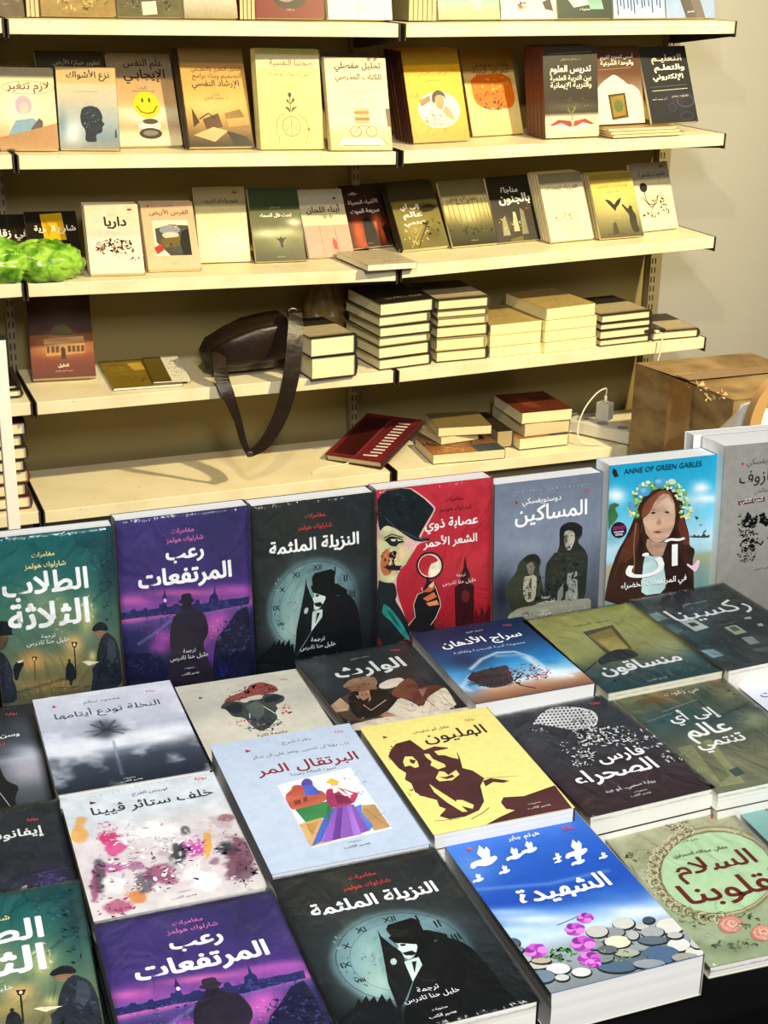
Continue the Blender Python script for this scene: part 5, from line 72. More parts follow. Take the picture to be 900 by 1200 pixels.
'tadris':{'res': (30,44),'noise': (.04,6,1),'stops': [(0,'#3a352c'),(.3,'#3a352e'),(.62,'#332e28'),(.74,'#3c362e'),(.76,'#d8c8b0'),(1,'#cfc0a8')],'soft': [('g','#6a6458',.5,.66,.5,.0,.0,.05,.6)],'items': [('t','#a8a090','ﻰﻔﻄﺼﻣ ﻥﺎﻀﻣﺭ .ﺩ',.5,.14,.36,0),('t','#f2efe2','ﻡﻮﻠﻌﻟﺍ ﺲﻳﺭﺪﺗ',.5,.26,.76,.026),('t','#f2efe2','ﺔﻴﻤﻠﻌﻟﺍ ﺔﻴﺑﺮﺘﻟﺍ ﻦﻴﺑ',.5,.35,.76,.012),('t','#f2efe2','ﺔﻴﻧﺎﻤﻳﻹﺍ ﺔﻴﺑﺮﺘﻟﺍﻭ',.5,.43,.76,.012),('k','#8a8478',.5,.62,.45,.0,.0,.06,20,.016,13),('p','#a04838',[.08,.86,.25,.8,.48,.82,.5,.88,.3,.88]),('p','#a04838',[.52,.88,.54,.82,.75,.8,.92,.86,.7,.87]),('p','#ece4d0',[.06,.88,.3,.84,.5,.9,.7,.84,.94,.88,.5,.92]),('l','#6a7a40',.016,[.5,.82,.5,.7]),('p','#6a8040',[.5,.76,.42,.7,.44,.66]),('p','#6a8040',[.5,.75,.58,.68,.55,.65]),('l','#b0a894',.004,[.1,.08,.9,.06])]},
'quran':{'res': (30,44),'noise': (.04,6,1),'stops': [(0,'#4c3020'),(.35,'#5a3624'),(1,'#e8dcc0')],'soft': [],'items': [('p','#ece2c8',[.0,.56,.15,.46,.3,.4,.42,.36,.6,.44,.7,.5,.8,.5,.96,.6,.98,1.0,.0,1.0]),('t','#f2efe2','ﻢﻳﻮﻘﻟﺍ ﺞﻬﻨﻤﻟﺍ ﺲﺳﺃ',.5,.14,.7,.008),('t','#f2efe2','ﺔﻴﻋﺮﺸﻟﺍ ﺓﺪﺣﻮﻟﺍﻭ',.5,.22,.7,.014),('l','#c8a880',.004,[.1,.3,.8,.28]),('p','#4a3c20',[.25,.62,.62,.6,.66,.92,.3,.95]),('p','#8a7030',[.3,.65,.58,.63,.61,.89,.34,.91]),('e','#5a6a30',.46,.77,.1,.0,.0,.08),('o','#d8c8a0',.014,.72,.66,.06,.0,.0,.05),('l','#d8c8a0',.014,[.72,.72,.7,.8,.74,.9])]},
'taalim':{'res': (30,44),'noise': (.04,6,1),'stops': [(0,'#2c2c2c'),(.5,'#2c2d30'),(1,'#282a30')],'soft': [('g','#3c3c50',.6,.7,.3,.0,.0,.15,.5)],'items': [('t','#b8b4ac','ﻢـﻴﻠﻌﺘﻟﺍ',.55,.17,.66,.03,.7),('t','#f2efe2','ﻢـﻠﻌﺘﻟﺍﻭ',.58,.29,.66,.03,.62),('t','#f2efe2','ﻲﻧﻭﺮﺘﻜﻟﻹﺍ',.52,.41,.66,.03,.7),('l','#8a8880',.004,[.1,.53,.9,.51]),('l','#d0ccc4',.01,[.12,.58,.9,.56]),('t','#d0ccc4','ﺪﻤﺣﺃ ﺪﻤﺤﻣ .ﺩ .ﺃ',.25,.68,.32,0),('t','#d0ccc4','ﺮﻴﻤﺳ .ﺩ ﻢﻳﺪﻘﺗ',.7,.66,.36,0),('o','#5a5a78',.012,.8,.72,.18,.0,.0,.08),('o','#4a4a68',.008,.5,.8,.08,.0,.0,.05),('o','#4a4a68',.008,.78,.92,.14,.0,.0,.05)]},
'fi':{'res': (30,44),'noise': (.04,6,1),'stops': [(0,'#241c14'),(.5,'#2c2014'),(.6,'#a08040'),(1,'#b89048')],'soft': [],'items': [('t','#f2efe2','ﻕﺎﻗﺯ ﻲﻓ',.62,.4,.7,.03)]},
'sharia':{'res': (30,44),'noise': (.04,6,1),'stops': [(0,'#241e18'),(1,'#1e1a16')],'soft': [],'items': [('p','#e0b020',[.3,.05,.72,.03,.74,.5,.32,.52]),('t','#f2efe2','ﺔﻳﺮﺤﻟﺍ ﻉﺭﺎﺷ',.55,.32,.8,.024),('p','#c89820',[.34,.1,.5,.3,.4,.45])]},
'daria':{'res': (30,44),'noise': (.04,6,1),'stops': [(0,'#dcc8b0'),(.3,'#e4d0b8'),(.45,'#d8ccc0'),(.55,'#eee4d0'),(1,'#ece2cc')],'soft': [('g','#c8b8b0',.5,.42,.5,.0,.0,.03,.6)],'items': [('d','#8a7060',[.12,.08,.8,.05],9,.006),('e','#a02c30',.84,.08,.05,.0,.0,.016),('t','#2c2c34','ﺎﻳﺭﺍﺩ',.55,.27,.42,.036),('t','#6a5a50','ﻢﺳﺎﻗ ﺪﻤﺤﻣ',.5,.15,.16,0),('k','#2c2624',.5,.6,.36,.0,.0,.09,80,.06,14),('k','#8a5048',.5,.66,.34,.0,.0,.08,40,.045,15),('k','#3c3432',.75,.78,.2,.0,.0,.06,24,.03,16),('k','#e8e0d0',.5,.62,.3,.0,.0,.08,18,.03,17),('t','#6a5a50','ﺐﺘﻜﻟﺍ ﺮﻴﺼﻋ',.5,.93,.16,0)]},
'faras':{'res': (30,44),'noise': (.04,6,1),'stops': [(0,'#c8a888'),(.3,'#d0b090'),(1,'#d8bc9c')],'soft': [],'items': [('e','#a02c30',.14,.06,.02,.0,.0,.014),('t','#6a4030','ﺾﻴﺑﻷﺍ ﺱﺮﻔﻟﺍ',.52,.16,.74,.018),('t','#6a5040','ﺮﺼﻧ ﻢﻴﻫﺍﺮﺑﺇ',.5,.06,.24,0),('p','#e4d8c4',[.18,.28,.86,.28,.86,.8,.18,.8]),('p','#4a4844',[.22,.4,.5,.34,.86,.36,.86,.8,.45,.8,.22,.6]),('e','#8a9098',.5,.42,.2,.0,.0,.07),('e','#c0c0b8',.5,.5,.16,.0,.0,.05),('p','#6a5a30',[.3,.55,.7,.52,.65,.66,.35,.68]),('p','#2c2a28',[.72,.45,.86,.4,.86,.8,.7,.8,.66,.6]),('p','#b04038',[.16,.68,.3,.62,.34,.72,.2,.78]),('k','#f0e8d8',.5,.33,.34,.0,.0,.05,22,.03,18),('k','#3a3028',.5,.62,.2,.0,.0,.05,14,.03,19),('t','#6a4030','ﺐﺘﻜﻟﺍ ﺮﻴﺼﻋ',.5,.92,.14,0)]},
'yara':{'res': (30,44),'noise': (.04,6,1),'stops': [(0,'#8c8058'),(.24,'#8c8058'),(.26,'#e4d49c'),(.6,'#ece0a8'),(1,'#e8dca8')],'soft': [('g','#fff8dc',.6,.75,.4,.0,.0,.2,.6)],'items': [('t','#2a2420','ﻒﻳﺮﺨﻟﺍ ﻡﻼﺣﺃﻭ ﻡﻮﺠﻧ',.5,.19,.7,.018),('e','#7a3028',.8,.08,.05,.0,.0,.016),('k','#d0bc80',.5,.5,.35,.0,.0,.2,36,.04,20),('k','#c0a868',.45,.55,.3,.0,.0,.18,20,.03,21)]},  # drab upper part is the pale ground with shade painted in
'green':{'res': (30,44),'noise': (.04,6,1),'stops': [(0,'#2c3a20'),(.25,'#304024'),(.27,'#4a5030'),(.5,'#5a5c3a'),(.65,'#8a8a64'),(.72,'#6a6c48'),(1,'#3a3c24')],'soft': [('g','#d8d8b8',.35,.62,.3,.0,.0,.05,.9),('g','#e8e8d0',.85,.48,.14,.0,.0,.05,.9),('g','#c8c8a0',.7,.6,.2,.0,.0,.05,.7),('g','#a0a078',.5,.72,.2,.0,.0,.1,.5)],'items': [('t','#f2efe2','ﺀﺎﻤﺴﻟﺍ ﻞﻇ ﺖﺤﺗ',.5,.38,.64,.018),('t','#c8c8b0','ﻲﻟﺍﺪﻟﺍ ﺪﻤﺣﺃ',.5,.27,.2,0),('p','#241c18',[.52,.7,.55,.66,.58,.7,.68,.67,.58,.74,.58,.82,.53,.82,.52,.74,.44,.68]),('t','#d8d8c0','ﺐﺘﻜﻟﺍ ﺮﻴﺼﻋ',.5,.94,.16,0)]},  # darker green top holds painted shade from the shelf
'abna':{'res': (30,44),'noise': (.04,6,1),'stops': [(0,'#a8a08c'),(.22,'#a8a08c'),(.24,'#dccfa8'),(.52,'#e0d4ac'),(.54,'#b8a090'),(1,'#b89c90')],'soft': [],'items': [('t','#2a2420','ﻥﺎﺠﻠﻟﺍ ﺀﺎﻨﺑﺃ',.5,.3,.74,.022),('l','#7a6860',.008,[.35,.55,.35,1.0]),('l','#7a6860',.008,[.68,.55,.68,1.0]),('e','#c05048',.62,.82,.05,.0,.0,.08),('l','#c05048',.02,[.6,.72,.68,.92]),('e','#3a3028',.8,.14,.04,.0,.0,.014)]},  # greyed top band above the title is painted shelf shade
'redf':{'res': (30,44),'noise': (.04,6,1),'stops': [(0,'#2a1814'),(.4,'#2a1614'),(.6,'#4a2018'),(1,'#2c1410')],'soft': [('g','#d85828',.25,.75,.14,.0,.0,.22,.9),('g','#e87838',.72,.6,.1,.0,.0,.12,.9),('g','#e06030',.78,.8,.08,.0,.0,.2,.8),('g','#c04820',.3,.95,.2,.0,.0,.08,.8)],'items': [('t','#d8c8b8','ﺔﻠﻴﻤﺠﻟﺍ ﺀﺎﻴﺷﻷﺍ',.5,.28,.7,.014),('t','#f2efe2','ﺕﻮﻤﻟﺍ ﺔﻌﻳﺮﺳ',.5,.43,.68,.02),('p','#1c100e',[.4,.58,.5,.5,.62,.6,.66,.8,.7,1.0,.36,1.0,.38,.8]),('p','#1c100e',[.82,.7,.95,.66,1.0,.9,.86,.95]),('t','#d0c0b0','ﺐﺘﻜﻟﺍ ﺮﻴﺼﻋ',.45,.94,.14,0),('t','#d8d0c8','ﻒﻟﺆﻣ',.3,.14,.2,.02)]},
'ila2':{'res': (30,44),'noise': (.04,6,1),'stops': [(0,'#2c2818'),(.28,'#322c1a'),(.3,'#7a6c30'),(.6,'#7a7040'),(1,'#6a6438')],'soft': [('g','#2c2818',.75,.4,.2,.0,.0,.05,.9),('g','#b8a860',.4,.7,.3,.0,.0,.15,.5),('g','#4a4428',.7,.8,.2,.0,.0,.1,.6)],'items': [('t','#f2efe2','ﻱﺃ ﻰﻟﺇ',.38,.38,.42,.03,.7),('t','#f2efe2','ﻢﻟﺎﻋ',.4,.51,.42,.03,.6),('t','#f2efe2','ﻲﻤﺘﻨﺗ',.4,.63,.46,.03,.5),('p','#2a2418',[.55,.42,.8,.36,.98,.4,.85,.46,.65,.48]),('k','#2c2618',.75,.7,.2,.0,.0,.14,24,.05,22),('k','#c0b070',.35,.8,.3,.0,.0,.14,24,.05,23),('l','#a89850',.02,[.2,.98,.55,.66]),('l','#3a3420',.02,[.35,.98,.6,.7])]},  # near black top of the olive ground is painted cast shade
'trees':{'res': (30,44),'noise': (.04,6,1),'stops': [(0,'#6a6240'),(.24,'#6a6240'),(.26,'#d8c890'),(.5,'#c8b878'),(.7,'#5a5a38'),(1,'#2c2a1c')],'soft': [('g','#e8dca8',.5,.5,.2,.0,.0,.15,.7)],'items': [('t','#2a2420','ﻲﻟﺎﻌﻟﺍ ﺪﺑﻷﺍ ﻝﻮﻘﺣ',.45,.3,.66,.014),('t','#2a2420','ﺪﻤﺤﻣ ﻢﻟﺎﺳ',.45,.37,.34,.008),('l','#7a6c40',.014,[.1,.3,.1,.72]),('l','#7a6c40',.014,[.2,.3,.2,.72]),('l','#7a6c40',.014,[.32,.3,.32,.72]),('l','#7a6c40',.014,[.44,.3,.44,.72]),('l','#7a6c40',.014,[.56,.3,.56,.72]),('l','#7a6c40',.014,[.66,.3,.66,.72]),('l','#7a6c40',.014,[.76,.3,.76,.72]),('l','#7a6c40',.014,[.86,.3,.86,.72]),('l','#7a6c40',.014,[.94,.3,.94,.72]),('k','#3c3c24',.5,.78,.5,.0,.0,.08,30,.06,24),('t','#d0c8a8','ﺐﺘﻜﻟﺍ ﺮﻴﺼﻋ',.5,.93,.16,0)]},  # tan ground painted darker on top for the shelf's shade
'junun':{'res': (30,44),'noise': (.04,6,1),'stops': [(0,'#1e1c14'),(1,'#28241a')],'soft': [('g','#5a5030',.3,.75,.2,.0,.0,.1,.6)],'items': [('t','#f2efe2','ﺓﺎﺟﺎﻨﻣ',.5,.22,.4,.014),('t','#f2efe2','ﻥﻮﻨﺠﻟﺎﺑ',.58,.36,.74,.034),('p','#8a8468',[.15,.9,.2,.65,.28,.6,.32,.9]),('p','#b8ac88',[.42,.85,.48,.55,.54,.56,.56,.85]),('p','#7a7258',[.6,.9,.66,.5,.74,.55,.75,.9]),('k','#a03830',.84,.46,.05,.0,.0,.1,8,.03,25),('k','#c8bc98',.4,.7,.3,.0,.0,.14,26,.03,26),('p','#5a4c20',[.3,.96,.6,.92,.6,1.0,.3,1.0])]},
'fiz':{'res': (30,44),'noise': (.04,6,1),'stops': [(0,'#7c7660'),(.14,'#7c7660'),(.17,'#e8dcb8'),(1,'#e6dab4')],'soft': [],'items': [('t','#4a4434','ﺙﺪﺤﺘﺗ ﺀﺎﻳﺰﻴﻔﻟﺍ',.5,.22,.72,.02),('k','#b8ac84',.45,.42,.25,.0,.0,.05,16,.03,27),('k','#4a4434',.4,.66,.24,.0,.0,.06,26,.035,28),('l','#5a5440',.01,[.2,.7,.4,.64,.7,.58]),('k','#8a8264',.5,.76,.3,.0,.0,.06,16,.03,29),('t','#8a8264','ﺐﺘﻜﻟﺍ ﺮﻴﺼﻋ',.5,.92,.16,0)]},  # greyish top strip: cream ground with the shelf's shade painted in
'bird':{'res': (30,44),'noise': (.04,6,1),'stops': [(0,'#8a7c38'),(.1,'#8a7c38'),(.12,'#d8b858'),(.3,'#d0b864'),(.6,'#a89c64'),(.85,'#6c6844'),(1,'#4a4630')],'soft': [('g','#e8d888',.5,.45,.3,.0,.0,.15,.6)],'items': [('t','#9a7820','ﻦﺠﺸﻟﺍ ﺕﺎﺻﺎﺼﻗ',.5,.2,.7,.014),('t','#8a7838','ﺶﻳﻭﺭﺩ ﺪﻟﺎﺧ',.5,.29,.3,0),('p','#1c1810',[.25,.4,.38,.42,.46,.5,.52,.44,.66,.38,.6,.48,.5,.54,.46,.6,.4,.54]),('p','#2c2818',[.78,.94,.74,.8,.76,.66,.7,.6,.62,.5,.66,.49,.76,.58,.8,.52,.86,.53,.86,.6,.92,.68,.9,.8,.94,.94]),('p','#3c3820',[.3,.95,.35,.78,.42,.76,.46,.95]),('k','#2c2818',.5,.95,.5,.0,.0,.03,24,.03,30),('k','#d8d0a0',.45,.7,.05,.0,.0,.03,4,.02,31)]},  # olive top strip is the golden ground painted as shaded
'sketch':{'res': (30,44),'noise': (.04,6,1),'stops': [(0,'#8c8674'),(.24,'#8c8674'),(.26,'#ece0b8'),(1,'#ece0bc')],'soft': [],'items': [('e','#a02c30',.82,.07,.06,.0,.0,.018),('t','#2a2420','ﺓﺮﺠﺷ ﺚﻳﺪﺣ',.55,.18,.7,.018),('e','#2c2624',.28,.36,.1,.0,.0,.07),('l','#2c2624',.02,[.28,.42,.3,.55,.4,.66,.55,.6,.62,.5]),('l','#2c2624',.02,[.2,.5,.35,.62,.5,.62]),('l','#2c2624',.016,[.4,.7,.6,.5,.66,.62,.82,.66]),('l','#2c2624',.016,[.6,.5,.7,.48,.74,.64]),('k','#3a3230',.35,.76,.22,.0,.0,.05,30,.045,32),('k','#3a3230',.5,.6,.3,.0,.0,.1,30,.04,52),('k','#2c2624',.74,.74,.1,.0,.0,.05,12,.04,33),('k','#4a4038',.5,.56,.25,.0,.0,.12,18,.02,34),('t','#6a6050','ﺐﺘﻜﻟﺍ ﺮﻴﺼﻋ',.35,.9,.2,0)]},  # grey upper part: shelf shade painted onto the cream
'dome':{'res': (30,44),'noise': (.04,6,1),'stops': [(0,'#3a2018'),(.3,'#3c2218'),(.48,'#4a2618'),(.5,'#8a4a1c'),(.66,'#8a4418'),(.85,'#6a2a14'),(1,'#5a2212')],'soft': [('g','#e0a868',.5,.58,.3,.0,.0,.1,.9),('g','#c89058',.5,.68,.35,.0,.0,.06,.8),('g','#4c443c',.52,.25,.3,.0,.0,.2,.8)],'items': [('p','#6a5c3c',[.34,.5,.36,.42,.44,.38,.54,.37,.64,.4,.7,.48,.7,.5]),('p','#d8a868',[.22,.54,.85,.52,.86,.58,.22,.6]),('p','#b88448',[.24,.62,.86,.6,.86,.72,.24,.74]),('p','#5a3418',[.26,.63,.3,.625,.3,.7,.26,.705]),('p','#5a3418',[.33,.63,.38,.625,.38,.7,.33,.705]),('p','#5a3418',[.4,.63,.45,.625,.45,.7,.4,.705]),('p','#5a3418',[.59,.63,.64,.625,.64,.7,.59,.705]),('p','#5a3418',[.66,.63,.71,.625,.71,.7,.66,.705]),('p','#5a3418',[.73,.63,.78,.625,.78,.7,.73,.705]),('p','#5a3418',[.8,.63,.85,.625,.85,.7,.8,.705]),('p','#3a2010',[.48,.66,.51,.63,.55,.66,.55,.78,.48,.785]),('k','#4a2c18',.5,.56,.2,.0,.0,.012,14,.014,35),('t','#e8d0b0','ﻞﻴﻠﺨﻟﺍ',.5,.86,.17,.04),('t','#d8b890','ﺀﺎﻴﻟﻭﻷﺍﻭ ﺀﺎﻴﺒﻧﻷﺍ ﺔﻨﻳﺪﻣ',.5,.92,.28,0)]},
'a1':{'res': (30,44),'noise': (.1,8,2),'stops': [(0,'#6a6048'),(1,'#5a5038')],'soft': [],'items': [('k','#7a7050',.5,.8,.4,.0,.0,.15,20,.08,36)]},
'a2':{'res': (30,44),'noise': (.14,10,3),'stops': [(0,'#a08850'),(.6,'#a89058'),(1,'#8c7440')],'soft': [],'items': [('k','#c8b078',.4,.85,.35,.0,.0,.1,30,.06,37),('l','#e0d0a0',.01,[.3,.86,.55,.85]),('k','#6a5428',.6,.85,.35,.0,.0,.1,24,.05,38)]},
'a3':{'res': (30,44),'noise': (.14,12,4),'stops': [(0,'#4a442c'),(1,'#5a5438')],'soft': [],'items': [('k','#2c2818',.5,.8,.45,.0,.0,.18,50,.05,39),('k','#8a8460',.5,.8,.45,.0,.0,.18,30,.03,40),('p','#e8dcb8',[.38,.85,.6,.84,.61,.97,.39,.98]),('l','#a89c78',.01,[.42,.91,.57,.9])]},
'a4':{'res': (30,44),'noise': (.06,9,5),'stops': [(0,'#b8b098'),(.8,'#b8b0a0'),(1,'#8c8468')],'soft': [],'items': [('t','#8a8478','ﺮﺸﻨﻟﺍ ﺭﺍﺩ',.5,.93,.3,0)]},
'a5':{'res': (30,44),'noise': (.04,6,1),'stops': [(0,'#7a2420'),(1,'#6a201c')],'soft': [],'items': [('e','#3a2c28',.5,.8,.25,.0,.0,.12),('e','#8a7a70',.45,.78,.15,.0,.0,.07),('t','#d8b8a8','ﺮﻜﻔﻟﺍ ﺭﺍﺩ',.5,.92,.12,0)]},
'a6':{'res': (30,44),'noise': (.04,6,1),'stops': [(0,'#ece4c4'),(1,'#eee6c8')],'soft': [],'items': [('t','#8a8060','ﺕﺍﺭﻮﺸﻨﻣ',.5,.87,.14,0),('t','#8a8060','ﻑﺎﻔﺿ',.5,.91,.16,0)]},
'a7':{'res': (30,44),'noise': (.04,6,1),'stops': [(0,'#6aa8a0'),(.8,'#70aca4'),(1,'#c8a868')],'soft': [],'items': [('p','#e8dcb8',[.5,.72,.7,.7,.78,.8,.62,.86,.5,.82]),('p','#3a3428',[.44,.74,.6,.7,.62,.74,.5,.8]),('l','#e8dcb8',.03,[.6,.85,.75,.95]),('l','#e8dcb8',.03,[.55,.95,.72,.84]),('p','#d8b878',[.2,.96,.6,.92,1.0,.95,1.0,1.0,.2,1.0])]},
'a8':{'res': (30,44),'noise': (.04,6,1),'stops': [(0,'#e8e0c8'),(1,'#e4dcc4')],'soft': [],'items': [('k','#3c5a3c',.3,.86,.16,.0,.0,.05,14,.05,41),('e','#c04030',.36,.87,.04,.0,.0,.02),('p','#3a3434',[.75,.82,.9,.78,.95,.92,.8,.9])]},
'a9':{'res': (30,44),'noise': (.04,6,1),'stops': [(0,'#3c4a44'),(1,'#2c3a34')],'soft': [],'items': [('p','#c8ccc4',[.2,.8,.6,.74,.7,.84,.3,.88]),('p','#7aa0a0',[.55,.8,.8,.75,.85,.9,.6,.9]),('t','#f2efe2','ﺕﺍﺭﻮﺸﻨﻣ',.5,.9,.2,0)]},
'a10':{'res': (30,44),'noise': (.04,6,1),'stops': [(0,'#8aa0d0'),(.85,'#98acd8'),(1,'#a8b4d0')],'soft': [],'items': [('l','#2c3c6a',.02,[.08,.7,.09,.97]),('l','#2c3c6a',.02,[.14,.7,.15,.87]),('l','#2c3c6a',.02,[.2,.7,.21,.9]),('l','#2c3c6a',.02,[.28,.7,.29,.89]),('l','#2c3c6a',.02,[.34,.7,.35,.92]),('l','#2c3c6a',.02,[.4,.7,.41,.95]),('l','#2c3c6a',.02,[.46,.7,.47,.85]),('l','#2c3c6a',.02,[.55,.7,.56,.89]),('l','#2c3c6a',.02,[.6,.7,.61,.87]),('l','#2c3c6a',.02,[.68,.7,.69,.87]),('l','#2c3c6a',.02,[.75,.7,.76,.94]),('l','#2c3c6a',.02,[.84,.7,.85,.86]),('l','#2c3c6a',.02,[.9,.7,.91,.89])]},
'a11':{'res': (30,44),'noise': (.04,6,1),'stops': [(0,'#8aa0d0'),(1,'#90a4d0')],'soft': [],'items': [('p','#5a5454',[.15,.6,.5,.6,.62,1.0,.4,1.0,.3,.8]),('p','#6a6464',[.4,.6,.62,.6,.8,1.0,.62,1.0]),('t','#f2efe2','ﺮﻴﺼﻋ',.5,.93,.14,0)]},
'magazine':{'res': (30,44),'noise': (.1,8,6),'stops': [(0,'#8a7420'),(1,'#7c661c')],'soft': [],'items': [('k','#5a2c20',.5,.7,.35,.0,.0,.1,40,.05,42),('k','#b89430',.3,.3,.2,.0,.0,.1,20,.05,43),('p','#c8a440',[.4,.15,.6,.12,.62,.4,.45,.42]),('k','#6a2420',.25,.2,.14,.0,.0,.05,16,.04,44)]},
'leaflet':{'res': (30,44),'noise': (.04,6,1),'stops': [(0,'#6a5a1c'),(1,'#5a4c18')],'soft': [],'items': [('p','#f0ecd8',[.5,.0,1.0,.0,1.0,1.0,.5,1.0]),('k','#2c2824',.75,.5,.2,.0,.0,.45,60,.05,45)]},
'redbook':{'res': (30,44),'noise': (.1,8,7),'stops': [(0,'#6a2024'),(.3,'#5c1c20'),(1,'#742428')],'soft': [],'items': [('p','#3c1414',[.05,.08,.5,.05,.5,.95,.1,.95]),('l','#8a4038',.02,[.5,.08,.5,.95]),('p','#d8d0d0',[.68,.12,.88,.11,.88,.14,.68,.15]),('p','#d8d0d0',[.68,.19,.88,.18,.88,.21,.68,.22]),('p','#d8d0d0',[.68,.26,.88,.25,.88,.28,.68,.29]),('p','#d8d0d0',[.68,.33,.88,.32,.88,.35,.68,.36]),('p','#d8d0d0',[.68,.4,.88,.39,.88,.42,.68,.43]),('p','#d8d0d0',[.68,.47,.88,.46,.88,.49,.68,.5]),('p','#d8d0d0',[.68,.54,.88,.53,.88,.56,.68,.57]),('p','#d8d0d0',[.68,.61,.88,.6,.88,.63,.68,.64]),('p','#d8d0d0',[.68,.68,.88,.67,.88,.7,.68,.71]),('p','#d8d0d0',[.68,.75,.88,.74,.88,.77,.68,.78]),('p','#d8d0d0',[.68,.82,.88,.81,.88,.84,.68,.85]),('p','#d8d0d0',[.6,.9,.85,.88,.85,.91,.62,.93])]},
'orangebook':{'res': (30,44),'noise': (.1,8,8),'stops': [(0,'#5a4030'),(1,'#a86a38')],'soft': [],'items': [('k','#c88848',.35,.8,.3,.0,.0,.1,30,.07,46),('p','#3a4650',[.6,.6,1.0,.6,1.0,1.0,.62,1.0]),('k','#3a2c20',.4,.4,.4,.0,.0,.2,30,.08,47)]},
'browncover':{'res': (30,44),'noise': (.1,8,9),'stops': [(0,'#5a2c1c'),(1,'#642c1c')],'soft': [],'items': [('p','#7a3c28',[.25,.2,.5,.2,.5,.8,.25,.8]),('k','#3c1a10',.5,.5,.4,.0,.0,.35,30,.06,48)]},
'pale':{'res': (30,44),'noise': (.05,8,9),'stops': [(0,'#b8ac94'),(1,'#c0b498')],'soft': [],'items': [('k','#8a8070',.6,.6,.3,.0,.0,.1,20,.04,49),('t','#5a5244','ﻥﺍﻮﻨﻋ ﻼﺑ',.6,.8,.4,.01)]},
'darkcover':{'res': (30,44),'noise': (.06,8,10),'stops': [(0,'#2c2620'),(1,'#262018')],'soft': [],'items': [('t','#a89c80','ﺩﻮﺳﻷﺍ ﺏﺎﺘﻜﻟﺍ',.55,.8,.7,.004)]},
'strip':{'res': (30,44),'noise': (.08,8,11),'stops': [(0,'#2c2820'),(.4,'#2c2820'),(.42,'#b8a888'),(.9,'#b0a080'),(1,'#3a3428')],'soft': [],'items': []},
'tanbook':{'res': (30,44),'noise': (.08,8,12),'stops': [(0,'#a8905c'),(1,'#b49c64')],'soft': [],'items': [('k','#7a683c',.5,.5,.4,.0,.0,.3,20,.04,50)]},
'tatawur':{'res': (30,44),'noise': (.04,6,1),'stops': [(0,'#3a3424'),(1,'#4a4430')],'soft': [],'items': [('t','#a89c78','ﺽﺭﻷﺍ ﺓﺯﺎﻴﺣ ﺮﻳﻮﻄﺗ',.6,.12,.7,.008)]}}
FLAT={'nakhla': (.157,1.3516,.835,-1.9438,.1429,.1909),'skull': (.3135,1.385,.805,-1.3412,.1376,.2),'warith': (.4529,1.3907,.81,1.9275,.1398,.195),'siraj': (.5922,1.3831,.825,-.467,.1428,.1787),'mun': (.7296,1.3707,.825,1.2929,.1476,.1934),'rukn': (.8742,1.373,.828,2.3084,.14,.2),'orange': (.2973,1.1744,.85,-1.8253,.1399,.2182),'yellow': (.4558,1.1908,.83,-1.5564,.1392,.2007),'knight': (.6025,1.1891,.815,1.2531,.1378,.2016),'ila': (.7444,1.1971,.815,-.7416,.1369,.2158),'khalf': (.1482,1.1314,.85,-1.7206,.1396,.1863),'purple': (.1395,.9285,.86,-2.3046,.1405,.2),'nazila': (.2824,.9356,.86,-1.5391,.1421,.2),'shahida': (.4621,1.009,.815,-.7801,.137,.2255),'salam': (.6288,1.0253,.785,-3.5227,.1378,.2275),'ivan': (.0093,1.1594,.835,-2.4908,.14,.2),'talf': (.0006,1.0051,.85,-4.5998,.14,.2),'was': (.0234,1.4094,.805,-3.4209,.14,.2),'teal': (.773,1.0173,.785,-3.0,.14,.2),'white': (.8995,1.1906,.805,-2.0,.14,.2)}
STAND={'talib': (.1342,1.425,.778,-2.3953,.131,.2082,4.0,.021),'rub': (.2681,1.425,.778,-.4738,.1497,.2108,4.0,.023),'naz': (.4198,1.425,.778,-.432,.1468,.2085,4.0,.028),'red': (.5685,1.425,.778,-1.3064,.147,.2097,4.0,.028),'mas': (.719,1.425,.778,-.8573,.1452,.1987,4.0,.028),'anne': (.862,1.405,.778,-2.316,.1493,.2121,4.0,.036),'rgrey': (1.0068,1.38,.778,-3.8689,.1617,.2274,4.0,.07)}
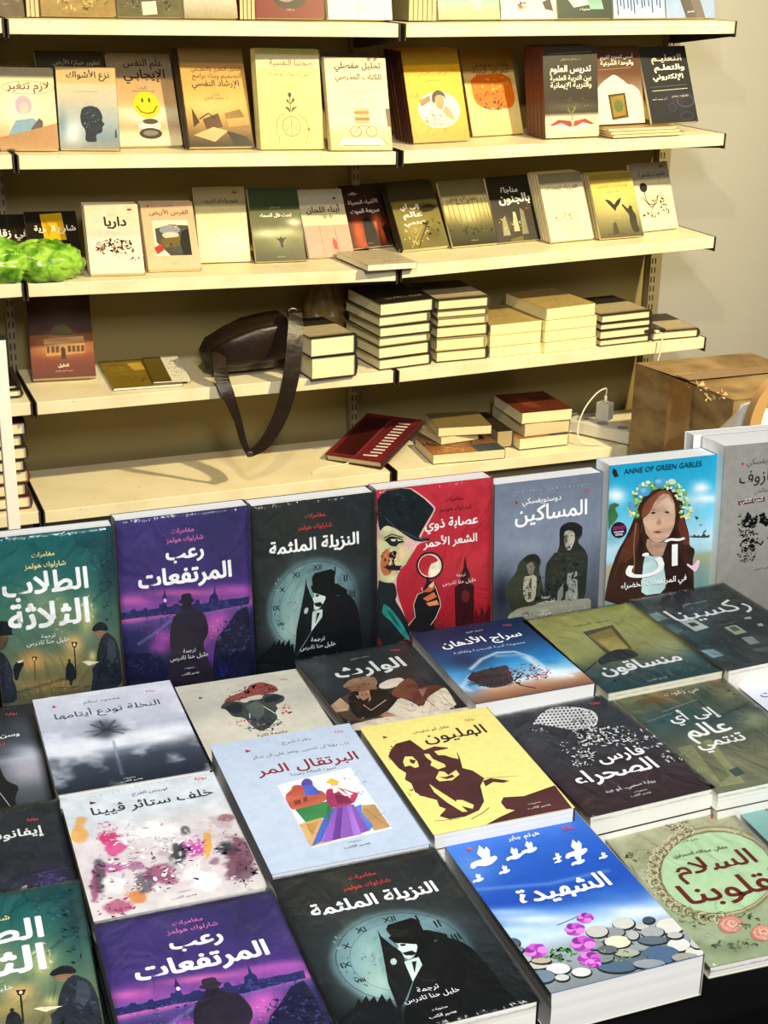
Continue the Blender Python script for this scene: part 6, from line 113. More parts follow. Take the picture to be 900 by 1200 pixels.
SHB={'lazim': (.4547,3.6632,1.1015,-4.6643,.1419,.202,25.6957),'nazaa': (.6005,3.6694,1.0985,-6.8667,.1477,.2088,26.9395),'smile': (.757,3.7196,1.0952,3.4519,.1685,.2431,26.0242),'irshad': (.9265,3.6681,1.0916,2.5648,.1743,.2566,23.8508),'head': (1.1109,3.6531,1.0878,-1.09,.1731,.2538,15.2925),'tahlil': (1.2904,3.6178,1.084,-3.1946,.1702,.2423,21.5345),'boy': (1.5603,3.7088,1.0835,1.1691,.1728,.2531,21.7823),'fire': (1.7754,3.7908,1.0876,3.4853,.1672,.2469,22.0849),'tadris': (1.9425,3.6686,1.0907,-2.4783,.1679,.2449,10.0),'quran': (2.1005,3.6309,1.1297,6.535,.1531,.2159,16.1778),'taalim': (2.203,3.5597,1.1316,2.6333,.1593,.2233,24.7033),'fi': (.4072,3.9145,.7914,-3.248,.1308,.1826,50.9811),'sharia': (.5172,3.6912,.7891,-.6997,.1357,.1893,57.048),'daria': (.6533,3.6503,.7863,-4.5223,.1393,.194,36.1095),'faras': (.8078,3.6722,.7831,-3.0058,.1406,.196,37.424),'yara': (.9699,3.7663,.7797,-1.2595,.1424,.2048,22.0631),'green': (1.1187,3.7397,.7766,-.4892,.1438,.2065,26.9522),'abna': (1.2805,3.7691,.7732,4.2942,.1392,.1998,31.3919),'redf': (1.435,3.8451,.77,3.5852,.1347,.1899,31.1019),'ila2': (1.5569,3.7575,.7772,1.9852,.1461,.2105,36.767),'trees': (1.7095,3.7544,.7817,-.4792,.1448,.2061,35.4872),'junun': (1.8554,3.7579,.786,1.3691,.1403,.1992,29.1083),'fiz': (1.9972,3.7021,.7902,.5214,.1425,.2044,28.2411),'bird': (2.1506,3.6843,.7947,-3.132,.1415,.1991,30.725),'sketch': (2.3158,3.7398,.7995,3.9874,.1411,.2051,22.7152),'dome': (.5067,3.7775,.4842,-6.6012,.168,.234,30.4215)}
SHELF={'A': [(.4781,1.411,1.4679,1.4008),(1.4798,1.4008,2.4724,1.4077)],'B': [(.4822,1.101,1.4672,1.0803),(1.4818,1.082,2.4656,1.1006)],'C': [(.4859,.7898,1.4758,.7692),(1.4908,.7753,2.4672,.804)],'D': [(.4853,.4842,1.4713,.482),(1.4764,.4815,2.4741,.4992)],'E': [(.4777,.1867,1.4664,.1848),(1.4822,.1856,2.4905,.1799)]}
PILE={'D2': (1.2114,3.5811,.4826,1.3529,3.5895,.1181),'D3': (1.4327,3.6195,.4821,1.6065,3.6317,.1908),'D4': (1.6146,3.6382,.484,1.7825,3.6304,.1823),'D5': (1.7803,3.6313,.4869,1.9638,3.6292,.0956),'D6': (1.948,3.6149,.4899,2.1361,3.623,.1317),'D7': (2.1361,3.623,.4932,2.3182,3.6253,.0958),'D8': (2.3182,3.6253,.4965,2.4799,3.6158,.0264)}
# ------------------------------------------------------------------ helpers
def lin(h):
    h = h.lstrip('#'); o = []
    for i in (0, 2, 4):
        c = int(h[i:i+2], 16)/255; o.append(c/12.92 if c <= .04045 else ((c+.055)/1.055)**2.4)
    return tuple(o)
_m = {}
def new_mat(name):
    m = bpy.data.materials.new(name); m.use_nodes = True
    return m, m.node_tree.nodes, m.node_tree.links, m.node_tree.nodes['Principled BSDF']
def plain(name, h, rough=.5, metal=0, bump=0, bscale=60, vary=0.0, vscale=8, coat=0, trans=0):
    k = (name, h, rough, metal, bump, bscale, vary, vscale, coat, trans)
    if k in _m: return _m[k]
    m, n, l, p = new_mat(name); c = lin(h)
    p.inputs['Base Color'].default_value = c+(1,); p.inputs['Roughness'].default_value = rough; p.inputs['Metallic'].default_value = metal
    p.inputs['Coat Weight'].default_value = coat
    tc = n.new('ShaderNodeTexCoord')
    if vary:
        t = n.new('ShaderNodeTexNoise'); t.inputs['Scale'].default_value = vscale; t.inputs['Detail'].default_value = 6
        l.new(tc.outputs['Object'], t.inputs['Vector'])
        mx = n.new('ShaderNodeMix'); mx.data_type = 'RGBA'
        mx.inputs['A'].default_value = tuple(x*(1-vary) for x in c)+(1,); mx.inputs['B'].default_value = tuple(min(1, x*(1+vary)) for x in c)+(1,)
        l.new(t.outputs['Fac'], mx.inputs['Factor']); l.new(mx.outputs['Result'], p.inputs['Base Color'])
    if bump:
        t = n.new('ShaderNodeTexNoise'); t.inputs['Scale'].default_value = bscale; t.inputs['Detail'].default_value = 4
        l.new(tc.outputs['Object'], t.inputs['Vector'])
        b = n.new('ShaderNodeBump'); b.inputs['Strength'].default_value = bump; b.inputs['Distance'].default_value = .004
        l.new(t.outputs['Fac'], b.inputs['Height']); l.new(b.outputs['Normal'], p.inputs['Normal'])
    if trans: p.inputs['Transmission Weight'].default_value = trans
    _m[k] = m; return m
def print_mat(gloss):
    k = ('print', gloss)
    if k in _m: return _m[k]
    m, n, l, p = new_mat('printed_cover_'+('gloss' if gloss else 'matt'))
    a = n.new('ShaderNodeVertexColor'); a.layer_name = 'Col'
    tc = n.new('ShaderNodeTexCoord'); t = n.new('ShaderNodeTexNoise'); t.inputs['Scale'].default_value = 110; t.inputs['Detail'].default_value = 7; t.inputs['Roughness'].default_value = .65
    l.new(tc.outputs['Object'], t.inputs['Vector'])
    r = n.new('ShaderNodeMapRange'); r.inputs['From Min'].default_value = .3; r.inputs['From Max'].default_value = .7; r.inputs['To Min'].default_value = .92; r.inputs['To Max'].default_value = 1.05; l.new(t.outputs['Fac'], r.inputs['Value'])
    mx = n.new('ShaderNodeMix'); mx.data_type = 'RGBA'; mx.blend_type = 'MULTIPLY'; mx.inputs['Factor'].default_value = 1
    l.new(a.outputs['Color'], mx.inputs['A']); l.new(r.outputs['Result'], mx.inputs['B']); l.new(mx.outputs['Result'], p.inputs['Base Color'])
    p.inputs['Roughness'].default_value = .38 if gloss else .5
    p.inputs['Specular IOR Level'].default_value = .22
    _m[k] = m; return m
def paper_mat(name, h):
    k = ('paper', h)
    if k in _m: return _m[k]
    m, n, l, p = new_mat(name); c = lin(h); p.inputs['Roughness'].default_value = .8
    tc = n.new('ShaderNodeTexCoord'); mp = n.new('ShaderNodeMapping'); mp.inputs['Scale'].default_value = (3, 3, 2600)
    t = n.new('ShaderNodeTexNoise'); t.inputs['Scale'].default_value = 1; t.inputs['Detail'].default_value = 3
    l.new(tc.outputs['Object'], mp.inputs['Vector']); l.new(mp.outputs['Vector'], t.inputs['Vector'])
    mx = n.new('ShaderNodeMix'); mx.data_type = 'RGBA'; mx.inputs['A'].default_value = tuple(x*.93 for x in c)+(1,); mx.inputs['B'].default_value = c+(1,)
    rmp = n.new('ShaderNodeMapRange'); rmp.inputs['From Min'].default_value = .3; rmp.inputs['From Max'].default_value = .55
    l.new(t.outputs['Fac'], rmp.inputs['Value']); l.new(rmp.outputs['Result'], mx.inputs['Factor']); l.new(mx.outputs['Result'], p.inputs['Base Color'])
    _m[k] = m; return m
def wrap_mat():
    if 'wrap' in _m: return _m['wrap']
    m, n, l, p = new_mat('clear_shrink_wrap'); n.remove(p)
    out = [x for x in n if x.type == 'OUTPUT_MATERIAL'][0]
    tr = n.new('ShaderNodeBsdfTransparent'); gl = n.new('ShaderNodeBsdfGlossy'); gl.inputs['Roughness'].default_value = .16
    tc = n.new('ShaderNodeTexCoord'); mp = n.new('ShaderNodeMapping'); mp.inputs['Scale'].default_value = (22, 9, 22); mp.inputs['Rotation'].default_value = (0, 0, .6)
    t = n.new('ShaderNodeTexNoise'); t.inputs['Scale'].default_value = 1.4; t.inputs['Detail'].default_value = 5; t.inputs['Distortion'].default_value = 1.2
    l.new(tc.outputs['Object'], mp.inputs['Vector']); l.new(mp.outputs['Vector'], t.inputs['Vector'])
    b = n.new('ShaderNodeBump'); b.inputs['Strength'].default_value = .6; b.inputs['Distance'].default_value = .010
    l.new(t.outputs['Fac'], b.inputs['Height']); l.new(b.outputs['Normal'], gl.inputs['Normal'])
    fr = n.new('ShaderNodeFresnel'); fr.inputs['IOR'].default_value = 1.45; l.new(b.outputs['Normal'], fr.inputs['Normal'])
    mix = n.new('ShaderNodeMixShader'); mu = n.new('ShaderNodeMath'); mu.operation = 'MULTIPLY'; mu.inputs[1].default_value = .5; l.new(fr.outputs['Fac'], mu.inputs[0]); l.new(mu.outputs['Value'], mix.inputs['Fac']); l.new(tr.outputs['BSDF'], mix.inputs[1]); l.new(gl.outputs['BSDF'], mix.inputs[2])
    l.new(mix.outputs['Shader'], out.inputs['Surface'])
    _m['wrap'] = m; return m

class MB:
    def __init__(s): s.v = []; s.f = []; s.c = []
    def add(s, vs, fs, col=None):
        k = len(s.v); s.v += [tuple(x) for x in vs]; s.f += [tuple(i+k for i in f) for f in fs]
        if col is not None: s.c += [col]*len(vs)
    def box(s, x0, y0, z0, x1, y1, z1, col=None):
        s.add([(x0, y0, z0), (x1, y0, z0), (x1, y1, z0), (x0, y1, z0), (x0, y0, z1), (x1, y0, z1), (x1, y1, z1), (x0, y1, z1)],
              [(3, 2, 1, 0), (4, 5, 6, 7), (0, 1, 5, 4), (1, 2, 6, 5), (2, 3, 7, 6), (3, 0, 4, 7)], col)
    def hexa(s, lo, hi):
        s.add(list(lo)+list(hi), [(3, 2, 1, 0), (4, 5, 6, 7), (0, 1, 5, 4), (1, 2, 6, 5), (2, 3, 7, 6), (3, 0, 4, 7)])
    def tube(s, pts, r, n=8):
        pts = [Vector(p) for p in pts]; rings = []
        for i, p in enumerate(pts):
            t = (pts[min(i+1, len(pts)-1)]-pts[max(i-1, 0)]).normalized()
            a = t.orthogonal().normalized() if i == 0 else (rings[-1][1]-t*rings[-1][1].dot(t)).normalized()
            rings.append((p, a, t.cross(a)))
        vs = []
        for p, a, b in rings:
            vs += [p+r*(math.cos(2*math.pi*k/n)*a+math.sin(2*math.pi*k/n)*b) for k in range(n)]
        fs = [(i*n+k, i*n+(k+1) % n, (i+1)*n+(k+1) % n, (i+1)*n+k) for i in range(len(pts)-1) for k in range(n)]
        fs += [tuple(range(n))[::-1], tuple((len(pts)-1)*n+k for k in range(n))]
        s.add(vs, fs)
    def prism(s, prof, x0, x1):      # prof: list of (y,z)
        n = len(prof)
        s.add([(x0, y, z) for y, z in prof]+[(x1, y, z) for y, z in prof],
              [tuple(range(n))[::-1], tuple(range(n, 2*n))]+[(i, (i+1) % n, n+(i+1) % n, n+i) for i in range(n)])
    def build(s, name, mat, parent=None, smooth=False, bevel=0):
        me = bpy.data.meshes.new(name); me.from_pydata(s.v, [], s.f); me.update()
        if s.c:
            a = me.color_attributes.new('Col', 'FLOAT_COLOR', 'POINT')
            a.data.foreach_set('color', np.array([tuple(c)+(1,) for c in s.c], dtype=np.float32).ravel())
        me.materials.append(mat)
        if smooth: me.polygons.foreach_set('use_smooth', [True]*len(me.polygons))
        o = bpy.data.objects.new(name, me); C.objects.link(o)
        if parent: o.parent = parent
        if bevel:
            b = o.modifiers.new('bevel', 'BEVEL'); b.width = bevel; b.segments = 2; b.limit_method = 'ANGLE'
        return o
def tag(o, label, cat, group=None, kind=None):
    if label: o['label'] = label
    if cat: o['category'] = cat
    if group: o['group'] = group
    if kind: o['kind'] = kind
    return o
def empty(name, loc=(0, 0, 0), label=None, cat=None, group=None):
    o = bpy.data.objects.new(name, None); C.objects.link(o); o.location = loc; o.empty_display_size = .05
    return tag(o, label, cat, group)
def smooth_path(pts, n=8):
    P = [Vector(p) for p in pts]; out = []
    for i in range(len(P)-1):
        p0 = P[max(i-1, 0)]; p1 = P[i]; p2 = P[i+1]; p3 = P[min(i+2, len(P)-1)]
        for k in range(n):
            t = k/n
            out.append(.5*((2*p1)+(p2-p0)*t+(2*p0-5*p1+4*p2-p3)*t*t+(3*p1-p0-3*p2+p3)*t**3))
    return out+[P[-1]]
# ------------------------------------------------------------------ cover art: print, plus painted shelf shade on some tops
_txt = {}
def text_shape(s, bold):
    k = (s, bold)
    if k in _txt: return _txt[k]
    c = bpy.data.curves.new('lettering', 'FONT'); c.body = s; c.size = 1; c.resolution_u = 2
    o = bpy.data.objects.new('lettering', c); C.objects.link(o)
    e = o.evaluated_get(bpy.context.evaluated_depsgraph_get()); me = e.to_mesh()
    v = np.array([x.co[:2] for x in me.vertices]) if len(me.vertices) else np.zeros((0, 2)); f = [tuple(p.vertices) for p in me.polygons]
    # each glyph gets a hair of its own height so that joined letters never share a plane
    par = list(range(len(v)))
    def find(a):
        while par[a] != a: par[a] = par[par[a]]; a = par[a]
        return a
    for q in f:
        for a in q[1:]: par[find(a)] = find(q[0])
    ids = {}; dz = [ids.setdefault(find(i), len(ids)) % 4 * 3e-6 for i in range(len(v))]
    e.to_mesh_clear(); bpy.data.objects.remove(o); bpy.data.curves.remove(c)
    if bold > .005 and len(v):
        m = len(v); V, F, D = [v], list(f), list(dz)
        for i, (dx, dy) in enumerate(((1, .6), (-1, .6), (1, -.6), (-1, -.6), (0, 1), (0, -1))):
            V.append(v+np.array([dx, dy])*bold*.9); F += [tuple(a+(i+1)*m for a in q) for q in f]; D += [d-(i+1)*1.5e-5/7 for d in dz]
        v, f, dz = np.concatenate(V), F, D
    _txt[k] = (v, f, dz); return _txt[k]
def fbm(U, V, su, sv, seed, octs=4):
    rng = np.random.default_rng(seed); out = np.zeros_like(U); amp = 1; tot = 0
    for o in range(octs):
        g = rng.random((int(sv*2**o)+3, int(su*2**o)+3)); x = np.clip(U, 0, 1)*su*2**o; y = np.clip(V, 0, 1)*sv*2**o
        i = x.astype(int); j = y.astype(int); fx = x-i; fy = y-j; fx = fx*fx*(3-2*fx); fy = fy*fy*(3-2*fy)
        out += amp*((g[j, i]*(1-fx)+g[j, i+1]*fx)*(1-fy)+(g[j+1, i]*(1-fx)+g[j+1, i+1]*fx)*fy); tot += amp; amp *= .55
    return out/tot
LAYER = 9e-6
def paint(mb, name, w, h, z):
    """cover face, print and any painted shade: soft ground on a grid, crisp shapes and lettering on top; origin bottom left, +y up the cover"""
    A = ART[name]; nu, nv = A['res']
    U, V = np.meshgrid(np.linspace(0, 1, nu+1), np.linspace(0, 1, nv+1))
    st = A['stops']; vs = [s[0] for s in st]; cs = np.array([lin(s[1]) for s in st])
    col = np.stack([np.interp(V, vs, np.sqrt(cs[:, i])) for i in range(3)], -1)
    amp, sc, seed = A['noise'][:3]
    asp = h/w
    for t in A['soft']:
        c = np.sqrt(np.array(lin(t[1])))
        if t[0] in 'gE':
            cu, cv, au, av, bu, bv = t[2:8]; M = np.linalg.inv(np.array([[au, bu], [av, bv]]))
            X = M[0, 0]*(U-cu)+M[0, 1]*(V-cv); Y = M[1, 0]*(U-cu)+M[1, 1]*(V-cv); r2 = X*X+Y*Y
            if t[0] == 'g':
                wob = .75+.5*fbm(U, V, 9, 13, int(cu*997+cv*131) % 9999, 3)
                a = t[8]*np.exp(-r2*wob)
                if len(A['noise']) > 3: a = min(1, t[8]*1.05)*np.clip((np.exp(-r2*.9)-.42+1.1*(fbm(U, V, 10, 14, int(cu*877+cv*531) % 9999, 5)-.5))*A['noise'][3], 0, 1)
            else: a = t[8]*np.clip((1+t[9]-np.sqrt(r2))/t[9], 0, 1)
        elif t[0] == 's':
            p = np.array(t[2]).reshape(-1, 2); d = np.full(U.shape, 9.)
            for (x0, y0), (x1, y1) in zip(p[:-1], p[1:]):
                dx, dy = x1-x0, (y1-y0)*asp; L = dx*dx+dy*dy+1e-9
                q = np.clip(((U-x0)*dx+(V-y0)*asp*dy)/L, 0, 1); d = np.minimum(d, np.hypot(U-x0-q*dx, (V-y0)*asp-q*dy))
            a = t[4]*np.exp(-(d/t[3])**2)
        else:
            a = t[4]*np.clip((fbm(U, V, t[2], t[2]*1.4, t[5])-t[3])*5, 0, 1)
        col = col*(1-a[..., None])+c*a[..., None]
    col = col*(1+amp*2.2*(fbm(U, V, sc, sc*1.5, seed+50, 5)-.5))[..., None]
    col = np.clip(col, 0, 1)**2
    k = len(mb.v); P = np.stack([U*w, (1-V)*h, np.full(U.shape, z)], -1).reshape(-1, 3)
    mb.v += [tuple(p) for p in P.tolist()]; mb.c += [tuple(c) for c in col.reshape(-1, 3).tolist()]
    m = nu+1
    mb.f += [(k+j*m+i, k+(j+1)*m+i, k+(j+1)*m+i+1, k+j*m+i+1) for j in range(nv) for i in range(nu)]
    lay = [z]
    def nxt(): lay[0] += LAYER; return lay[0]
    def clip(p):     # keep ink on the cover
        for ax, lim, sg in ((0, 0, 1), (0, 1, -1), (1, 0, 1), (1, 1, -1)):
            o = []
            for i in range(len(p)):
                a, b = p[i-1], p[i]; da = sg*(a[ax]-lim); db = sg*(b[ax]-lim)
                if (da >= 0) != (db >= 0):
                    q = da/(da-db); o.append((a[0]+q*(b[0]-a[0]), a[1]+q*(b[1]-a[1])))
                if db >= 0: o.append(b)
            p = o
            if not p: return p
        return p
    vr = random.Random(len(name)*7)
    def poly(p, c, zz, vary=False):
        p = clip(p)
        if len(p) < 3: return
        vs = [(u*w, (1-v)*h, zz) for u, v in p]
        ar = sum(vs[i-1][0]*vs[i][1]-vs[i][0]*vs[i-1][1] for i in range(len(vs)))
        if ar < 0: vs = vs[::-1]
        mb.add(vs, tessellate_polygon([[Vector(x) for x in vs]]) if len(vs) > 3 else [(0, 1, 2)], c)
        if vary and max(c) < .72:
            for i in range(len(vs)):
                f = 1+vr.uniform(-.22, .26); mb.c[-1-i] = tuple(min(1, x*f) for x in c)
    def stroke(p, wd, c, zz, closed=False):
        p = [Vector((u, v*asp)) for u, v in p]; n = len(p); L, Rr = [], []
        for i in range(n):
            a = p[i-1] if (i or closed) else p[i]; b = p[(i+1) % n] if (i < n-1 or closed) else p[i]
            t = (b-a).normalized(); q = Vector((-t.y, t.x))*wd/2
            L.append(p[i]+q); Rr.append(p[i]-q)
        rng = range(n) if closed else range(n-1)
        for i in rng:
            j = (i+1) % n
            poly([(x.x, x.y/asp) for x in (L[i], L[j], Rr[j], Rr[i])], c, zz)
    for t in A['items']:
        c = lin(t[1]); zz = nxt()
        if t[0] == 'q': poly(list(zip(t[2][::2], t[2][1::2])), c, zz)
        elif t[0] == 'p':
            p = list(zip(t[2][::2], t[2][1::2]))
            if len(p) > 6 and name not in ('yellow', 'faras'):      # rounded, hand drawn outline
                q = []
                for i in range(len(p)):
                    a, b = p[i], p[(i+1) % len(p)]
                    q += [(a[0]*.8+b[0]*.2, a[1]*.8+b[1]*.2), (a[0]*.2+b[0]*.8, a[1]*.2+b[1]*.8)]
                p = q
            poly(p, c, zz, True)
        elif t[0] == 'e':
            cu, cv, au, av, bu, bv = t[2:8]
            poly([(cu+au*math.cos(q)+bu*math.sin(q), cv+av*math.cos(q)+bv*math.sin(q)) for q in [2*math.pi*i/22 for i in range(22)]], c, zz)
        elif t[0] == 'o':
            cu, cv, au, av, bu, bv = t[3:9]
            stroke([(cu+au*math.cos(q)+bu*math.sin(q), cv+av*math.cos(q)+bv*math.sin(q)) for q in [2*math.pi*i/32 for i in range(32)]], t[2], c, zz, True)
        elif t[0] == 'l': stroke(list(zip(t[3][::2], t[3][1::2])), t[2], c, zz)
        elif t[0] == 'd':
            p = t[2]
            for i in range(t[3]):
                q = i/max(1, t[3]-1); u = p[0]+(p[2]-p[0])*q; v = p[1]+(p[3]-p[1])*q; r = t[4]*(.5+.5*((i*7) % 3)/2)
                poly([(u-r*.7, v-r/asp), (u+r*.7, v-r/asp), (u+r*.7, v+r/asp), (u-r*.7, v+r/asp)], c, zz)
        elif t[0] == 'k':
            cu, cv, au, av, bu, bv, n, sz, seed = t[2:11]; rg = random.Random(seed)
            for i in range(n):
                rr = math.sqrt(rg.random()); th = rg.uniform(0, 6.283); x, y = rr*math.cos(th), rr*math.sin(th)
                u = cu+au*x+bu*y; v = cv+av*x+bv*y; s0 = 1.7*sz*rg.uniform(.25, 1); th = rg.uniform(0, 3.14); el = rg.uniform(.18, .6)
                q = []
                for k2 in range(6):
                    a = k2*math.pi/3; r0 = s0*rg.uniform(.5, 1)*.7; xx = r0*math.cos(a); yy = r0*math.sin(a)*el
                    q.append((u+xx*math.cos(th)-yy*math.sin(th), v+(xx*math.sin(th)+yy*math.cos(th))/asp))
                poly(q, c, zz)
        elif t[0] == 't':
            v, f, dz = text_shape(t[2], t[6])
            if not len(v): continue
            lo, hi = v.min(0), v.max(0); s = t[5]*w/(hi[0]-lo[0]); cx, cy = t[3]*w, (1-t[4])*h
            q = (v-(lo+hi)/2)*np.array([s, s*(t[7] if len(t) > 7 else 1)])+np.array([cx, cy]); lay[0] += 2.6e-5; zz += 1.6e-5
            q[:, 0] = np.clip(q[:, 0], 0, w); q[:, 1] = np.clip(q[:, 1], 0, h)
            mb.add([(a, b, zz+d) for (a, b), d in zip(q.tolist(), dz)], f, c)
# ------------------------------------------------------------------ book builder
# book frame: lies face up, x right, y up the cover, z thickness; arabic binding, spine on the right
_cache = {}
def page_bm(w, h, t, ct, inset, seed=0):
    b = MB(); rg = random.Random(seed); n = 7; vs = []
    for k in range(n+1):
        z = ct+(t-2*ct)*k/n; a = inset+rg.uniform(0, .0002); d = inset*.7+rg.uniform(0, .0002)
        bow = .0016*math.sin(math.pi*k/n)
        vs += [(a+bow*.6, d, z), (w-.0012, d, z), (w-.0012, h-d, z), (a+bow*.6, h-d, z)]
    fs = [(3, 2, 1, 0), tuple(4*n+i for i in range(4))]
    fs += [(4*k+i, 4*k+(i+1) % 4, 4*k+4+(i+1) % 4, 4*k+4+i) for k in range(n) for i in range(4)]
    b.add(vs, fs); return b
def wrap_bm(w, h, t, seed):
    b = MB(); rg = random.Random(seed); g = .0012; nu, nv = 14, 20
    def zf(u, v):
        e = min(u, 1-u, v, 1-v)
        return t+.0009+(.0016*mnoise.noise((u*6+seed, v*9, seed*1.7))*(.8 if e < .1 else .5) if 0 < u < 1 and 0 < v < 1 else 0)
    vs = [(-g+(w+2*g)*i/nu, -g+(h+2*g)*j/nv, max(t+.0009, zf(i/nu, j/nv))) for j in range(nv+1) for i in range(nu+1)]
    m = nu+1
    b.add(vs, [(j*m+i, j*m+i+1, (j+1)*m+i+1, (j+1)*m+i) for j in range(nv) for i in range(nu)])
    top = [i for i in range(m)]+[j*m+nu for j in range(1, nv+1)]+[nv*m+i for i in range(nu-1, -1, -1)]+[j*m for j in range(nv-1, 0, -1)]
    k = len(b.v)
    b.v += [(vs[i][0], vs[i][1], max(.0004, t-.004)) for i in top]
    n = len(top); b.f += [(top[i], k+i, k+(i+1) % n, top[(i+1) % n]) for i in range(n)]
    return b
def book(name, label, cat, w, h, t, art=None, edge='#d8d4c8', back='#7c7468', spine=None, page='#f1efe6', hard=False, wrap=False, gloss=True, group=None, seed=1, tint=None, left=False):
    root = empty(name, (0, 0, 0), label, cat, group)
    ct = .0022 if hard else .0005; ov = .003 if hard else 0
    spine = spine or back
    key = (art, round(w, 4), round(h, 4), round(t, 4), edge, hard, tint)
    mb = MB()
    ec = lin(edge)
    mb.box(-ov*.0, -ov, t-ct, w, h+ov, t-1e-5, ec)
    if art: paint(mb, art, w, h+0, t)
    else:
        mb.add([(0, -ov, t), (w, -ov, t), (w, h+ov, t), (0, h+ov, t)], [(0, 1, 2, 3)], lin(tint or edge))
    mb.build('front_cover', print_mat(gloss), root)
    bk = MB(); bk.box(0, -ov, 0, w, h+ov, ct); bk.build('back_cover', plain('cover_board', back, .5), root)
    page_bm(w, h, t, ct, .0035 if hard else .0006, seed).build('page_block', paper_mat('book_paper', page), root)
    sp = MB()
    if hard:
        n = 8; prof = [(w-.001+.006*math.sin(math.pi*i/n), t*i/n) for i in range(n+1)]+[(w-.003, t*(n-i)/n) for i in range(n+1)]
        m = len(prof)
        sp.add([(x, -ov, z) for x, z in prof]+[(x, h+ov, z) for x, z in prof], [tuple(range(m)), tuple(range(2*m-1, m-1, -1))]+[(i, m+i, m+(i+1) % m, (i+1) % m) for i in range(m)])
    elif left: sp.box(-.0005, 0, 0, .0012, h, t)
    else: sp.box(w-.0002, 0, 0, w+.0005, h, t)
    sp.build('spine', plain('cover_board', spine, .5), root)
    if wrap: wrap_bm(w, h, t, seed).build('plastic_wrap', wrap_mat(), root, smooth=True)
    return root
def dup(root, label=None, group=None):
    r = root.copy(); C.objects.link(r)
    if label: r['label'] = label
    if group: r['group'] = group
    for ch in [c for c in root.children]:
        if ch.name.startswith('plastic_wrap'): continue
        c = ch.copy(); C.objects.link(c); c.parent = r
    return r
def tilt(x, y, z):
    """slight sag of the shelf board under a thing"""
    if y < 3.3: return 0
    for L in 'ABCDE':
        xl, zl, xr, zr = SHELF[L][0 if x < 1.415 else 1]
        if z > zl-.04: return math.atan2(zr-zl, xr-xl)
    return 0
def set_pose(o, x, y, z, yaw, lean=None):
    """lean None: lying flat, (x,y,z) = bottom left corner of its underside; else standing, leaning back by lean degrees, (x,y,z) = bottom left front edge"""
    T = Matrix.Translation((x, y, z)) @ Matrix.Rotation(-tilt(x, y, z), 4, 'Y') @ Matrix.Rotation(R(yaw), 4, 'Z')
    o.matrix_world = T if lean is None else T @ Matrix.Rotation(R(90-lean), 4, 'X')
def stand(o, x, y, z, yaw, lean, t, k=0, dx=0, gap=.0006):
    """put the front face of copy k (0 = foremost) so that its lower front edge starts at x, y on a shelf at z"""
    off = t*(1)+k*(t+gap)
    ny, nz = math.cos(R(lean)), -math.sin(R(lean))     # direction away from the reader, local
    # lift so that the back lower edge of every copy stays on the shelf
    ly = off*ny; lz = 0.0
    yy = (k*(t+gap))/max(.3, math.cos(R(lean)))+t*ny
    c, s = math.cos(R(yaw)), math.sin(R(yaw))
    set_pose(o, x+c*dx-s*yy, y+s*dx+c*yy, z, yaw, lean)
def flat_at(o, x, y, z, yaw, h, t):
    """x,y,z = upper left corner of the printed face"""
    c, s = math.cos(R(yaw)), math.sin(R(yaw))
    set_pose(o, x+s*h, y-c*h, z-t, yaw)

# ------------------------------------------------------------------ setting
def struct(name, mb, mat): return tag(mb.build(name, mat), None, None, kind='structure')
def tile_mat():
    m, n, l, p = new_mat('dark_floor_tile'); tc = n.new('ShaderNodeTexCoord'); b = n.new('ShaderNodeTexBrick'); b.offset = 0
    b.inputs['Color1'].default_value = (.045, .04, .035, 1); b.inputs['Color2'].default_value = (.055, .05, .042, 1); b.inputs['Mortar'].default_value = (.02, .018, .015, 1)
    b.inputs['Scale'].default_value = 1; b.inputs['Brick Width'].default_value = .4; b.inputs['Row Height'].default_value = .4; b.inputs['Mortar Size'].default_value = .006
    l.new(tc.outputs['Object'], b.inputs['Vector']); l.new(b.outputs['Color'], p.inputs['Base Color']); p.inputs['Roughness'].default_value = .45; return m
f = MB(); f.box(-2.5, -1.5, -.05, 5.0, 4.06, 0); struct('floor', f, tile_mat())
f = MB(); f.box(-2.5, 4.0, 0, 5.0, 4.06, 3.0); struct('wall_back', f, plain('wall_plaster', '#abaaa6', .9, bump=.25, bscale=35, vary=.05, vscale=3))

# ---- shelving
def paint_mat():
    m, n, l, p = new_mat('cream_shelf_paint'); tc = n.new('ShaderNodeTexCoord')
    t = n.new('ShaderNodeTexNoise'); t.inputs['Scale'].default_value = 7; t.inputs['Detail'].default_value = 8; l.new(tc.outputs['Object'], t.inputs['Vector'])
    t2 = n.new('ShaderNodeTexNoise'); t2.inputs['Scale'].default_value = 60; t2.inputs['Detail'].default_value = 3; l.new(tc.outputs['Object'], t2.inputs['Vector'])
    r1 = n.new('ShaderNodeMapRange'); r1.inputs['From Min'].default_value = .45; r1.inputs['From Max'].default_value = .75; l.new(t.outputs['Fac'], r1.inputs['Value'])
    r2 = n.new('ShaderNodeMapRange'); r2.inputs['From Min'].default_value = .72; r2.inputs['From Max'].default_value = .76; l.new(t2.outputs['Fac'], r2.inputs['Value'])
    a = n.new('ShaderNodeMix'); a.data_type = 'RGBA'; a.inputs['A'].default_value = lin('#efe5c6')+(1,); a.inputs['B'].default_value = lin('#e0d2aa')+(1,); l.new(r1.outputs['Result'], a.inputs['Factor'])
    b = n.new('ShaderNodeMix'); b.data_type = 'RGBA'; b.inputs['B'].default_value = lin('#6a5230')+(1,); l.new(r2.outputs['Result'], b.inputs['Factor']); l.new(a.outputs['Result'], b.inputs['A'])
    l.new(b.outputs['Result'], p.inputs['Base Color']); p.inputs['Roughness'].default_value = .42; return m
SHELFPAINT = paint_mat()
DARKSTEEL = plain('dark_bracket_steel', '#3a3128', .5, .3)
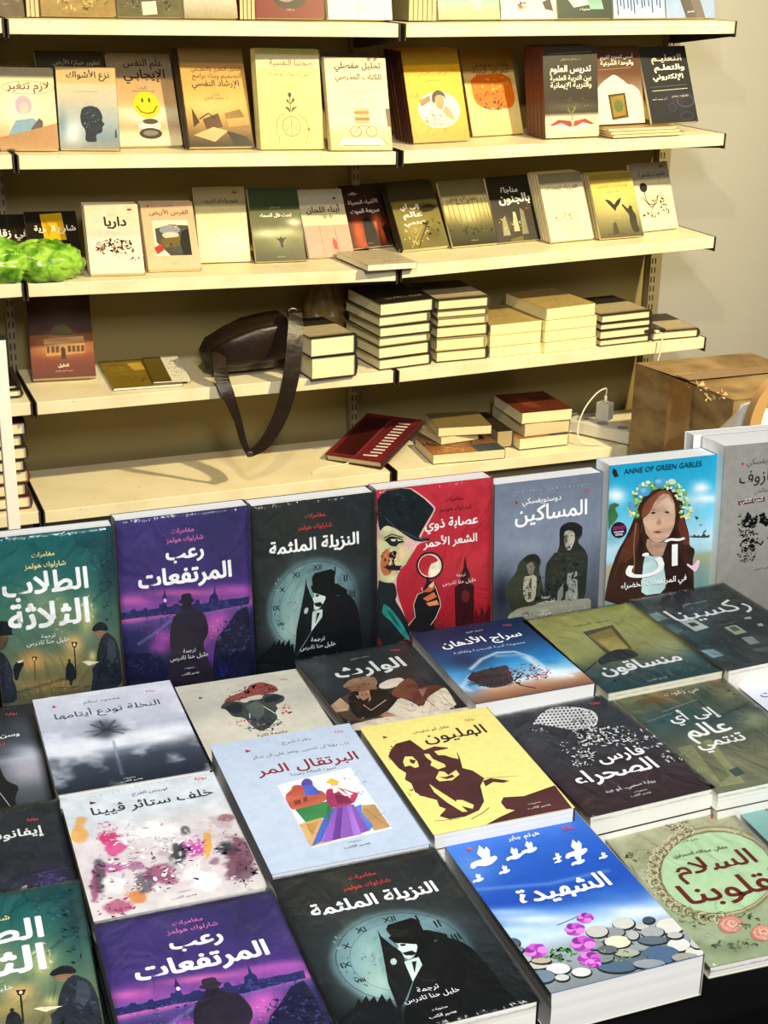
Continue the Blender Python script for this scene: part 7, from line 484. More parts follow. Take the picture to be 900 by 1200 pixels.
PANEL = plain('back_panel_paint', '#8f8050', .6, vary=.10, vscale=4)
YF, YBK = 3.607, 3.978
POSTN = ('at the far left, past the frame edge', 'between the far left and left bays', 'at the middle joint of the shelves', 'at the right end of the shelves')
for k, x in enumerate((-.52, .482, 1.482, 2.502)):
    root = empty('upright_post', (x, 3.96, 0), 'slotted steel upright post %s' % POSTN[k], 'post', 'slotted uprights')
    b = MB(); b.box(-.011, -.015, 0, .011, .015, 1.95)
    if k == 3: b.box(.011, -.005, 0, .036, .025, 1.95)
    b.build('post_body', plain('upright_paint', '#8a7f62', .5), root)
    s = MB()
    for i in range(60):
        for dx in (-.0055, .0055): s.box(dx-.0018, -.0165, .12+i*.03, dx+.0018, -.0145, .138+i*.03)
    s.build('slot_row', DARKSTEEL, root)
for k, (x0, x1) in enumerate(((-.509, .471), (.493, 1.471), (1.493, 2.491))):
    b = MB(); b.box(x0, 3.979, .05, x1, 3.986, 1.93)
    tag(b.build('back_panel', PANEL), 'olive cream back panel behind the %s bay of shelves' % ('far left', 'left', 'right')[k], 'panel', 'back panels')
LEVELN = {'A': 'uppermost', 'B': 'second from the top', 'C': 'middle', 'D': 'second from the bottom', 'E': 'lowest'}
def shelf_board(level, bay, xl, zl, xr, zr, lab):
    root = empty('shelf_board', (xl, YF, zl), lab, 'shelf', 'cream shelf boards')
    W = xr-xl; sl = (zr-zl)/W; D = .334; lip = .033
    def zz(x): return sl*x
    b = MB(); n = 1
    b.hexa([(0, .0, zz(0)-.003), (W, .0, zz(W)-.003), (W, D, zz(W)-.003), (0, D, zz(0)-.003)], [(0, 0, zz(0)), (W, 0, zz(W)), (W, D, zz(W)), (0, D, zz(0))])
    b.build('shelf_top', SHELFPAINT, root)
    b = MB(); b.hexa([(0, -.0012, zz(0)-lip), (W, -.0012, zz(W)-lip), (W, .014, zz(W)-lip), (0, .014, zz(0)-lip)], [(0, -.0012, zz(0)+.0004), (W, -.0012, zz(W)+.0004), (W, .003, zz(W)+.0004), (0, .003, zz(0)+.0004)])
    b.build('front_lip', SHELFPAINT, root, bevel=.0015)
    for x, s in ((-.0045, 0), (W+.0005, 1)):
        z0 = zz(0 if s == 0 else W)
        b = MB(); b.prism([(-.004, z0+.001), (D, z0+.001), (D, z0-.075), (D-.03, z0-.075), (.02, z0-.042), (-.004, z0-.042)], x, x+.004)
        b.build('bracket', DARKSTEEL, root)
    if level == 'E':
        b = MB(); b.box(.01, .05, -zl, W-.01, .065, -.04); b.build('base_plinth', plain('plinth_paint', '#8c8064', .6), root)
    return root
ORD = {'A': 'top', 'B': 'second', 'C': 'third', 'D': 'fourth', 'E': 'bottom'}
HOLD = {'A': 'cut off by the photo top', 'B': 'holding the upper row of yellow textbooks', 'C': 'holding the row of leaning novels', 'D': 'holding bag and book piles', 'E': 'nearly empty, just above the floor'}
for L in 'ABCDE':
    for b in (0, 1):
        xl, zl, xr, zr = SHELF[L][b]
        if b == 0: xl = max(xl, .4895)
        else: xl = max(xl, 1.489)
        if b == 0: xr = min(xr, 1.473)
        if b == 1: xr = 2.488
        shelf_board(L, b, xl, zl, xr, zr, '%s cream shelf board of the %s bay, %s' % (ORD[L], ('left', 'right')[b], HOLD[L]))
    z = SHELF[L][0][1]
    shelf_board(L, -1, -.51, z, .474, z+.002, '%s cream shelf board of the far left bay, cut by the frame' % ORD[L])

# ---- table
tb = empty('display_table', (.5, 1.2, 0), 'black cloth covered display table carrying the rows of novels', 'table')
CLOTH = plain('black_cloth', '#030304', .95, bump=.2, bscale=90); CLOTH.node_tree.nodes['Principled BSDF'].inputs['Specular IOR Level'].default_value = .08
b = MB(); b.box(-.30-.5, .755-1.2, .745, 1.38-.5, 1.62-1.2, .773); b.build('tabletop', CLOTH, tb, bevel=.004)
b = MB()
def skirt(b, x0, y0, x1, y1, n=60):
    vs = []
    for i in range(n+1):
        q = i/n; x = x0+(x1-x0)*q; y = y0+(y1-y0)*q; dx, dy = (y1-y0), -(x1-x0); L = math.hypot(dx, dy); o = .008+.008*math.sin(i*1.3)+.004*math.sin(i*.47)
        vs += [(x+dx/L*.004, y+dy/L*.004, .77), (x+dx/L*o, y+dy/L*o, .08)]
    b.add(vs, [(2*i, 2*i+1, 2*i+3, 2*i+2) for i in range(n)])
skirt(b, -.8, -.445, .88, -.445); skirt(b, .88, -.445, .88, .42); skirt(b, -.8, .42, -.8, -.445); skirt(b, .88, .42, -.8, .42)
b.build('cloth_skirt', CLOTH, tb, smooth=True)
for x in (-.74, .82):
    for y in (-.39, .37):
        b = MB(); b.box(x-.02, y-.02, 0, x+.02, y+.02, .745); b.build('leg', DARKSTEEL, tb)
TT = .7732

# ------------------------------------------------------------------ standing row of novels
STROW = {
 'talib': ('standing novel with a teal night street and yellow green title, leftmost in the standing row', '#2a4a4c', '#1c3a3c', True),
 'rub': ('standing violet novel with a top-hatted man seen from behind over a pink skyline', '#3a3460', '#2c2850', True),
 'naz': ('standing black novel with a pale clock face, between the violet and red standing novels', '#23282a', '#1c2022', True),
 'red': ('standing red novel with a hatted man looking through a magnifying glass', '#8c2430', '#a02834', True),
 'mas': ('standing grey novel with a painted woman and child in dark clothes', '#6a7280', '#5a626e', False),
 'anne': ('thick standing turquoise novel with a long-haired girl in a flower crown', '#2a94b8', '#2a94b8', False),
 'rgrey': ('very thick standing grey novel with an inky bearded face, cut by the right frame edge', '#96948c', '#96948c', False)}
for k, (lab, edge, sp, wr) in STROW.items():
    x, y, z, yaw, w, h, lean, t = STAND[k]
    t = {'talib': .024, 'rgrey': .056, 'anne': .036, 'rub': .026}.get(k, t)
    o = book('standing_novel', lab, 'book', w-.0012, h, t, k, edge, sp, sp, '#f6f5f0', wrap=wr, seed=len(k)+3, group='novels standing at the back of the table')
    zt = TT+.0005+t*math.sin(R(lean))*0
    stand(o, x, y, zt, yaw, lean, t)
    if k == 'talib' or k == 'rub' or k == 'naz' or k == 'red' or k == 'mas':
        pass
x, y, z, yaw, w, h, lean, t = STAND['rgrey']
o = book('standing_novel', 'white backed book standing hidden behind the thick grey novel', 'book', .15, .226, .022, None, '#ecebe6', '#e8e6e0', '#e8e6e0', '#f6f5f0', tint='#f0efea', group='novels standing at the back of the table')
stand(o, x-.006, y+.0595, TT+.0005, yaw, lean, .022)

# ------------------------------------------------------------------ novels lying in stacks
# name: label, thickness, edge colour, board colour, wrapped, copies beneath, page
FLATB = {
 'was': ('dark novel with a misty lilac shore, cut by the left frame edge', .018, '#20242a', '#20242a', False),
 'nakhla': ('pale grey novel with a blurred black palm tree over dark water', .016, '#c8cad4', '#2a323c', False),
 'skull': ('cream novel with a burning elephant head painted in the middle', .016, '#c8c2b0', '#b8b2a0', False),
 'warith': ('charcoal novel with two turbaned men in white and brown robes', .016, '#3a3c3c', '#2c2e2e', True),
 'siraj': ('deep blue novel with a windswept red and black tree on a beach', .024, '#1c3458', '#28486c', False),
 'mun': ('olive yellow novel with a small dark doorway and white lettering', .018, '#7c7e50', '#5c5e3c', True),
 'rukn': ('charcoal novel scattered with small pale photographs, rear right corner of the table', .03, '#2c3434', '#2c3434', True),
 'ivan': ('slate novel with a faint violet smear, shrink-wrapped, beside the abstract floral novel', .02, '#2a3036', '#22282e', True),
 'khalf': ('pale novel covered in smeared pink and magenta abstract flowers', .02, '#c8d0d2', '#b8b4b0', False),
 'orange': ('light blue novel with a framed drawing of a woman in a purple dress', .024, '#b8c6d8', '#aab8ca', False),
 'yellow': ('pale yellow novel with a brown stencil of a bearded man', .016, '#e8dc84', '#5a3436', False),
 'knight': ('dark grey novel with a black and white checked headscarf', .022, '#34343a', '#34303a', True),
 'ila': ('olive green novel with ploughed fields and three white title lines', .02, '#6a6c50', '#5a5c48', True),
 'talf': ('flat teal novel with a night street, front left corner of the table', .018, '#2a4a4c', '#1c3a3c', True),
 'purple': ('flat violet novel with a top-hatted man, front row beside the teal one', .024, '#3a3468', '#2c2850', True),
 'nazila': ('flat black novel with a pale clock face, front row of the table', .024, '#23282a', '#1c2022', True),
 'shahida': ('thick bright blue novel with white doves, orchids and pebbles', .040, '#3f74c8', '#b8b0a0', False),
 'salam': ('sage green novel with an ornate oval frame and roses', .012, '#9a9c7c', '#8c8e70', True),
 'teal': ('plain sea green book whose corner shows beside the rose framed novel', .012, '#7fa8a2', '#5c8a86', False),
 'white': ('white book under the rear corner book, only its corner in view at the right', .018, '#dfe2ec', '#d0d4e0', False)}
ARTN = {'talf': 'talib', 'purple': 'rub', 'nazila': 'naz'}
PAGE = {'shahida': '#e9e7e2', 'orange': '#d9dde2', 'rukn': '#efeadc', 'siraj': '#e8e8e4', 'mun': '#e4e0c8'}
UNDER = {'rukn': .0, 'mun': .05}
for k, (lab, t, edge, bk, wr) in FLATB.items():
    x, y, z, yaw, w, h = FLAT[k]
    if k == 'talf': z = .856; t = .018
    if k == 'white': z = .805
    o = book('novel', lab, 'book', w, h, t, ARTN.get(k, k), edge, bk, bk, PAGE.get(k, '#ece9df'), wrap=wr, seed=len(k)*3+ord(k[0]), group='novels lying in stacks on the table')
    flat_at(o, x, y, z, yaw, h, t)
    # copies that carry it, down to the table
    zz = z-t-.0004; n = 0; rg = random.Random(ord(k[0])+len(k))
    while zz-TT > .004:
        tt = t if zz-t-TT > .006 else zz-TT-.0004
        if tt < .004: break
        if abs(tt-t) < 1e-6 and n > 0: c = dup(low, group='copies under the top novels')
        else: c = book('novel', None, 'book', w-.001, h-.001, tt, None, edge, bk, bk, PAGE.get(k, '#ece9df'), tint=bk, seed=n+5, group='copies under the top novels')
        if abs(tt-t) < 1e-6: low = c
        n += 1
        c['label'] = ('%s copy down under the %s' % (('first', 'second', 'third', 'fourth', 'fifth', 'sixth', 'seventh')[n-1], ' '.join(lab.split(',')[0].split()[:9])))
        dy = rg.uniform(0, .003); hh = h-UNDER.get(k, 0)
        flat_at(c, x+rg.uniform(.0005, .002), y-dy*.0-.0008, zz, yaw, h-.001, tt)
        zz -= tt+.0004

# ------------------------------------------------------------------ leaning books on the upper shelves
# key: label, thickness, copies, edge, spine/board, name
SB = {
 'lazim': ('cream textbook with a pink headed figure, leftmost on the upper textbook row', .022, 2, '#b8a888', '#6a4a34', 'textbook'),
 'nazaa': ('tan and blue textbook with a dark head in profile', .018, 2, '#8a7c64', '#4a3a2c', 'textbook'),
 'smile': ('tan textbook with a yellow smiling face over balanced stones', .016, 1, '#b89c70', '#8a7450', 'textbook'),
 'irshad': ('orange brown textbook with a desk of stacked books on its cover', .022, 2, '#6a4e28', '#2c2014', 'textbook'),
 'head': ('pale yellow textbook with a sprouting head outline', .012, 3, '#c8bc74', '#a89c54', 'textbook'),
 'tahlil': ('cream textbook with round spectacles and a bookcase on its cover', .012, 2, '#d8c8a0', '#8a7448', 'textbook'),
 'boy': ('bright amber textbook with a thinking boy in an oval', .016, 6, '#a87818', '#4a1c14', 'textbook'),
 'fire': ('yellow textbook with a red and orange burning landscape', .012, 1, '#c8a864', '#7a5a2c', 'textbook'),
 'tadris': ('dark brown textbook with an open red book and a seedling', .022, 5, '#4a4034', '#5a2c20', 'textbook'),
 'quran': ('brown textbook with a cream dome shape and a small holy book', .010, 1, '#5a3c28', '#4a2c1c', 'textbook'),
 'taalim': ('charcoal textbook with three lines of white lettering, rightmost on its row', .012, 1, '#2c2c2c', '#1c1c1c', 'textbook'),
 'fi': ('dark novel with a golden lower half behind the green bag', .014, 1, '#2c2014', '#2c2014', 'novel'),
 'sharia': ('black novel with a yellow patch, tilted low beside the green bag', .012, 1, '#241e18', '#241e18', 'novel'),
 'daria': ('cream novel with scattered dark ruins, right of the green bag', .016, 3, '#d8c8ac', '#a89470', 'novel'),
 'faras': ('tan novel with a framed dark landscape and pale blossoms', .016, 2, '#c0a480', '#9a8060', 'novel'),
 'yara': ('pale yellow novel with faint sketching, half in shade', .012, 1, '#c8b880', '#a89860', 'novel'),
 'green': ('dark green novel with a tiny figure before bright clouds', .014, 1, '#3c4428', '#2c3420', 'novel'),
 'abna': ('pinkish grey novel with a dark title band, behind the flat grey book', .012, 1, '#a89888', '#8a7c6c', 'novel'),
 'redf': ('near black novel with orange flames around a dark figure', .012, 1, '#2a1814', '#2a1814', 'novel'),
 'ila2': ('dark olive novel with three short white title lines on the shelf', .018, 2, '#3a341c', '#2c2818', 'novel'),
 'trees': ('tan novel with rows of pale tree trunks', .014, 1, '#6a6240', '#3c3824', 'novel'),
 'junun': ('black novel with pale standing figures and large white lettering', .012, 1, '#1e1c14', '#1e1c14', 'novel'),
 'fiz': ('cream novel nearly blank but for thin sketch marks, front of its pile', .014, 4, '#c8bc98', '#a89c74', 'novel'),
 'bird': ('golden novel with a flying bird and a figure reaching up', .014, 3, '#a89448', '#8a7838', 'novel'),
 'sketch': ('cream novel with a black ink sketch, rightmost on the novel shelf', .012, 1, '#d0c49c', '#b0a47c', 'novel'),
 'dome': ('large brown book with a lit domed building on its cover', .028, 1, '#5a2814', '#4a2010', 'textbook')}
LEFT = ('boy', 'tadris', 'irshad', 'ila2', 'dome', 'lazim', 'fire')
NUM = ('', 'second', 'third', 'fourth', 'fifth', 'sixth')
for k, (lab, t, n, edge, bk, nm) in SB.items():
    x, y, z, yaw, w, h, lean = SHB[k]
    if k == 'fi': x, y, w, h, lean = .395, 3.80, .138, .15, 38
    if k == 'redf': z = .7762
    if k == 'sharia': x, y, h, lean = .5215, 3.735, .18, 45
    if k == 'quran': y, yaw = 3.675, 0; x = 2.112
    if k == 'taalim': y = 3.645; x = 2.269
    if k in ('quran', 'taalim'): z = 1.098+.026
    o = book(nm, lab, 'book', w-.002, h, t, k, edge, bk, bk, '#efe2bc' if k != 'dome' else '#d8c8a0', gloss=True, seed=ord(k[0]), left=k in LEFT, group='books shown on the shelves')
    stand(o, x, y, z+.0008, yaw, lean, t, 0)
    low = None
    for c in range(1, n):
        q = dup(o) if False else (book(nm, None, 'book', w-.002, h, t, None, edge, bk, bk, '#efe2bc', tint=edge, seed=c, left=k in LEFT) if low is None else dup(low))
        low = low or q
        q['label'] = '%s copy back behind the %s' % (NUM[c], ' '.join(lab.split(',')[0].split()[:9])); q['category'] = 'book'; q['group'] = 'copies behind the shown books'
        stand(q, x, y, z+.0008, yaw, lean, t, c, dx=-.001*c)
# a taller book behind the head-profile textbook
o = book('textbook', 'tall dark textbook showing above the head profile textbook', 'book', .17, .245, .012, 'tatawur', '#3a3424', '#2c2818', group='books shown on the shelves')
stand(o, .575, 3.745, 1.1005, 0, 25, .012)
o = book('textbook', 'dark unlit textbook standing behind the spectacles textbook', 'book', .16, .25, .012, None, '#4a4430', '#3a3424', tint='#4a4430', group='books shown on the shelves')
stand(o, 1.315, 3.70, 1.0862, 0, 22, .012)

# ---- top shelf, only the feet of the books are in the photo
TOPB = [
 (.40, .542, 'a1', .02, 'brown book at the far left of the cut off top shelf', '#5a5038'),
 (.58, .762, 'a2', .016, 'tan wood grained book on the cut off top shelf', '#8a7444'),
 (.764, .929, 'a3', .014, 'mottled dark book with a small white label on the top shelf', '#4a442c'),
 (.932, 1.07, 'a4', .014, 'light grey book on the cut off top shelf', '#a8a088'),
 (1.118, 1.302, 'a5', .018, 'dark red book on the cut off top shelf', '#5a1c18'),
 (1.311, 1.49, 'a6', .016, 'cream book left of the middle joint on the top shelf', '#d8ccA4'),
 (1.621, 1.803, 'a7', .016, 'teal book with a pale shape on the top shelf', '#5a8a84'),
 (1.806, 1.975, 'a8', .014, 'white book with small green marks on the top shelf', '#d8d0b8'),
 (1.978, 2.149, 'a9', .014, 'dark green grey book with pale hands on the top shelf', '#2c3a34'),
 (2.152, 2.32, 'a10', .014, 'sky blue book with dripping dark lines on the top shelf', '#7a90c0'),
 (2.322, 2.485, 'a11', .014, 'blue book with grey trousered legs, rightmost on the top shelf', '#7a90c0')]
for x0, x1, a, t, lab, bk in TOPB:
    zA = 1.4075 if x0 < .5 else (1.4105-.0098*(x0-.48)/.99 if x0 < 1.475 else 1.4012+.0069*(x0-1.48))
    o = book('textbook', lab, 'book', x1-x0-.002, (x1-x0)*1.45, t, a, bk, bk, bk, '#e8dcb8', group='books on the cut off top shelf')
    stand(o, x0, 3.70, zA+.0026, 0, 14, t)
def spine_row(x, y, z, n, t, cols, lab, grp, lean=14, w=.16, h=.24):
    low = None
    for i in range(n):
        c = cols[i % len(cols)]
        o = book('textbook', None, 'book', w, h, t, None, c, c, c, '#cdbf98', tint=c, seed=i)
        o['label'] = '%s %s' % (('foremost', 'second', 'third', 'fourth', 'fifth', 'sixth', 'seventh')[i], lab); o['group'] = grp
        o.matrix_world = Matrix.Translation((x+i*(t+.0012), y, z)) @ Matrix.Rotation(R(-72), 4, 'Z') @ Matrix.Rotation(R(90-lean*.2), 4, 'X')
def upright_row(x, y, z, n, t, cols, lab, grp, d=.17, h=.25):
    """books shelved with the fore-edge to the reader"""
    for i in range(n):
        c = cols[i % len(cols)]
        o = book('textbook', None, 'book', d, h, t, None, c, c, c, '#c8b890', tint=c, seed=i)
        o['label'] = '%s %s' % (('first', 'second', 'third', 'fourth', 'fifth', 'sixth')[i], lab); o['group'] = grp
        o.matrix_world = Matrix.Translation((x+i*(t+.0008), y, z)) @ Matrix.Rotation(R(90), 4, 'Z') @ Matrix.Rotation(R(90), 4, 'X') @ Matrix.Translation((0, 0, 0))
upright_row(.546, 3.70, 1.4125, 3, .0095, ['#8a7a50', '#b8a878', '#6a5a38'], 'thin upright book left of the wood grained one', 'upright books on the top shelf')
upright_row(1.074, 3.70, 1.4075, 4, .0095, ['#6a2018', '#8a6a50', '#5a1c14', '#7a4030'], 'thin upright book left of the dark red one', 'upright books on the top shelf')
upright_row(1.535, 3.70, 1.4045, 6, .0125, ['#8a8464', '#5a5438', '#a89c74', '#4a4430', '#8a8060', '#6a6448'], 'thin upright book left of the teal one', 'upright books on the top shelf')

# ---- thin books lying under the two rightmost textbooks
for i, (c, lab) in enumerate((('#b8a480', 'lowest'), ('#c49c84', 'middle'), ('#a8845c', 'upper'))):
    o = book('thin_book', '%s thin flat book under the charcoal textbook at the shelf end' % lab, 'book', .225-.006*i, .24, .0078, None, c, c, c, '#e0cfa4', tint=c, group='thin books at the right shelf end')
    set_pose(o, 2.125-.006*i, 3.612+.004*i, 1.0975+.0086*i, -1-1.5*i)

# ---- flat books and piles on the fourth shelf
def pile(x0, y0, z0, x1, y1, H, specs, depth, lab, grp, page='#f3e6b8', hard=True, seed=0):
    rg = random.Random(seed); yaw = math.degrees(math.atan2(y1-y0, x1-x0)); W = math.hypot(x1-x0, y1-y0)
    tot = sum(s[0] for s in specs); z = z0+.0008
    n = len(specs)
    for i, (rt, bk, art, dw, dyw) in enumerate(specs):
        t = H*rt/tot-.0004
        o = book('hardback_book' if hard else 'paperback_book', None, 'book', W+dw, depth, t, art, bk, bk, bk, page, hard=hard, tint=bk, seed=seed+i, gloss=True)
        pos = 'top' if i == n-1 else ('bottom' if i == 0 else ('second', 'third', 'fourth', 'fifth', 'sixth')[n-2-i]+' from the top')
        o['label'] = '%s book, %s' % (lab, pos) if n > 1 else lab
        o['group'] = grp
        c, s = math.cos(R(yaw+dyw)), math.sin(R(yaw+dyw)); dx = rg.uniform(-.003, .003)
        set_pose(o, x0+dx, y0+.003+rg.uniform(0, .004), z, yaw+dyw)
        z += t+.0004
P = PILE
pile(P['D2'][0]+.009, P['D2'][1], P['D2'][2]+.0006, *P['D2'][3:], [(1.15, '#241e18', None, .0, 0), (1, '#1e1a16', 'strip', .002, 2)], .21, 'very thick dark cover', 'thick books beside the brown bag', '#f4e9c0')
pile(P['D3'][0], P['D3'][1], P['D3'][2], P['D3'][3]-.012, P['D3'][4], P['D3'][5], [(1, '#2a2420', None, 0, 0), (1.1, '#2a2420', None, -.002, .5), (.8, '#8a7c54', None, -.006, 1), (.95, '#1e1a16', None, -.003, -1), (.9, '#6a6048', None, -.006, 1), (1.15, '#241c18', 'darkcover', .004, 0)], .22, 'pile of dark hardbacks left of the wrapped pile:', 'dark hardbacks left of the wrapped pile', '#f6eabc')
pile(P['D4'][0], P['D4'][1], P['D4'][2], P['D4'][3]-.012, P['D4'][4], P['D4'][5], [(1.1, '#2c241e', None, 0, 0), (1.2, '#b8a472', None, -.004, 0), (1.1, '#2a241e', None, .002, 1), (.8, '#a8946a', None, -.006, 0), (.7, '#6a5a40', None, -.003, 0), (1, '#3a342a', 'strip', 0, 1)], .22, 'pile right of the dark hardbacks, wrapped in film:', 'film wrapped hardbacks', '#f0e2b0')
pile(P['D5'][0], P['D5'][1], P['D5'][2], P['D5'][3]-.014, P['D5'][4], P['D5'][5], [(1, '#a8945c', None, 0, 0), (1.1, '#b8a468', None, -.006, 0), (1, '#c0ac74', 'tanbook', -.002, 1)], .22, 'low pile of three cream books:', 'three cream books', '#f8edb4', hard=False)
pile(P['D6'][0], P['D6'][1], P['D6'][2], P['D6'][3]-.012, P['D6'][4], P['D6'][5], [(1, '#b8a468', None, 0, 0), (1, '#b8a468', None, -.002, 0), (1, '#a8945c', None, -.002, 0), (1.05, '#b8a870', 'tanbook', -.008, 2)], .23, 'taller pile of four cream books:', 'four cream books', '#f8edb4', hard=False)
pile(P['D7'][0], P['D7'][1], P['D7'][2], P['D7'][3]-.01, P['D7'][4], P['D7'][5], [(1, '#2c2820', None, -.002, 0), (1.3, '#2c2820', None, 0, 0), (1, '#2c2820', None, 0, 0), (1.2, '#2c2820', 'strip', -.003, 1)], .21, 'pile of dark banded books near the shelf end:', 'dark banded books', '#f3e6b8')
pile(P['D8'][0], P['D8'][1], P['D8'][2], P['D8'][3]-.008, P['D8'][4], P['D8'][5], [(1, '#2a261e', 'strip', 0, 0)], .2, 'single dark banded book at the right end under the phone', 'dark banded books', '#f3e6b8')
o = book('magazine', 'golden brown thin magazine lying flat beside the domed building book', 'magazine', .185, .285, .006, 'magazine', '#8a7420', '#5a4a18', group='magazines on the fourth shelf'); set_pose(o, .695, 3.648, .4842+.0008, -3)
o = book('magazine', 'thin booklet with a white printed strip, on top of the golden magazine', 'magazine', .10, .26, .004, 'leaflet', '#6a5a1c', '#4a3c14', group='magazines on the fourth shelf'); set_pose(o, .805, 3.662, .4842+.0075, -6)
o = book('novel', 'flat grey novel hanging over the edge of the third shelf', 'book', .15, .2, .016, 'pale', '#a89c84', '#8a8070', page='#f4ead0'); set_pose(o, 1.376, 3.568, .7765, 5)
# ---- books on the lowest shelf
zE = .1866
o = book('hardback_book', 'maroon ruled hardback propped at an angle on the lowest shelf', 'book', .185, .27, .022, 'redbook', '#5c1c20', '#3c1414', page='#d8c49c', hard=True)
o.matrix_world = Matrix.Translation((1.452, 3.628, zE+.0035)) @ Matrix.Rotation(R(-48), 4, 'Z') @ Matrix.Rotation(R(11), 4, 'X') @ Matrix.Rotation(R(-2), 4, 'Y') @ Matrix.Translation((-.185, 0, 0))
o = book('paperback_book', 'wide orange and black covered book, bottom of the left heap on the lowest shelf', 'book', .225, .165, .028, 'orangebook', '#5a4030', '#4a3424', page='#ecdcb4'); set_pose(o, 1.607, 3.622, zE+.0008, -4)
o = book('paperback_book', 'small tan book in the middle of the left heap on the lowest shelf', 'book', .13, .15, .022, None, '#a08c68', '#8a7854', tint='#b09c74', page='#e8d8ac'); set_pose(o, 1.665, 3.70, zE+.0298, 6)
o = book('paperback_book', 'drab brown book topping the left heap on the lowest shelf', 'book', .165, .15, .026, None, '#6a5c3c', '#5a4c30', tint='#7a6a44', page='#ecdcb0'); set_pose(o, 1.66, 3.71, zE+.0526, -8)
o = book('paperback_book', 'red and blue edged book, bottom of the right heap on the lowest shelf', 'book', .165, .21, .034, 'orangebook', '#7a3424', '#2c4460', page='#e8d8b0'); set_pose(o, 1.905, 3.66, zE+.0008, 0)
o = book('paperback_book', 'dark brown book with a pale edge, middle of the right heap on the lowest shelf', 'book', .155, .21, .04, None, '#3a3024', '#2c241a', tint='#3a3024', page='#d8c8a0'); set_pose(o, 1.925, 3.67, zE+.0358, 2)
o = book('paperback_book', 'dark book wedged behind the right heap on the lowest shelf', 'book', .05, .2, .05, None, '#2c2418', '#241c14', tint='#2c2418', page='#a89870'); set_pose(o, 1.862-.012, 3.70, zE+.0008, -2)
o = book('paperback_book', 'reddish brown book topping the right heap on the lowest shelf', 'book', .168, .2, .034, 'browncover', '#5a2c1c', '#4a2014', page='#f0e4b8'); set_pose(o, 1.915, 3.672, zE+.0766, -1)
# ---- far left bay
for lev, z0, spec in (('fourth', .4842, [(.02, '#2c2418'), (.012, '#1c1814')]), ('bottom', .1866, [(.034, '#5a2418'), (.034, '#3a2c1c'), (.034, '#6a3a20'), (.03, '#2c2018'), (.034, '#3a2c1c'), (.032, '#2a2018'), (.034, '#302418')])):
    z = z0+.006
    for i, (t, c) in enumerate(spec):
        o = book('hardback_book', None, 'book', .16, .22, t, None, c, c, c, '#f0e4bc', hard=True, tint=c, seed=i, group='books in the far left bay')
        o['label'] = '%s hardback up on the %s shelf of the far left bay' % (('first', 'second', 'third', 'fourth', 'fifth', 'sixth', 'seventh')[i], lev)
        set_pose(o, .30-.01*(i % 2), 3.64 if lev == 'bottom' else 3.66, z, 1.5*((i % 3)-1)); z += t+.0006

# ------------------------------------------------------------------ loose things
# brown shoulder bag
def leather():
    m, n, l, p = new_mat('brown_leather'); tc = n.new('ShaderNodeTexCoord'); t = n.new('ShaderNodeTexNoise'); t.inputs['Scale'].default_value = 14; t.inputs['Detail'].default_value = 6
    l.new(tc.outputs['Object'], t.inputs['Vector']); r = n.new('ShaderNodeValToRGB'); r.color_ramp.elements[0].color = lin('#170d08')+(1,); r.color_ramp.elements[1].color = lin('#25150d')+(1,)
    l.new(t.outputs['Fac'], r.inputs['Fac']); l.new(r.outputs['Color'], p.inputs['Base Color']); p.inputs['Roughness'].default_value = .42
    b = n.new('ShaderNodeBump'); b.inputs['Strength'].default_value = .5; b.inputs['Distance'].default_value = .006; t2 = n.new('ShaderNodeTexNoise'); t2.inputs['Scale'].default_value = 30; l.new(tc.outputs['Object'], t2.inputs['Vector']); l.new(t2.outputs['Fac'], b.inputs['Height']); l.new(b.outputs['Normal'], p.inputs['Normal']); return m
LEA = leather()
bag = empty('shoulder_bag', (1.08, 3.76, .485), 'dark brown leather shoulder bag slumped on the fourth shelf, strap hanging down', 'bag')
def loft(b, secs, n=18):
    """secs: list of (centre, half y, half z, tilt) along x"""
    vs = []
    for (cx, cy, cz), hy, hz, tl in secs:
        for k in range(n):
            a = 2*math.pi*k/n; ca, sa = math.cos(a), math.sin(a); e = .62
            y = hy*math.copysign(abs(ca)**e, ca); z = hz*math.copysign(abs(sa)**e, sa)
            vs.append((cx+tl*z, cy+y, cz+z))
    m = len(secs)
    fs = [(i*n+k, i*n+(k+1) % n, (i+1)*n+(k+1) % n, (i+1)*n+k) for i in range(m-1) for k in range(n)]+[tuple(range(n))[::-1], tuple((m-1)*n+k for k in range(n))]
    b.add([Vector(v)+Vector((.004, .004, .004))*mnoise.noise(Vector(v)*28) for v in vs], fs)
b = MB(); loft(b, [((-.122, -.03, .045), .02, .028, -.2), ((-.10, -.03, .052), .055, .042, -.2), ((-.05, -.03, .066), .068, .058, -.1), ((0, -.025, .076), .074, .066, 0), ((.06, -.02, .08), .074, .072, 0), ((.10, -.02, .084), .066, .072, 0), ((.118, -.02, .09), .04, .055, 0)])
b.build('bag_body', LEA, bag, smooth=True)
b = MB(); loft(b, [((-.112, -.085, .06), .010, .02, -.2), ((-.05, -.105, .078), .012, .042, -.1), ((.02, -.106, .09), .012, .05, 0), ((.09, -.1, .094), .012, .05, 0), ((.128, -.08, .096), .008, .036, 0)]); b.build('flap', LEA, bag, smooth=True)
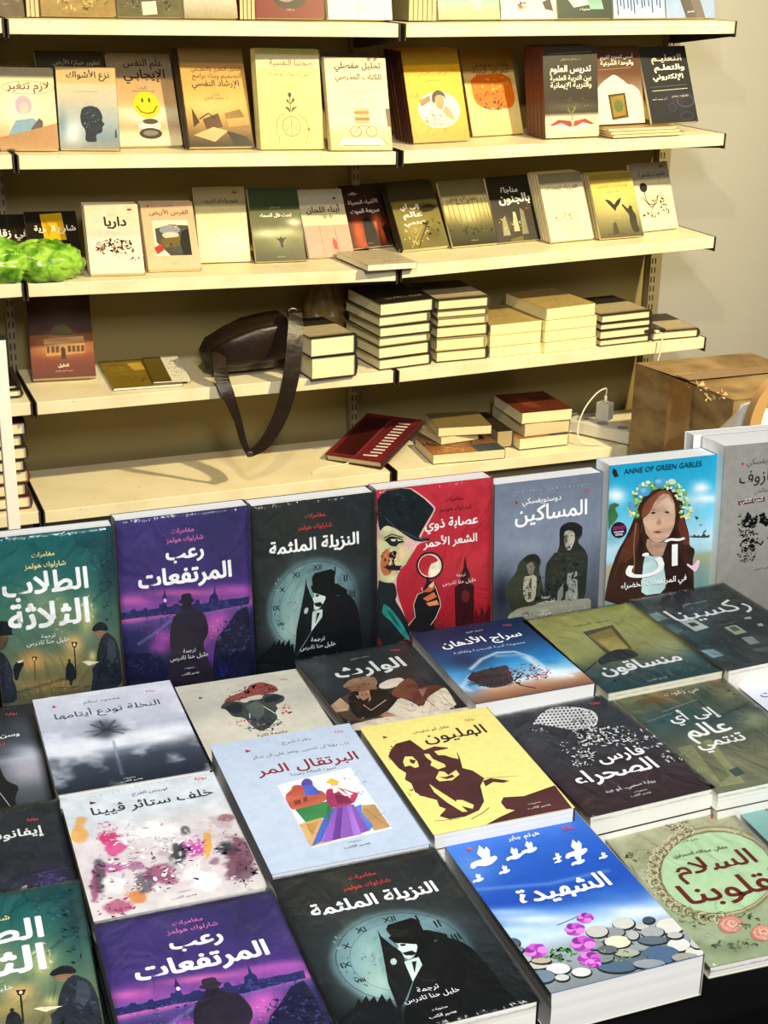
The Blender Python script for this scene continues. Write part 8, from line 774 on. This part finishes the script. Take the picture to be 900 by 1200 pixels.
def ribbon(b, pts, widths, th=.003, side=Vector((1, 0, 0)), twist=None):
    P = smooth_path(pts, 6); m = len(P); vs = []
    for i, p in enumerate(P):
        q = i/(m-1)*(len(widths)-1); k = min(int(q), len(widths)-2); wd = widths[k]+(widths[k+1]-widths[k])*(q-k)
        t = (P[min(i+1, m-1)]-P[max(i-1, 0)]).normalized(); nrm = Vector((0, -1, 0)); sd = t.cross(nrm)
        if sd.length < .3: sd = side
        sd = sd.normalized(); nn = sd.cross(t).normalized()
        vs += [p-sd*wd/2-nn*th/2, p+sd*wd/2-nn*th/2, p+sd*wd/2+nn*th/2, p-sd*wd/2+nn*th/2]
    b.add(vs, [(4*i+k, 4*i+(k+1) % 4, 4*i+4+(k+1) % 4, 4*i+4+k) for i in range(m-1) for k in range(4)]+[(3, 2, 1, 0), tuple(4*(m-1)+k for k in range(4))])
O = Vector((1.08, 3.76, .485))
b = MB(); ribbon(b, [Vector(p)-O for p in [(.985, 3.66, .56), (.975, 3.60, .512), (.985, 3.574, .468), (1.008, 3.572, .40), (1.025, 3.574, .33), (1.04, 3.574, .297)]], [.035, .04, .034, .022, .018, .016]); b.build('strap_left_run', LEA, bag)
b = MB(); ribbon(b, [Vector(p)-O for p in [(1.04, 3.573, .297), (1.085, 3.571, .325), (1.13, 3.570, .40), (1.158, 3.569, .50), (1.178, 3.59, .60), (1.192, 3.63, .655), (1.20, 3.69, .655)]], [.02, .034, .042, .046, .046, .042, .036]); b.build('strap_right_run', LEA, bag)
b = MB(); b.box(-.048, -.196, -.195, -.032, -.182, -.18); b.build('strap_buckle', plain('dull_metal', '#6a6258', .4, .8), bag, bevel=.002)
b = MB(); b.tube([(.118+.014*math.cos(a), -.09, .168+.012*math.sin(a)) for a in [2*math.pi*i/14 for i in range(15)]], .0025); b.build('metal_ring', plain('dull_metal', '#6a6258', .4, .8), bag)
# green plastic bag
def film_green():
    m, n, l, p = new_mat('green_plastic_film'); tc = n.new('ShaderNodeTexCoord'); t = n.new('ShaderNodeTexNoise'); t.inputs['Scale'].default_value = 26; t.inputs['Detail'].default_value = 5; t.inputs['Distortion'].default_value = 1
    l.new(tc.outputs['Object'], t.inputs['Vector']); r = n.new('ShaderNodeValToRGB'); r.color_ramp.elements[0].color = lin('#3f7c14')+(1,); r.color_ramp.elements[1].color = lin('#a8d850')+(1,); r.color_ramp.elements[0].position = .35; r.color_ramp.elements[1].position = .65
    l.new(t.outputs['Fac'], r.inputs['Fac']); l.new(r.outputs['Color'], p.inputs['Base Color']); p.inputs['Roughness'].default_value = .25; p.inputs['Subsurface Weight'].default_value = .15; p.inputs['Subsurface Radius'].default_value = (.02, .03, .01)
    return m
GR = film_green()
gb = empty('plastic_bag', (.47, 3.662, .79), 'crumpled light green plastic bag on the third shelf at the left', 'bag')
def crumple(b, c, r, seed, nu=44, nv=26, amp=.22):
    vs = []
    for j in range(nv+1):
        th = math.pi*j/nv
        for i in range(nu):
            ph = 2*math.pi*i/nu; d = Vector((math.sin(th)*math.cos(ph), math.sin(th)*math.sin(ph), math.cos(th)))
            q = 1+amp*(1-2*abs(mnoise.noise(d*2.3+Vector((seed, 0, 0)))))*.8+amp*.6*(1-2*abs(mnoise.noise(d*5.5+Vector((0, seed, 0)))))
            v = Vector((d.x*r[0], d.y*r[1], d.z*r[2]))*q+Vector(c)
            vs.append((v.x, v.y, max(v.z, .0012)))
    b.add(vs, [(j*nu+i, (j+1)*nu+i, (j+1)*nu+(i+1) % nu, j*nu+(i+1) % nu) for j in range(nv) for i in range(nu)])
b = MB(); crumple(b, (.07, 0, .04), (.085, .062, .048), 3.1); b.build('filled_pouch', GR, gb, smooth=True)
b = MB(); crumple(b, (-.075, -.012, .045), (.085, .05, .045), 7.7, amp=.4); b.build('loose_top', GR, gb, smooth=True)
for sgn, nm in ((1, 0), (-1, 0)):
    b = MB(); ribbon(b, [(-.02, -.02, .06), (-.03+.02*sgn, -.035, .092), (-.07, -.03+.02*sgn, .104), (-.12, -.02, .08)], [.02, .028, .022, .012], .0012); b.build('handle', GR, gb)
# crumpled clear wrapper behind the dark hardbacks
wr = empty('crumpled_wrapper', (1.378, 3.915, .4835), 'crumpled clear brown plastic wrapper behind the thick books on the fourth shelf', 'wrapper')
b = MB(); crumple(b, (0, 0, .088), (.048, .034, .09), 5.3, 40, 24, .42); b.build('wrapper_film', plain('brown_wrapper_film', '#8a7040', .22, bump=.5, bscale=40), wr, smooth=True)
# carton
def card():
    m, n, l, p = new_mat('brown_cardboard'); tc = n.new('ShaderNodeTexCoord'); mp = n.new('ShaderNodeMapping'); mp.inputs['Scale'].default_value = (6, 6, 14)
    t = n.new('ShaderNodeTexNoise'); t.inputs['Scale'].default_value = 1.6; t.inputs['Detail'].default_value = 9; l.new(tc.outputs['Object'], mp.inputs['Vector']); l.new(mp.outputs['Vector'], t.inputs['Vector'])
    r = n.new('ShaderNodeValToRGB'); r.color_ramp.elements[0].color = lin('#775d3a')+(1,); r.color_ramp.elements[1].color = lin('#a2875c')+(1,); r.color_ramp.elements[0].position = .35; r.color_ramp.elements[1].position = .65
    l.new(t.outputs['Fac'], r.inputs['Fac']); l.new(r.outputs['Color'], p.inputs['Base Color']); p.inputs['Roughness'].default_value = .55
    b = n.new('ShaderNodeBump'); b.inputs['Strength'].default_value = .4; b.inputs['Distance'].default_value = .006; l.new(t.outputs['Fac'], b.inputs['Height']); l.new(b.outputs['Normal'], p.inputs['Normal']); return m
CARD = card(); TAPE = plain('brown_packing_tape', '#8a6434', .22, coat=.4, bump=.3, bscale=40)
cx = empty('cardboard_box', (2.28, 3.14, 0), 'big battered brown cardboard box taped shut, at the right shelf end', 'box')
cx.rotation_euler = (0, 0, R(-1))
bw, bd, bh = .36, .425, .452
def sheet(b, corners, n, amp, seed):
    a, bb, c, d = [Vector(x) for x in corners]; vs = []
    nrm = (bb-a).cross(d-a).normalized()
    for j in range(n+1):
        for i in range(n+1):
            u, v = i/n, j/n; p = a*(1-u)*(1-v)+bb*u*(1-v)+c*u*v+d*(1-u)*v
            e = min(1, 6*min(u, 1-u, v, 1-v)); vs.append(p+nrm*amp*e*mnoise.noise(p*9+Vector((seed, 0, 0))))
    m = n+1; b.add(vs, [(j*m+i, j*m+i+1, (j+1)*m+i+1, (j+1)*m+i) for j in range(n) for i in range(n)])
def lean_x(y): return -.06*y/bd      # left side runs back to the left
q = [(0, 0), (bw, 0), (bw-.02, bd), (-.06, bd)]
b = MB()
for (x0, y0), (x1, y1) in zip(q, q[1:]+q[:1]): sheet(b, [(x0, y0, 0), (x1, y1, 0), (x1, y1, bh), (x0, y0, bh)], 14, .008, x0*10+y0)
sheet(b, [(q[0][0], q[0][1], .001), (q[3][0], q[3][1], .001), (q[2][0], q[2][1], .001), (q[1][0], q[1][1], .001)], 2, 0, 0)
b.build('box_sides', CARD, cx)
b = MB(); sheet(b, [(q[0][0]-.002, q[0][1]-.002, bh+.001), (q[1][0], q[1][1]-.002, bh+.001), ((bw+q[2][0])/2-.01, bd/2, bh+.006), ((q[3][0])/2-.002, bd/2, bh+.006)], 12, .008, 3); b.build('top_flap', CARD, cx)
b = MB(); sheet(b, [(q[3][0]/2-.002, bd/2, bh+.0065), ((bw+q[2][0])/2-.01, bd/2, bh+.0065), (q[2][0], q[2][1], bh+.001), (q[3][0]-.002, q[3][1], bh+.001)], 12, .008, 5); b.build('top_flap', CARD, cx)
b = MB(); sheet(b, [(q[3][0]*.38-.0045, bd*.38, .02), (q[3][0]*.62-.0045, bd*.62, .02), (q[3][0]*.62-.0045, bd*.62, bh), (q[3][0]*.38-.0045, bd*.38, bh)][::-1], 10, .004, 1)
sheet(b, [(-.03, bd*.42, bh+.011), (bw*.95, bd*.42, bh+.012), (bw*.95, bd*.58, bh+.012), (-.035, bd*.58, bh+.011)], 10, .003, 1)
b.build('packing_tape', TAPE, cx)
b = MB(); rg = random.Random(5)
for i in range(26):
    u = rg.uniform(0, 1); a = Vector((-.004, .012, bh-.005))+Vector((-.03*u, .2*u, 0))+Vector((rg.uniform(-.006, .01), rg.uniform(-.01, .012), rg.uniform(-.02, .014))); s = rg.uniform(.005, .014)
    b.add([a+Vector((rg.uniform(-s, s), rg.uniform(-s, s), rg.uniform(-s, s))) for _ in range(4)], [(0, 1, 2), (0, 2, 3), (0, 3, 1), (1, 3, 2)])
b.build('torn_corner', plain('torn_card', '#c8ac80', .9), cx)
# sack with a tan band at the right
sk = empty('plastic_sack', (1.985, 2.62, 0), 'white plastic sack with a tan paper band, on the floor behind the table at right', 'sack')
b = MB(); loft2 = []
def zlof(b, secs, n=28, amp=.012, seed=0):
    vs = []
    for z, rx, ry, ox in secs:
        for k in range(n):
            a = 2*math.pi*k/n; v = Vector((ox+rx*math.cos(a), ry*math.sin(a), z)); v += Vector((math.cos(a), math.sin(a), 0))*amp*mnoise.noise(v*16+Vector((seed, 0, 0))); vs.append(v)
    m = len(secs); b.add(vs, [(i*n+k, i*n+(k+1) % n, (i+1)*n+(k+1) % n, (i+1)*n+k) for i in range(m-1) for k in range(n)]+[tuple(range(n))[::-1], tuple((m-1)*n+k for k in range(n))])
zlof(b, [(0, .12, .1, 0), (.1, .15, .13, 0), (.3, .16, .14, 0), (.46, .14, .12, 0), (.53, .11, .1, .01), (.58, .08, .07, .015), (.615, .06, .05, .02), (.625, .02, .02, .03)], amp=.03); b.build('sack_body', plain('white_plastic', '#dcdde2', .3, bump=.5, bscale=25), sk, smooth=True)
b = MB(); P = [(-.075*math.cos(q)*1.0+.005, -.06, .585+.105*math.sin(q)) for q in [math.pi*i/16 for i in range(17)]]
ribbon(b, P, [.03, .03], .022); b.build('tan_paper_band', plain('tan_paper', '#c49a64', .6), sk)
# white post
po = empty('white_post', (.328, 2.9, 0), 'thin white painted post standing at the left before the shelves', 'post')
b = MB(); b.box(-.0125, -.01, .02, .0125, .01, .832); b.build('shaft', plain('white_gloss_paint', '#f2f0e8', .35), po, bevel=.002)
b = MB(); b.box(-.09, -.07, 0, .09, .07, .02); b.build('foot_plate', DARKSTEEL, po, bevel=.004)
b = MB(); b.box(-.0135, -.011, .832, .0135, .011, .842); b.build('end_cap', plain('black_plastic', '#1c1c1c', .5), po)
# phone, charger, power strip, cables
ph = empty('mobile_phone', (2.325, 3.70, .524), 'black phone lying on the dark banded book, white cable plugged in', 'phone')
b = MB(); b.box(-.036, -.075, 0, .036, .075, .008); b.build('phone_body', plain('black_plastic', '#141414', .4), ph, bevel=.003)
b = MB(); b.box(-.033, -.070, .0079, .033, .070, .0086); b.build('screen', plain('dark_glass', '#0c1410', .08), ph)
b = MB(); b.box(-.006, -.087, .001, .006, -.0745, .007); b.build('cable_plug', plain('white_plastic_part', '#ecece6', .4), ph)
CAB = plain('white_cable', '#e6dfcc', .45)
o = MB(); o.tube(smooth_path([(2.325, 3.607, .528), (2.325, 3.59, .525), (2.322, 3.581, .49), (2.312, 3.582, .44), (2.305, 3.583, .39), (2.312, 3.585, .33), (2.316, 3.583, .27), (2.318, 3.60, .215), (2.33, 3.66, .1895), (2.34, 3.72, .1895)]), .0022); tag(o.build('charging_cable', CAB, smooth=True), 'white charging cable hanging from the phone to the lowest shelf', 'cable')
ps = empty('power_strip', (2.21, 3.70, .1875), 'grey white power strip on the lowest shelf beside the carton', 'power strip'); ps.rotation_euler = (0, 0, R(32))
b = MB(); b.box(-.03, -.11, 0, .03, .11, .04); b.build('strip_body', plain('white_plastic_part', '#d8d4c8', .4), ps, bevel=.004)
for i, y in enumerate((-.07, 0, .07)):
    b = MB(); b.tube([(0, y, .0395), (0, y, .0405)], .018, 18); b.build('socket', plain('socket_grey', '#8a867c', .5), ps)
ch = empty('charger', (2.235, 3.735, .2285), 'white charger block plugged upright into the power strip', 'charger'); ch.rotation_euler = (0, 0, R(32))
b = MB(); b.box(-.02, -.022, 0, .02, .022, .055); b.build('charger_body', plain('white_plastic_part', '#d8d4c8', .4), ch, bevel=.004)
b = MB(); b.tube([(0, 0, .055), (0, 0, .075)], .005); b.build('plug_collar', plain('white_plastic_part', '#d8d4c8', .4), ch)
o = MB(); o.tube(smooth_path([(2.235, 3.735, .303), (2.225, 3.72, .332), (2.18, 3.70, .325), (2.13, 3.68, .285), (2.10, 3.66, .23), (2.11, 3.64, .195), (2.16, 3.62, .190)]), .0024); tag(o.build('charger_cable', CAB, smooth=True), 'white looped cable rising from the charger block', 'cable')
o = MB(); o.tube(smooth_path([(2.14, 3.76, .19), (2.10, 3.80, .19), (2.10, 3.86, .19), (2.16, 3.91, .19), (2.25, 3.93, .19)]), .003); tag(o.build('power_cable', CAB, smooth=True), 'cream power cable lying at the back of the lowest shelf', 'cable')
o = MB(); o.tube(smooth_path([(1.25, 3.66, .1888), (1.29, 3.69, .1888), (1.36, 3.70, .1888), (1.40, 3.73, .1888)]), .0022); tag(o.build('loose_wire', CAB, smooth=True), 'short cream wire lying on the lowest shelf left of the maroon book', 'wire')
